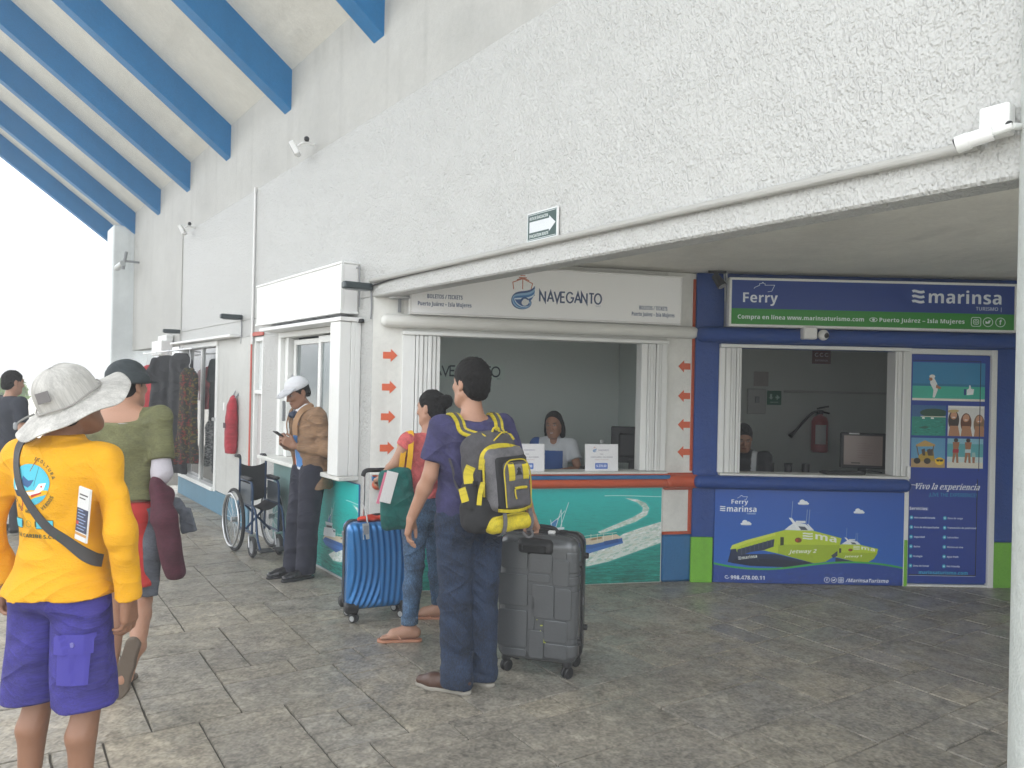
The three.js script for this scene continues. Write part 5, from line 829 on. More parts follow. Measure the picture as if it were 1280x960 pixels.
  for (const g of [ribbon([at(-0.165, 0.085, 0.045), at(-0.175, 0.05, 0.03), at(-0.178, 0.0, 0.035)], [1, 1, 1].map(() => v3.sub(at(-0.75, 0, 0.65), o)), 0.05, 0.006, 10), ribbon([at(-0.12, 0.0, 0.075), at(-0.14, -0.05, 0.072), at(-0.15, -0.11, 0.066)], [1, 1, 1].map(() => v3.sub(at(-0.6, 0, 0.8), o)), 0.024, 0.006, 10), ribbon([at(-0.19, -0.02, -0.01), at(-0.192, -0.05, 0.0), at(-0.19, -0.09, 0.01)], [1, 1, 1].map(() => v3.sub(at(-0.9, 0, 0.4), o)), 0.05, 0.005, 10)]) part(b, 'side_panel', g, yel);
  part(b, 'buckle', mv(box(0.03, 0.026, 0.012, 0, 0, 0, 0.004), ...at(-0.158, 0.0, 0.062)), blk);
  // shoulder straps over the shirt
  const over = (pts) => pts.map(([x, y, s]) => onto(NAVY.f, x, y, s ?? 1, 0.008)), top = (x) => [x, 1.492, 0.018];
  for (const [x, xe] of [[-0.115, -0.06], [0.115, 0.1]]) {
    const pts = [...over([[x * 1.12, 1.30, -1], [x * 1.15, 1.40, -1]]), top(x * 1.05), ...over([[x * 1.0, 1.455, 1], [x * 0.95, 1.41, 1]]), at(xe, 0.22, 0.005), at(xe + 0.01, 0.19, 0.02)], ns = [[0, 0.2, -1], [0, 0.6, -0.8], [0, 1, 0], [0, 0.8, 0.6], [0, 0.4, 1], [0, 0.6, 0.8], [0, 0.5, 0.9]];
    const yy = part(b, 'shoulder_strap', ribbon(pts, ns, 0.052, 0.012, 60), yel); part(yy, 'strap_band', ribbon(pts.map((p, i) => v3.add(p, v3.norm(ns[i]), 0.0075)), ns, 0.018, 0.004, 60), grey);
  }
  part(b, 'lower_strap', ribbon([...over([[-0.17, 1.26, 1], [-0.15, 1.2, 1], [-0.13, 1.12, 1]]), at(-0.15, -0.12, 0)], [[-0.5, 0, 1], [-0.4, 0, 1], [-0.4, 0, 1], [-0.5, 0, 1]], 0.012, 0.004, 20), grey);
  part(b, 'haul_loop', [pipe([[0.02, 0.235, -0.02], [0.03, 0.265, -0.01], [0.06, 0.262, -0.01], [0.065, 0.23, -0.02]], 0.006), pipe([[-0.01, 0.2, 0.035], [0.05, 0.238, 0.03], [0.09, 0.24, 0.02]], 0.004)], yel);
}
// ---------------------------------------------------------------- woman in the coral top
{
  const t = thing('person', 'woman in coral top and jeans seen from behind left of the man in navy', 'person', 'W', [-0.575, 0, -5.13], 0.7), H = 1.56;
  const j = { neck: [0.02, 1.335, 0.025], shL: [-0.145, 1.275, 0.02], elL: [-0.215, 1.12, -0.02], wrL: [-0.225, 1.025, -0.15], shR: [0.165, 1.27, 0.01], elR: [0.2, 1.04, 0.0], wrR: [0.17, 0.86, -0.12], hipL: [-0.075, 0.82, 0.01], knL: [-0.1, 0.45, 0.06], anL: [-0.165, 0.085, 0.12], hipR: [0.085, 0.82, 0.01], knR: [0.17, 0.45, -0.08], anR: [0.25, 0.085, -0.15] };
  const head = headParts([0.03, 1.485, 0.02], 0.35, -0.1, 0, 0.96, { skin: SK.tan });
  const hands = [handAt(j.wrL, [0.05, -0.35, -1], [0.2, -1, 0.2], [0.6, -0.2, 0], { s: 0.9, curl: [0.8, 0.9, 0.95, 1.0] }), handAt(j.wrR, [0, -1, -0.2], [-1, 0, 0], [0, 0, -1], { s: 0.9 })];
  bodyMesh(t, { skin: SK.tan, H, kind: 'woman', j, head, hands, feet: [...barefoot(j.anL, [-0.135, 0.022, 0.15], [-0.315, 0.018, 0.03]), ...barefoot(j.anR, [0.28, 0.022, -0.12], [0.12, 0.018, -0.27])] });
  hairMesh(t, head, { nape: -0.085, side: -0.03, extra: [S.ell(head.w(0, 0.04, 0.13), [0.05, 0.045, 0.045], 0.03)] });
  const sp = [S.loft(torso('woman', H, 0.014, 0.86, 1.36), 0, 0.03), yoke(j.neck, j.shL, 0.05), yoke(j.neck, j.shR, 0.05), ...sleeve(j.shL, j.elL, j.wrL, 0.3, 0.055, 0.058), ...sleeve(j.shR, j.elR, j.wrR, 0.3, 0.055, 0.058)];
  part(t, 'shirt', soft(sp, [-0.3, 0.34, 0.8, 1.42, -0.2, 0.22], 0.009, { mod: (d, x, y, z) => max(d + fold(x, y * 1.5, z, 9, 0.004), 0.83 - y, -(hypot(x - 0.02, y - 1.41, z + 0.02) - 0.085)) }), cloth(lin(0.80, 0.17, 0.17), { map: T.fabric }));
  const jp = [S.loft(torso('woman', H, 0.008, 0.74, 0.9), 0, 0.03), S.ell([-0.065, 0.8, 0.075], [0.09, 0.095, 0.07], 0.04), S.ell([0.08, 0.8, 0.075], [0.09, 0.095, 0.07], 0.04)];
  for (const s of ['L', 'R']) jp.push(S.cap(j['hip' + s], j['kn' + s], 0.098, 0.066, 0.02), S.cap(j['kn' + s], v3.mix(j['kn' + s], j['an' + s], 0.35), 0.064, 0.062, 0.02), S.cap(v3.mix(j['kn' + s], j['an' + s], 0.35), j['an' + s], 0.062, 0.047, 0.02));
  const jm = (d, x, y, z) => max(d + (0.4 + smooth(0.25, 0, abs(y - 0.45))) * fold(x, y * 2, z, 10, 0.0045), 0.115 - y, y - 0.9);
  part(t, 'jeans', soft(jp, [-0.3, 0.32, 0.08, 0.92, -0.2, 0.24], 0.009, { mod: jm }), mat(lin(0.13, 0.20, 0.30), 0.85, { map: T.denim, bumpMap: T.crease, bumpScale: 0.04 }));
  for (const s of ['L', 'R']) part(t, 'jeans_cuff', soft([S.cap(v3.add(j['an' + s], [0, 0.08, 0]), v3.add(j['an' + s], [0, -0.02, 0]), 0.056, 0.054)], bounds([j['an' + s]], 0.13), 0.006, { mod: (d, x, y, z) => max(d + 0.003 * noise(x * 30, y * 30, z * 30), 0.105 - y, y - 0.155) }), mat(lin(0.17, 0.24, 0.33), 0.85, { map: T.denim, bumpMap: T.crease, bumpScale: 0.04 }));
  for (const [h, e] of [[[-0.13, 0.0, 0.16], [-0.325, 0, 0.025]], [[0.285, 0, -0.115], [0.11, 0, -0.275]]]) {
    const d = v3.norm(v3.sub(e, h)), s = [d[2], 0, -d[0]], m = v3.mix(h, e, 0.5);
    const so = part(t, 'flip_flop', soft([S.cap(h, m, 0.033, 0.034, 0.02), S.cap(m, v3.mix(h, e, 0.85), 0.034, 0.044, 0.02), S.cap(v3.mix(h, e, 0.8), v3.mix(h, e, 0.9), 0.043, 0.04, 0.02)], bounds([h, e], 0.07), 0.004, { mod: (q, x, y) => max(q, y - 0.017, -y + 0.001) }), mat(lin(0.42, 0.19, 0.11), 0.6));
    for (const q of [-1, 1]) part(so, 'thong_strap', tube([v3.add(v3.mix(h, e, 0.42), s, 0.036 * q).map((v, i) => v + (i === 1 ? 0.018 : 0)), v3.add(v3.mix(h, e, 0.55), s, 0.028 * q).map((v, i) => v + (i === 1 ? 0.05 : 0)), v3.mix(h, e, 0.78).map((v, i) => v + (i === 1 ? 0.036 : 0))], 0.005, 14, 6), mat(lin(0.5, 0.26, 0.18), 0.5));
  }
  // black bag hanging behind her and a dark strap
  const bg = thing('shoulder_bag', 'black shoulder bag hanging between the woman in coral and the man in navy', 'bag', 'W', [-0.575, 0, -5.13], 0.7);
  part(bg, 'pouch', soft([S.rbox([0.14, 0.93, 0.17], [0.11, 0.13, 0.05], 0.045)], bounds([[0.14, 0.93, 0.17]], 0.2), 0.007, { mod: (d, x, y, z) => d + 0.006 * noise(x * 14, y * 12, z * 14) }), mat(lin(0.014, 0.014, 0.016), 0.7, { bumpMap: T.weave, bumpScale: 0.0015 }));
  part(bg, 'strap', ribbon([[0.05, 1.0, 0.2], [0.06, 1.2, 0.155], [0.09, 1.325, 0.1], [0.11, 1.35, 0.02]], [[0, 0, 1], [0, 0.1, 1], [0, 0.7, 0.8], [0, 1, 0]], 0.03, 0.005, 20), mat(lin(0.016, 0.016, 0.018), 0.7));
  // teal tote over her left shoulder
  const tb = thing('tote_bag', 'teal tote bag with yellow straps hanging from the shoulder of the woman in coral', 'bag', 'W', [-0.575, 0, -5.13], 0.7);
  const yw = cloth(lin(0.78, 0.42, 0.02)), R = new THREE.Matrix4().makeRotationFromEuler(new THREE.Euler(0.05, -0.35, 0.12, 'YXZ'));
  part(tb, 'bag', soft([S.rbox([-0.235, 0.91, 0.05], [0.115, 0.205, 0.052], 0.045, 0.02, R)], bounds([[-0.235, 0.91, 0.05]], 0.27), 0.0075, { mod: (d, x, y, z) => d + 0.011 * noise(x * 9, y * 8, z * 9) + fold(x, y * 0.7, z, 13, 0.005) + 0.05 * smooth(0.98, 1.12, y) * smooth(0.0, 0.06, abs(x + 0.235)) * 0.3 }), cloth(lin(0.005, 0.155, 0.135), { map: T.fabric }));
  for (const dz of [0.025, 0.07]) part(tb, 'strap', ribbon([[-0.215 + dz * 0.6, 1.09, dz + 0.01], [-0.195 + dz * 0.5, 1.22, dz + 0.01], [-0.14, 1.335, 0.02 + dz * 0.3], [-0.15 + dz * 0.2, 1.27, -0.075], [-0.19, 1.12, -0.02]], [[-0.3, 0, 1], [-0.4, 0.2, 0.9], [-0.2, 1, 0.2], [-0.4, 0.3, -0.9], [-0.6, 0, -0.5]], 0.034, 0.006, 40), yw);
  const tk = thing('paper_tag', 'white and pink paper tag tucked at the front of the teal tote bag', 'paper tag', 'W', [-0.575, 0, -5.13], 0.7);
  part(tk, 'sheet', box(0.075, 0.2, 0.006, 0, 0, 0, 0.001).rotateZ(-0.25).rotateY(-0.3).translate(-0.32, 0.99, 0.085), M.plasticWhite); part(tk, 'pink_edge', box(0.02, 0.2, 0.007, -0.042, -0.01, 0, 0.001).rotateZ(-0.25).rotateY(-0.3).translate(-0.32, 0.985, 0.084), mat(lin(0.7, 0.2, 0.3), 0.5));
}
// ---------------------------------------------------------------- man in the cap leaning by the window
{
  const t = thing('person', 'man in white cap and tan jacket leaning on the wall looking at a phone', 'person', 'W', [-1.82, 0, -6.42], 2.27), H = 1.70;
  const lean = (y) => [0, lerp(0.165, 0.105, smooth(0.85, 1.45, y))];
  const j = { neck: [0, 1.425, 0.105], shL: [-0.185, 1.355, 0.13], elL: [-0.245, 1.085, 0.205], wrL: [-0.085, 1.11, -0.03], shR: [0.185, 1.355, 0.12], elR: [0.235, 1.09, 0.15], wrR: [0.075, 1.11, -0.03], hipL: [-0.085, 0.89, 0.15], knL: [-0.09, 0.49, 0.11], anL: [-0.085, 0.08, 0.10], hipR: [0.085, 0.89, 0.15], knR: [0.08, 0.49, 0.09], anR: [0.06, 0.08, 0.045] };
  const head = headParts([0.0, 1.55, 0.03], 0.12, -0.42, 0, 1.0, { skin: SK.brown });
  const hands = [handAt(j.wrL, [0.45, 0.55, -0.75], [0.75, 0.2, 0.45], [0, 0.8, 0.5], { curl: [0.55, 0.6, 0.65, 0.7] }), handAt(j.wrR, [-0.45, 0.5, -0.75], [-0.75, 0.2, 0.45], [0, 0.8, 0.5], { curl: [0.55, 0.6, 0.65, 0.7] })];
  bodyMesh(t, { skin: SK.brown, H, j, head, hands, lean });
  hairMesh(t, head, { nape: -0.06 });
  const wh = cloth(lin(0.72, 0.73, 0.76));
  const cp = part(t, 'cap', soft([S.ell(head.w(0, 0.055, 0.012), [0.086, 0.084, 0.106], 0.02, head.m)], bounds([head.c], 0.2), 0.005, { mod: (d, x, y, z) => max(d, 0.038 - head.local(x, y, z).y) }), wh);
  const brim = new THREE.SphereGeometry(1, 28, 8, 0, 2 * PI, 0, PI / 2).scale(0.085, 0.022, 0.105).applyMatrix4(new THREE.Matrix4().makeRotationX(-0.22)).translate(0, 0.046, -0.082).applyMatrix4(head.m).translate(...head.c); part(cp, 'brim', brim, wh);
  part(cp, 'button', new THREE.SphereGeometry(0.009, 10, 8).translate(...head.w(0, 0.15, 0.012)), wh);
  // shirt with blue front, orange tag
  const sh = [S.loft(torso('man', H, 0.008, 0.84, 1.40, { lean }), 0, 0.03), yoke(j.neck, j.shL, 0.05), yoke(j.neck, j.shR, 0.05)];
  const smod = (d, x, y, z) => max(d + fold(x, y, z, 10, 0.003), 0.86 - y);
  const sf = evaluate(sh, smod);
  const shm = new THREE.MeshStandardMaterial({ vertexColors: true, roughness: 0.8, bumpMap: T.crease, bumpScale: 0.015 });
  const st = part(t, 'shirt', soft(sh, [-0.26, 0.26, 0.8, 1.5, -0.12, 0.34], 0.009, { mod: smod, color: (x, y, z) => (x < 0.035 && x > -0.14 && y > 0.93 && z < 0.16 ? [0.07, 0.22, 0.52] : [0.72, 0.72, 0.74]) }), shm);
  for (const s of [-1, 1]) part(st, 'collar', ribbon([[0.07 * s, 1.44, 0.12], [0.055 * s, 1.43, 0.045], [0.03 * s, 1.38, 0.005]], [[s, 0.3, 0], [s * 0.7, 0.3, -0.7], [s * 0.3, 0.3, -1]], 0.045, 0.006, 12), wh);
  part(t, 'neck_scarf', soft([S.cap([-0.03, 1.37, 0.0], [0.03, 1.365, 0.0], 0.03, 0.028)], bounds([[0, 1.37, 0]], 0.09), 0.006, { mod: (d, x, y, z) => d + 0.008 * noise(x * 40, y * 40, z * 40) }), cloth(lin(0.02, 0.03, 0.06)));
  part(t, 'orange_tag', decal(sf, 0.05, 0.125, 0.87, 1.02, -1, 8, 0.006), mat(lin(0.75, 0.16, 0.03), 0.6));
  const jk = [S.loft(torso('man', H, 0.032, 0.82, 1.42, { lean }).map((q, i) => (i === 0 ? [0.745, q[1], q[2] + 0.01, q[3] + 0.035, q[4] + 0.03] : q)), 0, 0.03), yoke(j.neck, j.shL, 0.065), yoke(j.neck, j.shR, 0.065), ...sleeve(j.shL, j.elL, j.wrL, 1.9, 0.078, 0.048), ...sleeve(j.shR, j.elR, j.wrR, 1.9, 0.078, 0.048), S.cap([-0.07, 1.445, 0.12], [0.07, 1.445, 0.12], 0.032, 0.032, 0.03)];
  const jmod = (d, x, y, z) => { const hw = lerp(0.10, 0.055, smooth(0.8, 1.15, y)) + 0.02 * smooth(1.2, 1.4, y); return max(d + fold(x + z * 0.4, y * 1.2 - z, z, 7, 0.007) + 0.004 * noise(x * 22, y * 18, z * 22), z < 0.16 ? min(hw - abs(x + 0.01), 0.19 - z) : -1, 0.745 - y + 0.03 * smooth(0.15, 0, z), -(hypot(x, y - 1.46, z - 0.05) - 0.07)); };
  const jm = part(t, 'jacket', soft(jk, [-0.36, 0.36, 0.72, 1.52, -0.16, 0.42], 0.009, { mod: jmod }), cloth(lin(0.36, 0.215, 0.12), { map: T.fabric }));
  for (const s of [-1, 1]) part(jm, 'lapel', ribbon([[0.085 * s, 1.45, 0.13], [0.09 * s, 1.40, 0.03], [0.085 * s, 1.30, -0.02], [0.075 * s, 1.2, -0.015]], [[s, 0.6, 0.2], [s * 0.6, 0.3, -0.8], [s * 0.5, 0.1, -1], [s * 0.5, 0, -1]], 0.05, 0.008, 18), cloth(lin(0.33, 0.195, 0.105)));
  const tp = [S.loft(torso('man', H, 0.01, 0.8, 0.97, { lean }), 0, 0.03)];
  for (const s of ['L', 'R']) tp.push(S.cap(j['hip' + s], j['kn' + s], 0.115, 0.092, 0.02), S.cap(j['kn' + s], v3.add(j['an' + s], [0, -0.03, 0.0]), 0.09, 0.083, 0.02));
  part(t, 'trousers', soft(tp, [-0.28, 0.28, 0.0, 1.0, -0.2, 0.36], 0.009, { mod: (d, x, y, z) => max(d + fold(x * 0.7, y * 0.8, z * 0.7, 9, 0.0045) + 0.003 * noise(x * 20, y * 14, z * 20), 0.045 - y, y - 0.97) }), cloth(lin(0.011, 0.012, 0.026)));
  const bk = mat(lin(0.012, 0.012, 0.014), 0.22); shoe(t, 'shoe', [-0.085, 0.03, 0.14], [-0.10, 0.028, -0.085], { m: bk, w: 0.04, sole: bk }); shoe(t, 'shoe', [0.06, 0.03, 0.085], [0.07, 0.028, -0.14], { m: bk, w: 0.04, sole: bk });
  const ph = thing('phone', 'dark phone held by the man in the white cap', 'phone', 'W', [-1.82, 0, -6.42], 2.27); part(ph, 'case', box(0.072, 0.145, 0.01, 0, 0, 0, 0.004).rotateX(-0.95).translate(-0.005, 1.19, -0.105), M.black); part(ph, 'screen', box(0.064, 0.13, 0.002, 0, 0, 0.006, 0.0005).rotateX(-0.95).translate(-0.005, 1.19, -0.105), M.dark);
}
// ---------------------------------------------------------------- man in the yellow shirt, nearest at the left
{
  const PX = -1.65, PZ = -2.85, YAW = -0.22;
  const t = thing('person', 'man in yellow long-sleeved shirt, blue shorts and wide beige sun hat', 'person', 'W', [PX, 0, PZ], YAW), H = 1.69;
  const j = { neck: [0, 1.425, 0.02], shL: [-0.178, 1.35, 0.02], elL: [-0.30, 1.105, 0.05], wrL: [-0.27, 0.86, -0.02], shR: [0.178, 1.345, 0.015], elR: [0.285, 1.10, 0.05], wrR: [0.275, 0.845, -0.01], hipL: [-0.088, 0.87, 0.01], knL: [-0.105, 0.46, -0.015], anL: [-0.11, 0.085, 0.03], hipR: [0.088, 0.87, 0.01], knR: [0.11, 0.46, -0.01], anR: [0.115, 0.085, 0.03] };
  const head = headParts([0.0, 1.535, -0.03], -0.12, 0.22, 0.24, 0.96, { skin: SK.brown });
  const hands = [handAt(j.wrR, [-0.02, -1, -0.12], [-0.9, 0.1, 0.1], [0, -0.1, -1], { curl: [0.4, 0.5, 0.55, 0.6], s: 1.02 }), handAt(j.wrL, [0, -1, -0.1], [0.9, 0, 0.2], [0, 0, -1], { s: 1.02 })];
  bodyMesh(t, { skin: SK.brown, H, j, head, hands, legs: 1, feet: [...barefoot(j.anL, [-0.115, 0.03, 0.06], [-0.13, 0.025, -0.17]), ...barefoot(j.anR, [0.12, 0.03, 0.06], [0.15, 0.025, -0.17])] });
  hairMesh(t, head, { nape: -0.07 });
  const yellow = cloth(lin(0.74, 0.36, 0.006), { bumpScale: 0.035 });
  const sp = [S.loft(torso('man', H, 0.024, 0.86, 1.42).map((q, i) => (i === 0 ? [0.845, q[1], q[2], q[3] + 0.03, q[4] + 0.03] : q)), 0, 0.03), yoke(j.neck, j.shL, 0.062, 0.06), yoke(j.neck, j.shR, 0.062, 0.06), ...sleeve(j.shL, j.elL, j.wrL, 1.98, 0.057, 0.044, 0.04), ...sleeve(j.shR, j.elR, j.wrR, 1.98, 0.057, 0.044, 0.04), S.cap([0, 1.38, 0.02], [0, 1.435, 0.01], 0.075, 0.07, 0.05)];
  const smod = (d, x, y, z) => { const arm = smooth(0.19, 0.26, abs(x)), pit = exp(-(((x - 0.17) / 0.09) ** 2 + ((y - 1.2) / 0.12) ** 2)) + exp(-(((x + 0.17) / 0.09) ** 2 + ((y - 1.2) / 0.12) ** 2)); return max(d + fold(x + y * 0.35, y * 0.8 - x * 0.5, z, 6, 0.006 + 0.008 * pit + 0.003 * arm) + 0.005 * noise(x * 8, y * 6, z * 8) + arm * (fold(x * 1.6, y * 2.2, z * 1.6, 6, 0.003) - 0.008), abs(x) < 0.24 ? 0.845 + 0.012 * sin(x * 9) + 0.006 * sin(x * 31) - y : -1, y - 1.435); };
  const sf = evaluate(sp, smod);
  part(t, 'shirt', soft(sp, [-0.44, 0.42, 0.80, 1.5, -0.26, 0.28], 0.008, { mod: smod }), yellow);
  // print on the back
  const emblem = canvasTex(1024, 1024, (g, w, h) => {
    g.clearRect(0, 0, w, h); const P = (p, c, s, lw) => shapePath(g, p, c, s, lw), cx = 512, cy = 330, ink = '#2f4a34';
    g.fillStyle = '#4fb3c6'; g.beginPath(); g.ellipse(cx, cy, 262, 232, 0, 0, 7); g.fill(); g.save(); g.beginPath(); g.ellipse(cx, cy, 262, 232, 0, 0, 7); g.clip();
    P([[250, 400], [420, 410], [560, 385], [760, 380], [780, 420], [600, 470], [420, 560], [240, 470]], '#e3a81b'); P([[270, 400], [470, 395], [500, 470], [300, 470]], '#27364a'); P([[300, 300], [370, 270], [420, 350], [400, 395], [320, 395]], '#dfe3e0'); P([[430, 230], [520, 280], [590, 270], [560, 330], [520, 360], [440, 330], [420, 290]], '#365a86'); P([[480, 410], [610, 395], [660, 310], [735, 300], [720, 370], [640, 430], [540, 450]], '#e9e7e2'); P([[560, 440], [700, 400], [690, 420], [560, 470]], '#b2352c'); g.fillStyle = '#c43b30'; g.beginPath(); g.arc(690, 340, 12, 0, 7); g.fill(); P([[620, 130], [600, 340]], null, '#2d5160', 6); g.restore();
    P([[590, 30], [520, 180]], null, '#7a3a20', 9); P([[450, 430], [370, 640]], null, '#b2352c', 12);
    g.fillStyle = ink; g.font = 'bold 52px sans-serif'; const arc = (txt, r, a0, a1, out) => { for (let i = 0; i < txt.length; i++) { const a = lerp(a0, a1, i / (txt.length - 1)); g.save(); g.translate(cx + r * 1.06 * sin(a), cy - r * cos(a)); g.rotate(out ? a : a + PI); g.textAlign = 'center'; g.fillText(txt[i], 0, 0); g.restore(); } };
    arc('ICOLTURA', 275, 0.15, 1.25, true); arc('DS DEL MUNDO VERDOS', 322, PI + 0.95, PI - 1.15, false);
    for (const x of [200, 590]) { g.fillStyle = '#54b7c8'; g.fillRect(x, 722, 200, 100); g.strokeStyle = ink; g.lineWidth = 6; g.strokeRect(x, 722, 200, 100); g.fillStyle = ink; g.fillRect(x < 300 ? 392 : 578, 740, 20, 62); } g.strokeStyle = '#8a8a3a'; g.lineWidth = 6; g.beginPath(); g.arc(495, 772, 36, 0, 7); g.stroke();
    g.fillStyle = ink; g.font = 'bold 58px sans-serif'; fitText(g, 'ORA DE CARIBE S.C. DE', 512, 930, 780, 'center');
  });
  part(t, 'back_print', decal(sf, -0.195, 0.14, 1.04, 1.365, 1, 40, 0.003, 9), new THREE.MeshStandardMaterial({ map: emblem, alphaTest: 0.5, transparent: true, roughness: 0.75 }));
  // shorts
  const shp = [S.loft(torso('man', H, 0.010, 0.80, 0.93), 0, 0.03), S.ell([-0.07, 0.86, 0.06], [0.1, 0.1, 0.08], 0.04), S.ell([0.07, 0.86, 0.06], [0.1, 0.1, 0.08], 0.04), S.cap(j.hipL, [-0.112, 0.40, 0.0], 0.102, 0.112, 0.02), S.cap(j.hipR, [0.115, 0.38, 0.0], 0.102, 0.114, 0.02)];
  const hmod = (d, x, y, z) => max(d + fold(x * 1.1, y * 0.55, z * 1.1, 7, 0.006) + 0.003 * noise(x * 20, y * 9, z * 20) + 0.02 * smooth(0.004, 0, abs(x) - 0.004) * smooth(0.8, 0.7, y), 0.45 + 0.02 * x + 0.006 * sin(x * 24 + z * 20) - y, y - 0.93);
  const hf = evaluate(shp, hmod), blue = cloth(lin(0.055, 0.045, 0.30), { map: T.fabric });
  const sho = part(t, 'shorts', soft(shp, [-0.32, 0.32, 0.40, 1.0, -0.22, 0.26], 0.008, { mod: hmod }), blue);
  const pk = mat(lin(0.062, 0.052, 0.33), 0.85, { bumpMap: T.weave, bumpScale: 0.001 });
  part(sho, 'cargo_pocket', decal(hf, 0.09, 0.19, 0.555, 0.70, 1, 14, 0.010), pk); part(sho, 'pocket_flap', decal(hf, 0.082, 0.2, 0.665, 0.735, 1, 14, 0.017), pk);
  part(sho, 'button', mv(new THREE.CylinderGeometry(0.009, 0.009, 0.004, 16).rotateX(PI / 2), ...onto(hf, 0.145, 0.70, 1, 0.019)), mat(lin(0.15, 0.14, 0.4), 0.3));
  for (const s of [-1, 1]) part(t, 'sandal', soft([S.cap([0.118 * s, 0, 0.06], [0.125 * s, 0, -0.05], 0.036, 0.036, 0.02), S.cap([0.125 * s, 0, -0.05], [0.14 * s, 0, -0.15], 0.038, 0.045, 0.02)], [0.118 * s - 0.09, 0.118 * s + 0.11, -0.03, 0.05, -0.24, 0.14], 0.005, { mod: (q, x, y) => max(q, y - 0.02, -y) }), M.black);
  // hat: crown and wide drooping brim, tilted
  const hm = new THREE.Matrix4().makeRotationFromEuler(new THREE.Euler(0.50, -0.1, 0.24, 'ZXY')), hc = [0.0, 1.545, -0.03], beige = cloth(lin(0.60, 0.585, 0.55), { map: T.fabric, bumpScale: 0.004, roughness: 0.7 });
  const ha = (x, y, z) => { const v = V(x, y, z).applyMatrix4(hm); return [hc[0] + v.x, hc[1] + v.y, hc[2] + v.z]; };
  {
    const P = [], I = [], U = [], nA = 84, prof = [];
    for (let i = 0; i <= 10; i++) { const a = i / 10 * PI / 2; prof.push([0.108 * sin(a) ** 0.8, 0.022 + 0.132 * cos(a) ** 0.7]); }
    for (let i = 1; i <= 12; i++) prof.push([0.108 + 0.094 * i / 12, 0.022 - 0.016 * (i / 12)]);
    const inner = prof.map(([r, y]) => [max(r - 0.003, 0), y - 0.005]).reverse(), all = [...prof, ...inner];
    for (const [r, y] of all) for (let k = 0; k <= nA; k++) {
      const th = k / nA * 2 * PI, q = clamp((r - 0.108) / 0.094), e = 1 + 0.14 * sin(th) * sin(th) * 0 + 0.10 * cos(2 * th);
      let yy = y + q * q * (0.010 * cos(2 * th) - 0.020 + 0.010 * sin(3 * th + 1) + 0.005 * sin(7 * th)) + (1 - q) * 0.006 * noise(cos(th) * 2, y * 14, sin(th) * 2);
      P.push(...ha(r * sin(th) * (1 - 0.07 * (1 - q)) * (q > 0 ? 1 : 1), yy, -r * cos(th) * (1 + 0.08) * (q > 0 ? lerp(1, e, q * 0.5) : 1))); U.push(th * 0.2, r);
    }
    for (let a = 0; a < all.length - 1; a++) for (let k = 0; k < nA; k++) { const o = a * (nA + 1) + k; I.push(o, o + nA + 1, o + 1, o + 1, o + nA + 1, o + nA + 2); }
    const g = new THREE.BufferGeometry(); g.setAttribute('position', new THREE.Float32BufferAttribute(P, 3)); g.setAttribute('uv', new THREE.Float32BufferAttribute(U, 2)); g.setIndex(I); g.computeVertexNormals();
    const hat = part(t, 'sun_hat', g, beige);
    const ring = (r, y, d = 1) => { const o = []; for (let k = 0; k <= 30; k++) { const th = k / 30 * 2 * PI * d; o.push(ha(r * sin(th) * 0.94, y + 0.003 * sin(k), -r * cos(th) * 1.08)); } return o; };
    part(hat, 'cord', tube(ring(0.116, 0.03), 0.0032, 80, 6, false), mat(lin(0.3, 0.29, 0.27), 0.8));
    part(hat, 'cord', tube([ha(-0.07, 0.032, 0.105), ha(-0.1, 0.03, 0.125), ha(-0.125, 0.022, 0.14), ha(-0.13, 0.012, 0.15)], 0.004, 16, 6), mat(lin(0.2, 0.2, 0.19), 0.8));
    part(hat, 'toggle', new THREE.CapsuleGeometry(0.007, 0.014, 4, 10).translate(...ha(-0.13, 0.018, 0.148)), M.grey);
    part(hat, 'patch', box(0.052, 0.04, 0.003, 0, 0, 0, 0.001).rotateX(-0.32).rotateY(0.2).translate(0.025, 0.09, 0.117).applyMatrix4(hm).translate(...hc), mat(lin(0.16, 0.15, 0.15), 0.8));
  }
  // bag strap across the back and a printed leaflet under the arm
  const sb = thing('bag_strap', 'dark grey bag strap running diagonally across the back of the yellow shirt', 'bag strap', 'W', [PX, 0, PZ], YAW);
  const path = [[-0.125, 1.405], [-0.105, 1.35], [-0.065, 1.26], [-0.015, 1.18], [0.045, 1.11], [0.1, 1.06], [0.135, 1.025], [0.155, 1.005], [0.17, 0.99], [0.18, 0.98]].map(([x, y]) => onto(sf, x, y, 1, 0.006)); path.unshift([-0.12, 1.43, -0.06], [-0.125, 1.44, 0.02]);  path.reverse(); const pn = path.map((p) => grad(sf, p, 0.03));
  part(sb, 'webbing', ribbon(path, pn, (q) => 0.033 + 0.012 * smooth(0.45, 0.15, q), 0.004, 70), mat(lin(0.05, 0.05, 0.053), 0.7, { bumpMap: T.weave, bumpScale: 0.002 }));
  const lf = canvasTex(256, 512, (g, w, h) => { g.fillStyle = '#cfd2d2'; g.fillRect(0, 0, w, h); g.fillStyle = '#2a3550'; g.fillRect(0, 200, w, 230); g.fillStyle = '#8fa4c8'; for (let i = 0; i < 7; i++) g.fillRect(24, 215 + i * 30, 120 + (i * 53) % 90, 9); g.fillStyle = '#a33'; g.fillRect(0, 330, 60, 34); g.fillStyle = '#b98a50'; g.fillRect(0, 440, w, 26); g.fillStyle = '#3b3b40'; g.fillRect(30, 60, 190, 14); g.fillRect(30, 96, 140, 12); });
  const le = thing('leaflet', 'folded printed leaflet tucked under the right arm of the yellow shirt', 'leaflet', 'W', [PX, 0, PZ], YAW), lg = (g) => g.rotateZ(-0.12).rotateY(-0.35).translate(0.19, 1.165, 0.12);
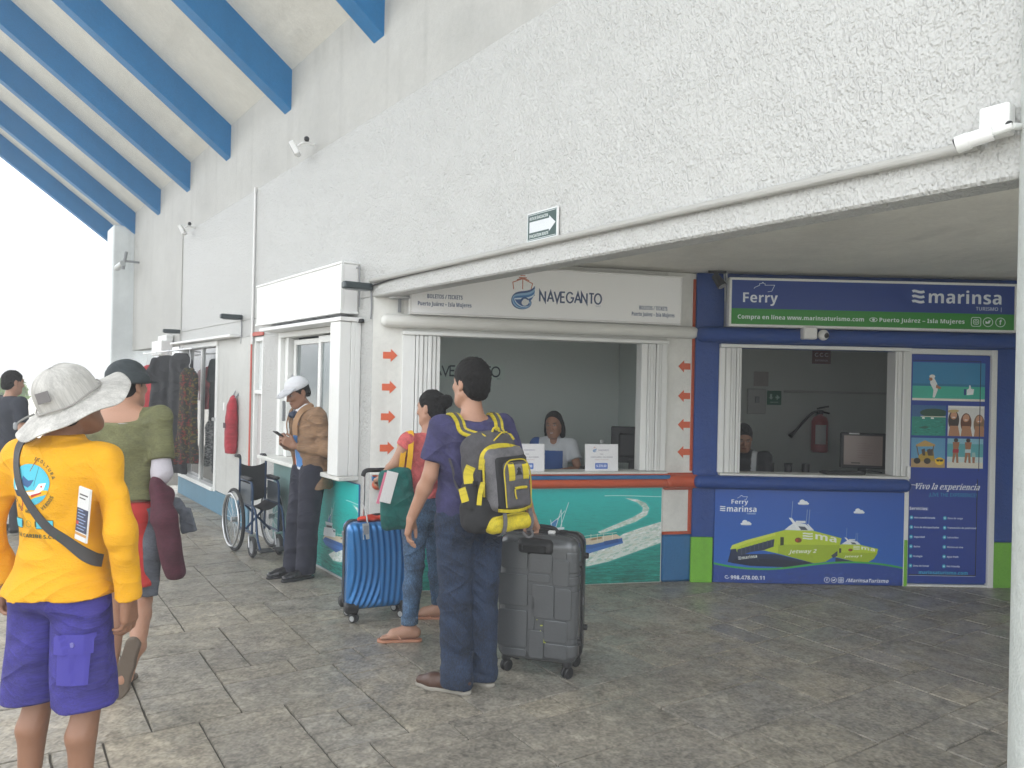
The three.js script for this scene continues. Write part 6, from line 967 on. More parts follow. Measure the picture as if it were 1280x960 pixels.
  part(le, 'sheet', lg(box(0.075, 0.19, 0.006, 0, 0, 0, 0.001)), M.plasticWhite); part(le, 'print', lg(face(-0.036, 0.036, -0.093, 0.093, 0.0042)), printMat(lf, 0.4));
}
// ---------------------------------------------------------------- man in the olive T-shirt walking away
{
  const PX = -1.985, PZ = -3.95, YAW = -0.1, t = thing('person', 'man in olive T-shirt over white sleeves walking away behind the yellow shirt', 'person', 'W', [PX, 0, PZ], YAW), H = 1.80;
  const j = { neck: [0, 1.515, 0.01], shL: [-0.19, 1.45, 0.01], elL: [-0.24, 1.17, 0.0], wrL: [-0.23, 0.93, -0.08], shR: [0.19, 1.45, 0.01], elR: [0.24, 1.17, 0.06], wrR: [0.10, 1.07, -0.12], hipL: [-0.088, 0.91, 0], knL: [-0.09, 0.5, -0.1], anL: [-0.09, 0.09, -0.06], hipR: [0.088, 0.91, 0.01], knR: [0.12, 0.52, 0.02], anR: [0.215, 0.34, 0.19], back: [0, 0, 0] };
  const head = headParts([-0.005, 1.605, -0.025], -0.15, 0.0, 0, 1.0, { skin: SK.tan });
  const hands = [handAt(j.wrR, [-0.1, -0.5, -1], [-0.6, -0.6, 0.2], [-0.5, 0.4, 0], { curl: [0.6, 0.7, 0.8, 0.8] }), handAt(j.wrL, [0, -1, -0.2], [1, 0, 0], [0, 0, -1], {})];
  const lift = [S.cap(j.anR, [0.215, 0.335, 0.215], 0.034, 0.032, 0.02), S.cap([0.215, 0.335, 0.215], [0.155, 0.19, 0.2], 0.032, 0.036, 0.02), S.cap([0.155, 0.19, 0.2], [0.125, 0.13, 0.18], 0.034, 0.022, 0.02)];
  bodyMesh(t, { skin: SK.tan, H, j, head, hands, legs: 1, feet: [...barefoot(j.anL, [-0.09, 0.03, -0.03], [-0.1, 0.025, -0.27]), ...lift] });
  const dk = cloth(lin(0.035, 0.045, 0.05)), cp = part(t, 'cap', soft([S.ell(head.w(0, 0.045, 0.012), [0.09, 0.094, 0.112], 0.02, head.m), S.ell(head.w(0.03, 0.03, 0.02), [0.092, 0.06, 0.1], 0.02, head.m)], bounds([head.c], 0.2), 0.006, { mod: (d, x, y, z) => max(d + 0.003 * noise(x * 40, y * 40, z * 40), 0.012 - head.local(x, y, z).y) }), dk);
  part(cp, 'brim', new THREE.SphereGeometry(1, 24, 8, 0, 2 * PI, 0, PI / 2).scale(0.08, 0.02, 0.1).translate(0, 0.015, -0.09).applyMatrix4(head.m).translate(...head.c), dk);
  hairMesh(t, head, { nape: -0.06, r: [0.078, 0.096, 0.099] });
  const wh = cloth(lin(0.50, 0.48, 0.53));
  const ul = [S.loft(torso('man', H, 0.006, 1.0, 1.48), 0, 0.03), ...sleeve(j.shL, j.elL, j.wrL, 1.9, 0.056, 0.036), ...sleeve(j.shR, j.elR, j.wrR, 1.9, 0.056, 0.038), S.cap([0, 1.44, 0.012], [0, 1.535, 0.002], 0.068, 0.064, 0.02)];
  part(t, 'undershirt', soft(ul, [-0.34, 0.34, 0.86, 1.62, -0.26, 0.2], 0.009, { mod: (d, x, y, z) => max(d + fold(x, y * 2, z, 11, 0.003), y - 1.535) }), wh);
  const sp = [S.loft(torso('man', H, 0.03, 0.98, 1.47), 0, 0.03), yoke(j.neck, j.shL, 0.058, 0.06), yoke(j.neck, j.shR, 0.058, 0.06), ...sleeve(j.shL, j.elL, j.wrL, 0.75, 0.058, 0.068), ...sleeve(j.shR, j.elR, j.wrR, 0.78, 0.058, 0.07)];
  part(t, 'shirt', soft(sp, [-0.36, 0.36, 0.94, 1.54, -0.22, 0.24], 0.009, { mod: (d, x, y, z) => max(d + fold(x + y * 0.3, y * 0.8, z, 7, 0.005) + 0.003 * noise(x * 15, y * 10, z * 15), 0.99 + 0.012 * sin(x * 14) - y, -(hypot(x, y - 1.57, z - 0.005) - 0.066)) }), cloth(lin(0.20, 0.205, 0.095), { map: T.fabric }));
  const sh = [S.loft(torso('man', H, 0.016, 0.80, 1.06), 0, 0.03), S.ell([0, 0.92, 0.07], [0.15, 0.1, 0.075], 0.04), S.cap(j.hipL, [-0.095, 0.56, -0.08], 0.098, 0.1, 0.02), S.cap(j.hipR, [0.115, 0.60, 0.03], 0.098, 0.1, 0.02)];
  part(t, 'shorts', soft(sh, [-0.28, 0.28, 0.5, 1.06, -0.26, 0.24], 0.01, { mod: (d, x, y, z) => max(d + fold(x, y * 0.6, z, 8, 0.005), 0.60 - y, y - 1.02) }), cloth(lin(0.50, 0.035, 0.03)));
  const sole = mat(lin(0.13, 0.10, 0.075), 0.8, { bumpMap: T.plaster, bumpScale: 0.004 });
  const R1 = new THREE.Matrix4().lookAt(V(0, 0, 0), V(-0.085, -0.2, -0.05), V(0.15, 0.2, -1).multiplyScalar(-1)); 
  part(t, 'sandal', soft([S.cap([0.225, 0.372, 0.246], [0.188, 0.27, 0.234], 0.037, 0.036, 0.02), S.cap([0.188, 0.27, 0.234], [0.14, 0.155, 0.216], 0.037, 0.047, 0.02), S.cap([0.14, 0.155, 0.216], [0.128, 0.125, 0.211], 0.046, 0.04, 0.02)], [0.04, 0.32, 0.04, 0.46, 0.12, 0.34], 0.005, { mod: (d, x, y, z) => { const q = (z - 0.244) - (y - 0.33) * 0.16; return max(d, abs(q) - 0.013); } }), sole);
  part(t, 'sandal', soft([S.cap([-0.09, 0, -0.03], [-0.095, 0, -0.14], 0.037, 0.036, 0.02), S.cap([-0.095, 0, -0.14], [-0.1, 0, -0.25], 0.037, 0.045, 0.02)], [-0.2, 0.0, -0.03, 0.06, -0.34, 0.06], 0.006, { mod: (d, x, y) => max(d, y - 0.02, -y) }), sole);
  // jackets over his right forearm
  const hang = (name, label, list, m, a, mod2) => { const o = thing(name, label, 'jacket', 'W', [PX, 0, PZ], YAW); const g = soft(list, bounds([[0.22, 0.8, 0.03]], 0.47), 0.0085, { mod: (d, x, y, z) => mod2 ? max(d + fold(x * 1.3, y * 0.35, z * 1.3, 8, a) + 0.006 * noise(x * 13, y * 9, z * 13), mod2(x, y, z)) : d + fold(x * 1.3, y * 0.35, z * 1.3, 8, a) + 0.006 * noise(x * 13, y * 9, z * 13) }); part(o, 'cloth', g, m); return o; };
  hang('jacket', 'grey jacket hanging over the forearm of the man in the olive T-shirt', [S.cap([0.14, 1.0, 0.0], [0.28, 1.0, -0.02], 0.04, 0.035, 0.04), S.loft([[0.54, 0.17, 0.05, 0.06, 0.03], [0.75, 0.155, 0.05, 0.085, 0.04], [1.0, 0.17, 0.02, 0.085, 0.05]], 0.2, 0.04), S.rbox([0.325, 0.95, -0.02], [0.05, 0.10, 0.014], 0.012, 0.03, new THREE.Matrix4().makeRotationZ(0.25))], cloth(lin(0.125, 0.14, 0.17), { map: T.fabric }), 0.011);
  hang('jacket', 'maroon knitted jacket hanging over the forearm of the man in the olive T-shirt', [S.cap([0.235, 1.13, 0.095], [0.275, 0.95, 0.095], 0.04, 0.064, 0.05), S.cap([0.28, 0.95, 0.085], [0.335, 0.68, 0.08], 0.062, 0.052, 0.04), S.cap([0.22, 1.09, 0.06], [0.255, 1.06, 0.05], 0.042, 0.046, 0.04)], cloth(lin(0.095, 0.022, 0.040), { map: T.fabric, bumpScale: 0.004 }), 0.01, (x, y) => 0.645 - y);
  const tk = thing('bag_tag', 'small grey bag strap end beside the arm of the yellow shirt', 'bag strap', 'W', [PX, 0, PZ], YAW); part(tk, 'buckle', box(0.04, 0.1, 0.012, -0.03, 1.12, 0.19, 0.003), mat(lin(0.5, 0.5, 0.52), 0.5)); part(tk, 'webbing', box(0.03, 0.16, 0.006, -0.03, 1.08, 0.178, 0.002), M.grey);
}
// ---------------------------------------------------------------- person in dark clothes far at the left
{
  const t = thing('person', 'person in dark clothes far behind at the left edge, seen from behind', 'person', 'W', [-5.18, 0, -7.95], -0.5), H = 1.68;
  const j = { neck: [0, 1.42, 0.01], shL: [-0.185, 1.36, 0.01], elL: [-0.25, 1.1, 0.02], wrL: [-0.25, 0.86, -0.06], shR: [0.185, 1.36, 0.01], elR: [0.25, 1.1, 0.02], wrR: [0.24, 0.87, -0.08], hipL: [-0.085, 0.87, 0], knL: [-0.1, 0.47, 0.0], anL: [-0.11, 0.085, 0.03], hipR: [0.085, 0.87, 0], knR: [0.1, 0.47, -0.03], anR: [0.11, 0.085, -0.02] };
  const head = headParts([0, 1.565, -0.015], 0, -0.1, 0, 1, { skin: SK.tan });
  bodyMesh(t, { skin: SK.tan, H, j, head, hands: [handAt(j.wrR, [0, -1, -0.1], [-1, 0, 0], [0, 0, -1], {}), handAt(j.wrL, [0, -1, -0.1], [1, 0, 0], [0, 0, -1], {})], cell: 0.014, hcell: 0.008 });
  hairMesh(t, head, { nape: -0.08 });
  const sp = [S.loft(torso('man', H, 0.022, 0.86, 1.43), 0, 0.03), yoke(j.neck, j.shL, 0.064), yoke(j.neck, j.shR, 0.064), ...sleeve(j.shL, j.elL, j.wrL, 0.8, 0.07, 0.07), ...sleeve(j.shR, j.elR, j.wrR, 0.8, 0.07, 0.07)];
  part(t, 'shirt', soft(sp, [-0.36, 0.36, 0.8, 1.5, -0.22, 0.24], 0.012, { mod: (d, x, y, z) => max(d + fold(x, y, z, 8, 0.005), 0.87 - y) }), cloth(lin(0.018, 0.022, 0.035)));
  const tp = [S.loft(torso('man', H, 0.014, 0.8, 0.97), 0, 0.03)]; for (const s of ['L', 'R']) tp.push(S.cap(j['hip' + s], j['kn' + s], 0.1, 0.076, 0.02), S.cap(j['kn' + s], j['an' + s], 0.075, 0.068, 0.02));
  part(t, 'trousers', soft(tp, [-0.28, 0.28, 0.02, 1.0, -0.22, 0.24], 0.012, { mod: (d, x, y, z) => max(d + fold(x, y, z, 8, 0.004), 0.05 - y, y - 0.96) }), cloth(lin(0.03, 0.03, 0.035)));
  const bk = mat(lin(0.02, 0.02, 0.022), 0.4); shoe(t, 'shoe', [-0.11, 0.03, 0.07], [-0.13, 0.028, -0.17], { m: bk }); shoe(t, 'shoe', [0.11, 0.03, 0.02], [0.13, 0.028, -0.22], { m: bk });
}
// ---------------------------------------------------------------- clerk at the orange counter
{
  const t = thing('person', 'smiling ticket clerk in white and blue blouse seated behind the orange counter', 'person', 'W', [0.41, 0, -7.32], PI - 0.12), H = 1.62, dy = -0.165;
  // seated: trunk lowered, thighs forward
  const Y = (p) => [p[0], p[1] + dy, p[2]];
  const j = { neck: Y([0, 1.37, -0.02]), shL: Y([-0.165, 1.265, 0.0]), elL: [-0.245, 0.875, -0.13], wrL: [-0.02, 0.865, -0.30], shR: Y([0.165, 1.265, 0]), elR: [0.25, 0.875, -0.13], wrR: [0.05, 0.86, -0.33], hipL: [-0.09, 0.62, 0.02], knL: [-0.11, 0.58, -0.42], anL: [-0.11, 0.09, -0.40], hipR: [0.09, 0.62, 0.02], knR: [0.11, 0.58, -0.42], anR: [0.11, 0.09, -0.40] };
  const head = headParts([0.0, 1.285, -0.06], -0.18, -0.10, -0.05, 1.0, { skin: [0.33, 0.165, 0.10], smile: true, lip: [0.30, 0.12, 0.085] });
  const low = torso('woman', H, 0, 0.86, 1.6).map(([y, x, z, a, b]) => [y + dy, x, z - 0.02, a, b]);
  const hands = [handAt(j.wrL, [1, -0.05, -0.35], [0.1, -1, 0], [0, 0, -1], { s: 0.9, curl: [0.3, 0.3, 0.35, 0.4] }), handAt(j.wrR, [-1, -0.05, -0.2], [0, -1, 0], [0, 0, -1], { s: 0.9, curl: [0.3, 0.3, 0.35, 0.4] })];
  bodyMesh(t, { skin: [0.33, 0.165, 0.10], hcell: 0.0038, H, kind: 'woman', j, head, hands, trunkTop: 0, extra: [S.loft(low.map((q) => [q[0], q[1], q[2], q[3] - 0.012, q[4] - 0.012]), 0, 0.03)] });
  hairMesh(t, head, { nape: -0.12, side: -0.125, r: [0.084, 0.1, 0.104], slope: 0.66, front: -0.005, m: hairMat(lin(0.012, 0.008, 0.006)), extra: [S.ell(head.w(-0.075, -0.06, 0.03), [0.026, 0.085, 0.05], 0.03, head.m), S.ell(head.w(0.075, -0.06, 0.03), [0.026, 0.085, 0.05], 0.03, head.m)] });
  const sp = [S.loft(low.map((q) => [q[0], q[1], q[2], q[3] + 0.012, q[4] + 0.012]), 0, 0.03), S.cap(v3.mix(j.neck, j.shL, 0.35).map((v, i) => v - (i === 1 ? 0.05 : 0)), j.shL, 0.052, 0.054, 0.04), S.cap(v3.mix(j.neck, j.shR, 0.35).map((v, i) => v - (i === 1 ? 0.05 : 0)), j.shR, 0.052, 0.054, 0.04), ...sleeve(j.shL, j.elL, j.wrL, 0.62, 0.06, 0.066), ...sleeve(j.shR, j.elR, j.wrR, 0.62, 0.06, 0.066)];
  const white = [0.62, 0.65, 0.68], bl = [0.035, 0.11, 0.36];
  part(t, 'blouse', soft(sp, [-0.34, 0.34, 0.6, 1.3, -0.26, 0.22], 0.007, { mod: (d, x, y, z) => max(d + fold(x, y, z, 10, 0.003), 0.66 - y, -(hypot(x, (y - 1.19) * 0.8, z + 0.13) - 0.085)), color: (x, y, z) => (x < -0.14 && y > 1.0 - 0.25 ? white : x > 0.135 ? bl : abs(x + 0.01) < 0.085 && z < 0 && y < 1.05 ? bl : white) }), new THREE.MeshStandardMaterial({ vertexColors: true, roughness: 0.8, bumpMap: T.weave, bumpScale: 0.001 }));
  const tr = [S.loft([[0.5, 0, 0.02, 0.17, 0.13], [0.72, 0, 0.0, 0.165, 0.12]], 0, 0.03)]; for (const s of ['L', 'R']) tr.push(S.cap(j['hip' + s], j['kn' + s], 0.09, 0.068, 0.03), S.cap(j['kn' + s], j['an' + s], 0.066, 0.05, 0.02));
  part(t, 'trousers', soft(tr, [-0.26, 0.26, 0.08, 0.76, -0.56, 0.2], 0.014, { mod: (d, x, y) => max(d, 0.1 - y) }), cloth(lin(0.02, 0.025, 0.05)));
  const wt = part(t, 'wristwatch', new THREE.TorusGeometry(0.029, 0.005, 8, 20).rotateY(PI / 2).translate(...v3.mix(j.elL, j.wrL, 0.9)), M.black); part(wt, 'dial', new THREE.CylinderGeometry(0.017, 0.017, 0.006, 18).rotateX(PI / 2).translate(...v3.add(v3.mix(j.elL, j.wrL, 0.92), [0, 0.0, -0.034])), M.plasticWhite);
}
// ---------------------------------------------------------------- clerk half hidden in the blue booth
{
  const t = thing('person', 'clerk with short dark hair half hidden behind the left frame of the blue booth window', 'person', 'W', [2.2, 0, -7.2], PI - 0.5), H = 1.68, dy = -0.32;
  const j = { neck: [0, 1.42 + dy, -0.04], shL: [-0.18, 1.35 + dy, -0.02], elL: [-0.23, 0.80, -0.12], wrL: [-0.08, 0.80, -0.34], shR: [0.18, 1.35 + dy, -0.02], elR: [0.23, 0.80, -0.12], wrR: [0.08, 0.80, -0.34], hipL: [-0.09, 0.5, 0.03], knL: [-0.12, 0.48, -0.38], anL: [-0.12, 0.09, -0.36], hipR: [0.09, 0.5, 0.03], knR: [0.12, 0.48, -0.38], anR: [0.12, 0.09, -0.36] };
  const head = headParts([0.0, 1.215, -0.09], 0.35, -0.45, 0, 1.0, { skin: SK.brown });
  const low = torso('man', H, 0, 0.86, 1.6).map(([y, x, z, a, b]) => [y + dy, x, z - 0.02, a, b]);
  bodyMesh(t, { skin: SK.brown, H, j, head, hands: [handAt(j.wrL, [0.4, 0, -1], [0, -1, 0], [1, 0, 0], {}), handAt(j.wrR, [-0.4, 0, -1], [0, -1, 0], [-1, 0, 0], {})], trunkTop: 0, extra: [S.loft(low.map((q) => [q[0], q[1], q[2], q[3] - 0.012, q[4] - 0.012]), 0, 0.03)], cell: 0.013 });
  hairMesh(t, head, { nape: -0.07 });
  const sp = [S.loft(low.map((q) => [q[0], q[1], q[2], q[3] + 0.016, q[4] + 0.016]), 0, 0.03), S.cap(v3.mix(j.neck, j.shL, 0.35).map((v, i) => v - (i === 1 ? 0.05 : 0)), j.shL, 0.06, 0.06, 0.04), S.cap(v3.mix(j.neck, j.shR, 0.35).map((v, i) => v - (i === 1 ? 0.05 : 0)), j.shR, 0.06, 0.06, 0.04), ...sleeve(j.shL, j.elL, j.wrL, 1.8, 0.068, 0.045), ...sleeve(j.shR, j.elR, j.wrR, 1.8, 0.068, 0.045)];
  part(t, 'shirt', soft(sp, [-0.34, 0.34, 0.5, 1.18, -0.44, 0.22], 0.011, { mod: (d, x, y, z) => max(d + fold(x, y, z, 10, 0.004), 0.52 - y), color: (x, y, z) => (abs(abs(x) - 0.1) < 0.02 ? [0.5, 0.52, 0.54] : [0.012, 0.013, 0.016]) }), new THREE.MeshStandardMaterial({ vertexColors: true, roughness: 0.8 }));
  const tr = []; for (const s of ['L', 'R']) tr.push(S.cap(j['hip' + s], j['kn' + s], 0.1, 0.075, 0.03), S.cap(j['kn' + s], j['an' + s], 0.073, 0.06, 0.02));
  part(t, 'trousers', soft(tr, [-0.3, 0.3, 0.08, 0.66, -0.52, 0.2], 0.015, { mod: (d, x, y) => max(d, 0.1 - y) }), cloth(lin(0.02, 0.02, 0.025)));
}
// ---------------------------------------------------------------- suitcases
function caster(parent, x, z, turn, m, r = 0.03, hub) {
  const w = part(parent, 'wheel', [new THREE.TorusGeometry(r * 0.72, r * 0.32, 10, 22).rotateY(PI / 2 + turn).translate(x - 0.013 * cos(turn), r, z + 0.013 * sin(turn)), new THREE.TorusGeometry(r * 0.72, r * 0.32, 10, 22).rotateY(PI / 2 + turn).translate(x + 0.013 * cos(turn), r, z - 0.013 * sin(turn))], m);
  part(w, 'hub', new THREE.CylinderGeometry(r * 0.6, r * 0.6, 0.05, 16).rotateZ(PI / 2).rotateY(turn).translate(x, r, z), hub ?? m);
  part(w, 'fork', [box(0.05, 0.05, 0.06, x, r * 2 + 0.018, z, 0.012), rod([x, r * 1.2, z], [x + 0.01 * sin(turn), r * 2 + 0.02, z], 0.012)], m);
}
{
  const t = thing('suitcase', 'blue ribbed hard-shell suitcase with raised handle beside the woman in coral', 'suitcase', 'W', [-0.93, 0, -5.42], 0.42);
  const W = 0.225, H0 = 0.085, H1 = 0.685, D = 0.125, cy = (H0 + H1) / 2, hh = (H1 - H0) / 2;
  const shell = new THREE.MeshPhysicalMaterial({ color: lin(0.012, 0.17, 0.46), roughness: 0.27, metalness: 0.45, clearcoat: 0.5, clearcoatRoughness: 0.25, bumpMap: T.fine, bumpScale: 0.0004 });
  const rib = (d, x, y, z) => { const s = smooth(0.07, 0.10, abs(z)), v = (y - cy) / hh, edge = smooth(1.0, 0.86, abs(v)) * smooth(W, W - 0.035, abs(x)); const xx = x + 0.055 * max(0, -v) ** 2 * (x < 0 ? -1 : 0.2) * -1 + 0.03 * v * v; return d + s * edge * 0.006 * (cos(xx * 2 * PI / 0.041) - 0.4) - 0.006 * smooth(0.02, 0.0, abs(abs(z) - 0.02) - 0.004) * 0; };
  part(t, 'shell', soft([S.rbox([0, cy, 0], [W, hh, D], 0.06)], [-0.26, 0.26, 0.05, 0.72, -0.16, 0.16], 0.0055, { mod: rib }), shell);
  const blk = mat(lin(0.012, 0.012, 0.013), 0.5, { bumpMap: T.weave, bumpScale: 0.001 });
  const rim = rrect(2 * W + 0.006, 2 * hh + 0.006, 0.062); rim.holes.push(rrect(2 * W - 0.03, 2 * hh - 0.03, 0.05));
  part(t, 'zip_band', extrude(rim, 0.05, 0.004, 8).translate(0, cy, -0.03), blk);
  part(t, 'zip_pull', [box(0.012, 0.07, 0.012, -0.235, 0.55, -0.01), box(0.02, 0.03, 0.02, -0.235, 0.6, -0.01)], M.grey);
  for (const [x, z] of [[-0.17, 0.085], [0.17, 0.085], [-0.17, -0.085], [0.17, -0.085]]) { caster(t, x, z, 0.7, blk, 0.031, M.aluGrey); part(t, 'corner_guard', soft([S.rbox([x * 1.12, 0.105, z * 1.05], [0.048, 0.036, 0.042], 0.02)], bounds([[x * 1.12, 0.105, z * 1.05]], 0.07), 0.007), blk); }
  for (const x of [-0.085, 0.085]) part(t, 'handle_rod', rod([x, 0.66, -0.06], [x, 1.0, -0.06], 0.0095), M.steel);
  part(t, 'handle_grip', [tube([[-0.095, 0.985, -0.06], [-0.08, 1.02, -0.06], [0.0, 1.026, -0.06], [0.08, 1.02, -0.06], [0.095, 0.985, -0.06]], 0.016, 30, 10)], blk);
  part(t, 'top_handle', tube([[-0.07, 0.685, 0.01], [-0.05, 0.712, 0.01], [0.05, 0.712, 0.01], [0.07, 0.685, 0.01]], 0.012, 24, 8), blk);
  part(t, 'handle_well', soft([S.rbox([0, 0.675, -0.02], [0.12, 0.022, 0.055], 0.015)], bounds([[0, 0.675, -0.02]], 0.16), 0.006), blk);
  const tag = thing('luggage_tag', 'grey and white luggage tag hanging on the blue suitcase handle', 'luggage tag', 'W', [-0.93, 0, -5.42], 0.42); part(tag, 'label', box(0.045, 0.11, 0.005, -0.07, 0.635, 0.128, 0.002).rotateZ(0.06), mat(lin(0.4, 0.42, 0.42), 0.4)); part(tag, 'window', box(0.035, 0.06, 0.002, -0.07, 0.645, 0.132, 0.0005).rotateZ(0.06), M.grey); part(tag, 'loop', tube([[-0.1, 0.69, 0.132], [-0.1, 0.75, 0.08], [-0.1, 0.8, -0.03], [-0.09, 0.78, -0.06]], 0.005, 16, 6), mat(lin(0.5, 0.5, 0.5), 0.5));
  const sc = thing('red_cloth', 'red folded cloth lying on top of the blue suitcase', 'cloth', 'W', [-0.93, 0, -5.42], 0.42); part(sc, 'cloth', soft([S.ell([-0.05, 0.70, 0.03], [0.1, 0.022, 0.045]), S.ell([0.09, 0.70, 0.04], [0.07, 0.02, 0.045])], [-0.2, 0.2, 0.65, 0.76, -0.05, 0.12], 0.006, { mod: (d, x, y, z) => d + 0.01 * noise(x * 24, y * 24, z * 24) }), cloth(lin(0.6, 0.05, 0.02)));
}
{
  const t = thing('suitcase', 'large dark grey hard-shell suitcase with square panels held by the man in navy', 'suitcase', 'W', [0.205, 0, -4.50], -0.30);
  const W = 0.235, H0 = 0.075, H1 = 0.80, D = 0.15, cy = (H0 + H1) / 2, hh = (H1 - H0) / 2;
  const shell = new THREE.MeshPhysicalMaterial({ color: lin(0.10, 0.106, 0.112), roughness: 0.27, metalness: 0.35, clearcoat: 0.35, clearcoatRoughness: 0.2, bumpMap: T.fine, bumpScale: 0.0006 });
  part(t, 'shell', soft([S.rbox([0, cy, 0], [W, hh, D], 0.065)], [-0.27, 0.27, 0.04, 0.84, -0.18, 0.18], 0.007), shell);
  const panel = (x0, x1, y0, y1, z, hgt = 0.010) => { const s = rrect(x1 - x0, y1 - y0, 0.012); return extrude(s, hgt + 0.006, 0.003, 6).translate((x0 + x1) / 2, (y0 + y1) / 2, z - 0.006); };
  const zf = D + 0.001; [[-0.205, -0.055, 0.61, 0.755], [-0.215, -0.05, 0.40, 0.575], [-0.215, -0.05, 0.165, 0.37], [-0.04, 0.09, 0.60, 0.70], [0.10, 0.19, 0.535, 0.675], [-0.02, 0.105, 0.345, 0.525], [-0.03, 0.05, 0.115, 0.265], [0.06, 0.185, 0.125, 0.2], [0.055, 0.185, 0.215, 0.33], [-0.04, -0.005, 0.27, 0.46], [-0.045, 0.08, 0.545, 0.585], [-0.19, -0.05, 0.115, 0.15], [0.115, 0.205, 0.345, 0.515]].forEach((p) => part(t, 'shell_panel', panel(...p, zf), shell));
  // raised bands on the rounded right side
  for (const [y0, y1] of [[0.125, 0.20], [0.23, 0.5], [0.53, 0.585], [0.60, 0.72]]) part(t, 'side_band', soft([S.rbox([0, cy, 0], [W + 0.004, hh, D + 0.003], 0.066)], [0.13, 0.26, y0 - 0.02, y1 + 0.02, 0.04, 0.175], 0.006, { mod: (d, x, y, z) => max(d, y0 - y, y - y1, 0.17 - x, 0.055 - z) }), shell);
  const blk = mat(lin(0.013, 0.013, 0.014), 0.5);
  const rim = rrect(2 * W + 0.008, 2 * hh + 0.008, 0.066); rim.holes.push(rrect(2 * W - 0.03, 2 * hh - 0.03, 0.05));
  part(t, 'zip_band', extrude(rim, 0.05, 0.005, 8).translate(0, cy, -0.015), blk);
  part(t, 'zip_pull', box(0.01, 0.05, 0.014, W + 0.006, 0.42, 0.01), M.grey);
  part(t, 'handle_well', soft([S.rbox([-0.01, 0.735, 0.115], [0.112, 0.048, 0.055], 0.04)], bounds([[-0.01, 0.735, 0.12]], 0.17), 0.006), blk); part(t, 'handle_recess', soft([S.rbox([-0.01, 0.728, 0.166], [0.072, 0.022, 0.012], 0.01)], bounds([[-0.01, 0.728, 0.166]], 0.1), 0.005), mat(lin(0.004, 0.004, 0.004), 0.7));
  part(t, 'top_handle', tube([[-0.09, 0.795, 0.02], [-0.07, 0.822, 0.02], [0.07, 0.822, 0.02], [0.09, 0.795, 0.02]], 0.014, 24, 8), blk);
  part(t, 'lock', [box(0.05, 0.02, 0.05, 0.12, 0.806, 0.01, 0.005)], blk); part(t, 'lock_plate', box(0.04, 0.018, 0.03, 0.06, 0.808, 0.045, 0.004), M.plasticWhite);
  for (const [x, z] of [[-0.18, 0.1], [0.18, 0.1], [-0.18, -0.1], [0.18, -0.1]]) caster(t, x, z, -0.5, blk, 0.033);
  for (const [y, z] of [[0.64, 0.07], [0.2, 0.07], [0.66, -0.09], [0.24, -0.09]]) part(t, 'stud', new THREE.CylinderGeometry(0.016, 0.019, 0.02, 14).rotateZ(-PI / 2).translate(W + 0.006, y, z), blk);
  const r = rng(5), mk = []; for (let i = 0; i < 26; i++) mk.push(box(0.004 + 0.01 * r(), 0.003 + 0.006 * r(), 0.002, lerp(-0.03, 0.06, r()), i < 9 ? lerp(0.215, 0.33, r()) * 1 : 0.205 + 0.02 * r(), zf + 0.007, 0.0005));
  part(t, 'paint_mark', mk, mat(lin(0.35, 0.4, 0.03), 0.7), 'yellow green smear of paint', 'stuff');
}
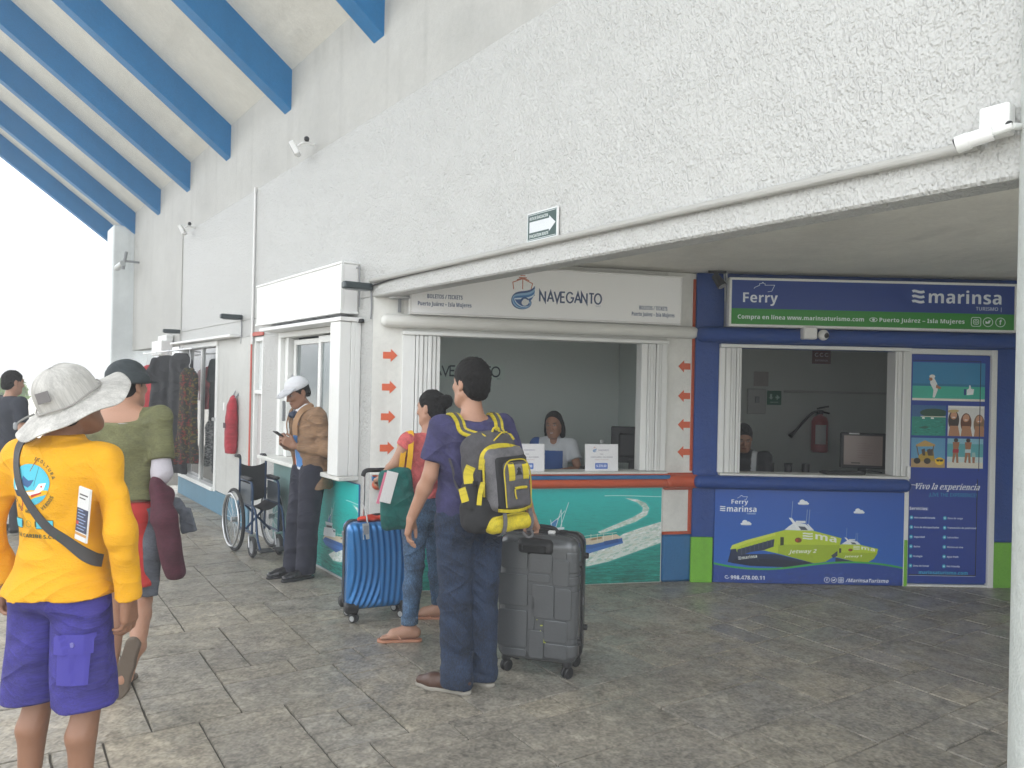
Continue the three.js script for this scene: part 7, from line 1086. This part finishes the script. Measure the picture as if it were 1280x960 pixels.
// ---------------------------------------------------------------- wheelchair by the wall
{
  const t = thing('wheelchair', 'partly folded wheelchair with blue frame and black seat beside the man in the cap', 'wheelchair', 'W', [-2.42, 0, -7.40], PI + 0.64);
  const blue = mat(lin(0.005, 0.032, 0.09), 0.3, { metalness: 0.3 }), blk = mat(lin(0.014, 0.014, 0.016), 0.6, { bumpMap: T.weave, bumpScale: 0.001 }), rub = mat(lin(0.02, 0.02, 0.021), 0.75);
  const hw = 0.125;
  for (const s of [-1, 1]) {
    const wx = s * (hw + 0.055), w = part(t, 'wheel', new THREE.TorusGeometry(0.285, 0.017, 10, 56).rotateY(PI / 2).translate(wx, 0.302, 0.14), rub);
    part(w, 'rim', new THREE.TorusGeometry(0.265, 0.009, 8, 48).rotateY(PI / 2).translate(wx, 0.302, 0.14), M.grey); part(w, 'hand_rim', new THREE.TorusGeometry(0.25, 0.009, 8, 48).rotateY(PI / 2).translate(wx + s * 0.035, 0.302, 0.14), M.steel);
    const sp = []; for (let k = 0; k < 16; k++) { const a = k / 16 * 2 * PI; sp.push(rod([wx + (k % 2 ? 0.015 : -0.015), 0.302, 0.14], [wx, 0.302 + 0.262 * sin(a), 0.14 + 0.262 * cos(a)], 0.0022, 0.0022, 5)); } part(w, 'spokes', sp, M.steel, undefined, 'stuff'); part(w, 'hub', rod([wx - 0.03, 0.302, 0.14], [wx + 0.03, 0.302, 0.14], 0.025), M.steel);
    const c = part(t, 'caster', new THREE.TorusGeometry(0.078, 0.02, 10, 28).rotateY(PI / 2).translate(s * hw, 0.098, -0.24), rub); part(c, 'rim', new THREE.CylinderGeometry(0.06, 0.06, 0.02, 20).rotateZ(PI / 2).translate(s * hw, 0.098, -0.24), M.grey); part(c, 'fork', [rod([s * hw - 0.03, 0.098, -0.24], [s * hw - 0.03, 0.2, -0.22], 0.008), rod([s * hw + 0.03, 0.098, -0.24], [s * hw + 0.03, 0.2, -0.22], 0.008), box(0.075, 0.02, 0.04, s * hw, 0.205, -0.22)], M.steel);
    part(t, 'side_frame', [tube([[s * hw, 0.2, -0.22], [s * hw, 0.45, -0.22], [s * hw, 0.66, -0.2], [s * hw, 0.69, -0.16], [s * hw, 0.69, 0.12]], 0.0115, 30, 8), rod([s * hw, 0.47, -0.24], [s * hw, 0.47, 0.18], 0.0115), rod([s * hw, 0.22, -0.22], [s * hw, 0.22, 0.18], 0.0115), rod([s * hw, 0.18, 0.17], [s * hw, 0.88, 0.17], 0.0115), tube([[s * hw, 0.47, -0.24], [s * hw, 0.44, -0.3], [s * hw, 0.2, -0.38], [s * hw * 0.9, 0.1, -0.42]], 0.011, 20, 8)], blue);
    part(t, 'push_handle', [tube([[s * hw, 0.86, 0.17], [s * hw, 0.90, 0.18], [s * hw, 0.905, 0.22]], 0.012, 12, 8), rod([s * hw, 0.905, 0.21], [s * hw, 0.90, 0.31], 0.018, 0.016)], blk);
    part(t, 'armrest', box(0.05, 0.028, 0.26, s * hw, 0.715, -0.04, 0.01), blk); part(t, 'side_guard', box(0.006, 0.2, 0.3, s * (hw + 0.005), 0.57, -0.03, 0.002), mat(lin(0.10, 0.12, 0.14), 0.35, { metalness: 0.4 }));
    part(t, 'footrest', box(0.13, 0.014, 0.15, s * hw * 0.62, 0.1, -0.46, 0.005).rotateX(0), blk); part(t, 'leg_strap', box(0.012, 0.1, 0.02, s * hw, 0.3, -0.33, 0.004), blk);
  }
  part(t, 'cross_brace', [rod([-hw, 0.2, 0.0], [hw, 0.46, 0.0], 0.011), rod([hw, 0.2, 0.03], [-hw, 0.46, 0.03], 0.011)], blue);
  const sag = (y0, y1, z0, z1, d, th) => { const P = [], U = [], n = 10; const pt = (u, v, o) => [lerp(-hw, hw, u), lerp(y0, y1, v) - d * 4 * u * (1 - u) * (1 - abs(z1 - z0) * 0) , lerp(z0, z1, v) + o]; for (let i = 0; i < n; i++) for (const o of [0, th]) { const a = pt(i / n, 0, o), b = pt((i + 1) / n, 0, o), c = pt((i + 1) / n, 1, o), e = pt(i / n, 1, o); for (const q of [a, b, c, a, c, e]) { P.push(...q); U.push(q[0], q[1] + q[2]); } } return raw(P, U); };
  part(t, 'back_sling', sag(0.5, 0.84, 0.165, 0.165, 0.035, 0.012), blk); part(t, 'seat', sag(0.485, 0.48, -0.22, 0.15, 0.06, 0.004), blk);
}
// ---------------------------------------------------------------- red bag on the white panel
{
  const t = thing('red_cover', 'red fabric cover bag hanging on the white wall panel', 'cover bag', 'L', [-3.52, 0, 0.07]);
  part(t, 'bag', soft([S.loft([[0.80, 0, 0.0, 0.098, 0.055], [0.9, 0, 0, 0.105, 0.065], [1.15, 0.005, 0, 0.105, 0.066], [1.33, 0.01, 0, 0.085, 0.055], [1.43, 0.015, -0.01, 0.05, 0.035], [1.47, 0.015, -0.02, 0.02, 0.02]], 0, 0.02, 2.6)], [-0.18, 0.18, 0.74, 1.54, -0.12, 0.14], 0.008, { mod: (d, x, y, z) => d + fold(x, y * 0.6, z, 9, 0.004) + 0.004 * noise(x * 14, y * 10, z * 14) }), cloth(lin(0.50, 0.035, 0.055), { map: T.fabric }));
  part(t, 'loop', tube([[-0.02, 1.46, -0.02], [0.0, 1.52, -0.04], [0.03, 1.46, -0.02]], 0.006, 16, 6), M.grey); part(t, 'white_label', box(0.05, 0.09, 0.004, -0.03, 1.34, 0.062, 0.001).rotateZ(0.05), M.plasticWhite); part(t, 'dark_label', box(0.09, 0.06, 0.004, -0.035, 1.12, 0.067, 0.001), mat(lin(0.05, 0.02, 0.03), 0.7)); part(t, 'hook', rod([0.06, 1.5, -0.07], [0.06, 1.44, -0.02], 0.01), M.grey);
}
// ---------------------------------------------------------------- clothes hung for sale at the shop window
{
  const rack = thing('clothes_rail', 'thin metal rail carrying the clothes hung in front of the shop window', 'clothes rail', 'L', [0, 0, 0.2]);
  part(rack, 'rail', rod([-7.6, 2.02, 0.08], [-4.5, 2.02, 0.08], 0.012), M.steel); for (const x of [-6.4, -4.6]) part(rack, 'arm', rod([x, 2.02, 0.08], [x, 2.06, -0.19], 0.01), M.steel);
  const T0 = (g) => g;
  function garment(name, label, x, z, y1, y0, w1, w0, m, amp, seed, sleeves) {
    const t = thing(name, label, 'garment', 'L', [x, 0, z], 0.7), sec = [[y0, 0, 0, w0 / 2, 0.035], [lerp(y0, y1, 0.5), 0, 0, (w1 + w0) / 4.2, 0.035], [y1 - 0.1, 0, 0, w1 / 2, 0.03], [y1, 0, 0, w1 / 2 * 0.55, 0.02]];
    const L = [S.loft(sec, 0, 0.03)]; if (sleeves) for (const s of [-1, 1]) L.push(S.cap([s * w1 * 0.42, y1 - 0.08, 0], [s * (w1 * 0.42 + 0.09), y1 - sleeves, 0], 0.05, 0.055, 0.03));
    part(t, 'cloth', soft(L, [-w1 / 2 - w0 / 2 - 0.12, w1 / 2 + w0 / 2 + 0.12, y0 - 0.03, y1 + 0.05, -0.14, 0.14], 0.014, { mod: (d, px, y, pz) => max(d + amp * sin(px * 42 + seed + 3 * noise(px * 5, y * 3, seed)) * smooth(y1, y1 - 0.3, y) + 0.008 * noise(px * 10, y * 7, seed), y0 + 0.02 * sin(px * 9 + seed) - y) }), m);
    part(t, 'hanger', tube([[0, 2.02, 0.0], [0.02, y1 + 0.08, 0], [0, y1 + 0.02, 0], [0.1, y1 - 0.03, 0]], 0.005, 14, 6), M.steel);
  }
  const p1 = tileNoise(71, 40), p2 = tileNoise(72, 14), pat = dataTex(256, (u, v) => { const k = smooth(0.5, 0.55, p1(u, v)) ; return k > 0.5 ? [0.75, 0.75, 0.75] : [0.05, 0.05, 0.06]; }, { srgb: true, repeat: 2.5 }), flower = dataTex(256, (u, v) => { const k = p1(u, v), q = p2(u, v); return k > 0.6 ? (q > 0.5 ? [0.5, 0.12, 0.12] : [0.45, 0.4, 0.1]) : [0.06, 0.09, 0.07]; }, { srgb: true, repeat: 2 });
  const blk = cloth(lin(0.014, 0.015, 0.018));
  garment('black_shirt', 'large black shirt hanging in the middle of the shop window clothes', -5.75, 0.30, 1.96, 1.08, 0.52, 0.66, blk, 0.012, 1, 0.32);
  garment('black_dress', 'long black garment hanging right of the black shirt at the shop window', -5.2, 0.26, 1.98, 0.62, 0.36, 0.42, cloth(lin(0.02, 0.021, 0.024)), 0.012, 2.4);
  garment('patterned_skirt', 'black and white patterned trousers hanging below the black shirt', -5.95, 0.27, 1.08, 0.42, 0.5, 0.5, mat(lin(0.8, 0.8, 0.8), 0.85, { map: pat }), 0.014, 4);
  garment('red_shirt', 'red shirt hanging left of the black shirt', -6.35, 0.34, 1.86, 1.2, 0.34, 0.4, cloth(lin(0.45, 0.03, 0.04)), 0.012, 5, 0.3);
  garment('white_shirt', 'white and red shirt hanging outermost at the left end of the rail', -6.95, 0.36, 1.82, 1.3, 0.34, 0.36, cloth(lin(0.6, 0.45, 0.46)), 0.012, 6, 0.3);
  garment('flower_dress', 'dark flowered dress hanging rightmost at the shop window', -4.83, 0.24, 1.78, 0.55, 0.28, 0.36, mat(lin(0.7, 0.7, 0.7), 0.85, { map: flower }), 0.012, 7);
  garment('dark_trousers', 'dark trousers hanging below the black garment at the shop window', -5.45, 0.22, 0.98, 0.36, 0.3, 0.32, blk, 0.01, 8);
  const st = thing('colour_tags', 'small red, yellow and green tags hanging beside the black shirt', 'tags', 'L', [-6.13, 0, 0.40]); [[1.62, [0.5, 0.03, 0.03]], [1.5, [0.5, 0.45, 0.03]], [1.38, [0.03, 0.35, 0.08]]].forEach(([y, c]) => part(st, 'tag', box(0.1, 0.1, 0.006, 0, y, 0, 0.002), mat(lin(...c), 0.6)));
}
// ---------------------------------------------------------------- things in the booths
function monitor(t, screen) {
  part(t, 'screen_case', box(0.40, 0.335, 0.035, 0, 0.30, 0, 0.008), M.black); if (screen) part(t, 'screen', face(-0.168, 0.168, 0.165, 0.44, 0.0185), new THREE.MeshStandardMaterial({ map: PR.screen, roughness: 0.3, emissive: lin(1, 1, 1), emissiveMap: PR.screen, emissiveIntensity: 0.02 })); part(t, 'back_cover', box(0.26, 0.22, 0.05, 0, 0.30, -0.035, 0.02), M.black);
  part(t, 'stand', [box(0.07, 0.16, 0.03, 0, 0.09, -0.03, 0.005), box(0.22, 0.02, 0.17, 0, 0.012, -0.02, 0.006)], M.black);
}
{
  const mo = thing('monitor', 'black computer monitor with pale screen in the blue booth window', 'monitor', 'M', [1.74, 0.81, -0.62], -0.25); monitor(mo, true);
  part(mo, 'sticker', box(0.09, 0.012, 0.004, -0.08, 0.46, 0.019, 0.001), M.plasticWhite);
  const mb = thing('monitor', 'black computer monitor seen from the back in the orange counter window', 'monitor', 'N', [2.43, 0.825, -0.60], 2.8); monitor(mb, false);
  const ex = thing('fire_extinguisher', 'red fire extinguisher with black hose on the back wall of the blue booth', 'fire extinguisher', 'M', [1.99, 0, -2.2]);
  part(ex, 'cylinder', new THREE.LatheGeometry([[0, 0.96], [0.085, 0.965], [0.092, 0.99], [0.092, 1.31], [0.075, 1.36], [0.03, 1.385], [0.03, 1.40], [0, 1.40]].map(([r, y]) => new THREE.Vector2(r, y)), 28), mat(lin(0.38, 0.02, 0.025), 0.3)); part(ex, 'label', new THREE.CylinderGeometry(0.0935, 0.0935, 0.22, 24, 1, true, -0.9, 1.3).translate(0, 1.17, 0), mat(lin(0.6, 0.58, 0.56), 0.6));
  part(ex, 'valve', [box(0.06, 0.05, 0.05, 0, 1.42, 0), rod([-0.04, 1.46, 0.01], [0.09, 1.49, 0.02], 0.011), rod([0.0, 1.43, 0.01], [0.1, 1.41, 0.02], 0.01)], M.black); part(ex, 'hose', tube([[-0.02, 1.43, 0.03], [-0.1, 1.42, 0.06], [-0.2, 1.33, 0.07], [-0.32, 1.19, 0.07]], 0.015, 24, 8), M.black); part(ex, 'nozzle', rod([-0.31, 1.2, 0.07], [-0.37, 1.14, 0.07], 0.017, 0.03), M.black); part(ex, 'bracket', box(0.03, 0.1, 0.08, 0, 1.35, -0.06), M.grey);
  const es = thing('exit_sign', 'small green exit sign on the back wall of the blue booth', 'sign', 'M', [1.49, 1.575, -2.292]); part(es, 'plate', box(0.165, 0.165, 0.008, 0, 0, 0, 0.001), mat(lin(0.01, 0.15, 0.08), 0.5)); part(es, 'print', face(-0.08, 0.08, -0.08, 0.08, 0.0048), printMat(PR.exitSmall, 0.5));
  const rs = thing('extinguisher_sign', 'dark red extinguisher sign high on the back wall of the blue booth', 'sign', 'M', [2.03, 2.06, -2.292]); part(rs, 'plate', box(0.215, 0.16, 0.008, 0, 0, 0, 0.001), mat(lin(0.15, 0.01, 0.01), 0.5)); part(rs, 'print', face(-0.105, 0.105, -0.077, 0.077, 0.0048), printMat(PR.extSign, 0.5));
  const eb = thing('switch_panel', 'pale electric panel box on the back wall left of the green exit sign', 'panel box', 'M', [1.28, 1.53, -2.28]); part(eb, 'cover', box(0.21, 0.29, 0.04, 0, 0, 0, 0.006), mat(lin(0.42, 0.43, 0.41), 0.5)); part(eb, 'breaker', box(0.05, 0.07, 0.02, -0.0, 0.02, 0.025), M.grey);
  solo('paper', 'faded paper sheet on the back wall above the electric panel', 'paper', box(0.17, 0.17, 0.004, 0, 0, 0, 0.001), mat(lin(0.36, 0.33, 0.31), 0.8), 'M', [1.335, 1.79, -2.296]);
  solo('conduit', 'thin pale conduit across the back wall of the blue booth', 'pipe', rod([1.6, 1.655, -2.28], [2.94, 1.655, -2.28], 0.014), mat(lin(0.45, 0.46, 0.44), 0.5), 'M');
  [[0.79, 'leftmost'], [0.955, 'middle'], [1.115, 'rightmost']].forEach(([x, w]) => { const c = thing('cup', 'dark cup standing on the blue booth desk, ' + w + ' of the three', 'cup', 'M', [x + 0.02, 0.801, -0.45], 0, 'dark cups on the blue booth desk'); part(c, 'body', new THREE.CylinderGeometry(0.036, 0.028, 0.19, 20).translate(0, 0.095, 0), M.black); part(c, 'rim', new THREE.TorusGeometry(0.036, 0.003, 6, 20).rotateX(PI / 2).translate(0, 0.19, 0), M.dark); });
  const mi = thing('keyboard', 'black keyboard with cables on the blue booth counter', 'keyboard', 'M', [1.3, 0.946, -0.06], 0.1); part(mi, 'base', box(0.36, 0.018, 0.12, 0, 0.01, 0, 0.004), M.black); for (let r = 0; r < 4; r++) part(mi, 'key_row', box(0.33, 0.008, 0.02, 0, 0.021, -0.04 + r * 0.027, 0.002), M.dark); part(mi, 'cable', tube([[0.1, 0.01, -0.06], [0.3, 0.02, -0.1], [0.4, 0.01, -0.05]], 0.005, 12, 6), M.black);
  for (const [x, w] of [[1.265, 'behind the backpack at the left'], [1.905, 'beside the dark monitor']]) { const c = thing('price_card', 'white printed price card standing on the orange counter ' + w, 'price card', 'N', [x, 0.953, 0.03], 0); part(c, 'stand', box(0.29, 0.225, 0.006, 0, 0.1125, 0, 0.001).rotateX(-0.08), M.plasticWhite); part(c, 'foot', box(0.29, 0.006, 0.07, 0, 0.003, -0.03, 0.001), M.plasticWhite); part(c, 'print', face(-0.142, 0.142, 0.004, 0.222, 0.0042).rotateX(-0.08), printMat(PR.card, 0.4)); }
  const pr = thing('receipt_printer', 'dark receipt printer on the desk in front of the seated clerk', 'printer', 'N', [1.98, 0.825, -0.42]); part(pr, 'case', box(0.24, 0.1, 0.18, 0, 0.05, 0, 0.02), M.dark); part(pr, 'lid', box(0.2, 0.02, 0.12, 0, 0.108, -0.01, 0.008), M.black);
  const bt = thing('clear_bottle', 'pale translucent bottle standing on the desk beside the dark monitor', 'bottle', 'N', [2.18, 0.825, -0.75]); part(bt, 'body', new THREE.LatheGeometry([[0, 0], [0.035, 0], [0.037, 0.01], [0.037, 0.2], [0.028, 0.25], [0.014, 0.28], [0.014, 0.31]].map(([r, y]) => new THREE.Vector2(r, y)), 24), mat(lin(0.4, 0.44, 0.42), 0.3)); part(bt, 'cap', new THREE.CylinderGeometry(0.017, 0.017, 0.025, 16).translate(0, 0.32, 0), M.plasticWhite);
}
// ---------------------------------------------------------------- shrubs beyond the far opening
{
  const r = rng(909), leaf = mat(lin(0.11, 0.20, 0.04), 0.7), leaf2 = mat(lin(0.16, 0.26, 0.05), 0.7), bark = mat(lin(0.12, 0.09, 0.06), 0.9);
  [[-15.5, -23.5, 1.5, 'shrub with pale green leaves beyond the far end behind the dark person'], [-11.8, -21.5, 1.45, 'leafy green shrub beyond the far end behind the beige sun hat'], [-12.6, -27.0, 1.8, 'taller green shrub beyond the passage left of the hanging clothes'], [-9.2, -20.5, 1.3, 'low green shrub beyond the passage behind the man in olive']].forEach(([x, z, h, label]) => {
    const t = thing('shrub', label, 'shrub', 'W', [x, 0, z]); const st = []; for (let i = 0; i < 6; i++) { const a = r() * 7; st.push(rod([0, 0, 0], [cos(a) * h * 0.25, h * (0.6 + 0.3 * r()), sin(a) * h * 0.25], 0.03, 0.008, 6)); } part(t, 'stem', st, bark);
    const P = [[], []], U = [[], []]; for (let i = 0; i < 2600; i++) { const a = r() * 7, q = sqrt(r()), y = h * (0.25 + 0.75 * r()), R = h * 0.42 * q * (0.6 + 0.4 * sin(y * 3 + a * 2)), c = [cos(a) * R, y, sin(a) * R], b = i % 2; const d1 = v3.norm([r() - .5, r() - .5, r() - .5]), d2 = v3.norm(v3.cross(d1, [r() - .5, r() - .5, r() - .5])), s = 0.07 + 0.05 * r(); for (const [m, n] of [[-1, 0], [0, 0.4], [1, 0], [-1, 0], [1, 0], [0, -0.4]]) { P[b].push(...v3.add(v3.add(c, d1, m * s), d2, n * s)); U[b].push(m, n); } }
    part(t, 'leaves', raw(P[0], U[0]), leaf, undefined, 'stuff'); part(t, 'leaves', raw(P[1], U[1]), leaf2, undefined, 'stuff');
  });
}
renderer.render(scene, camera);
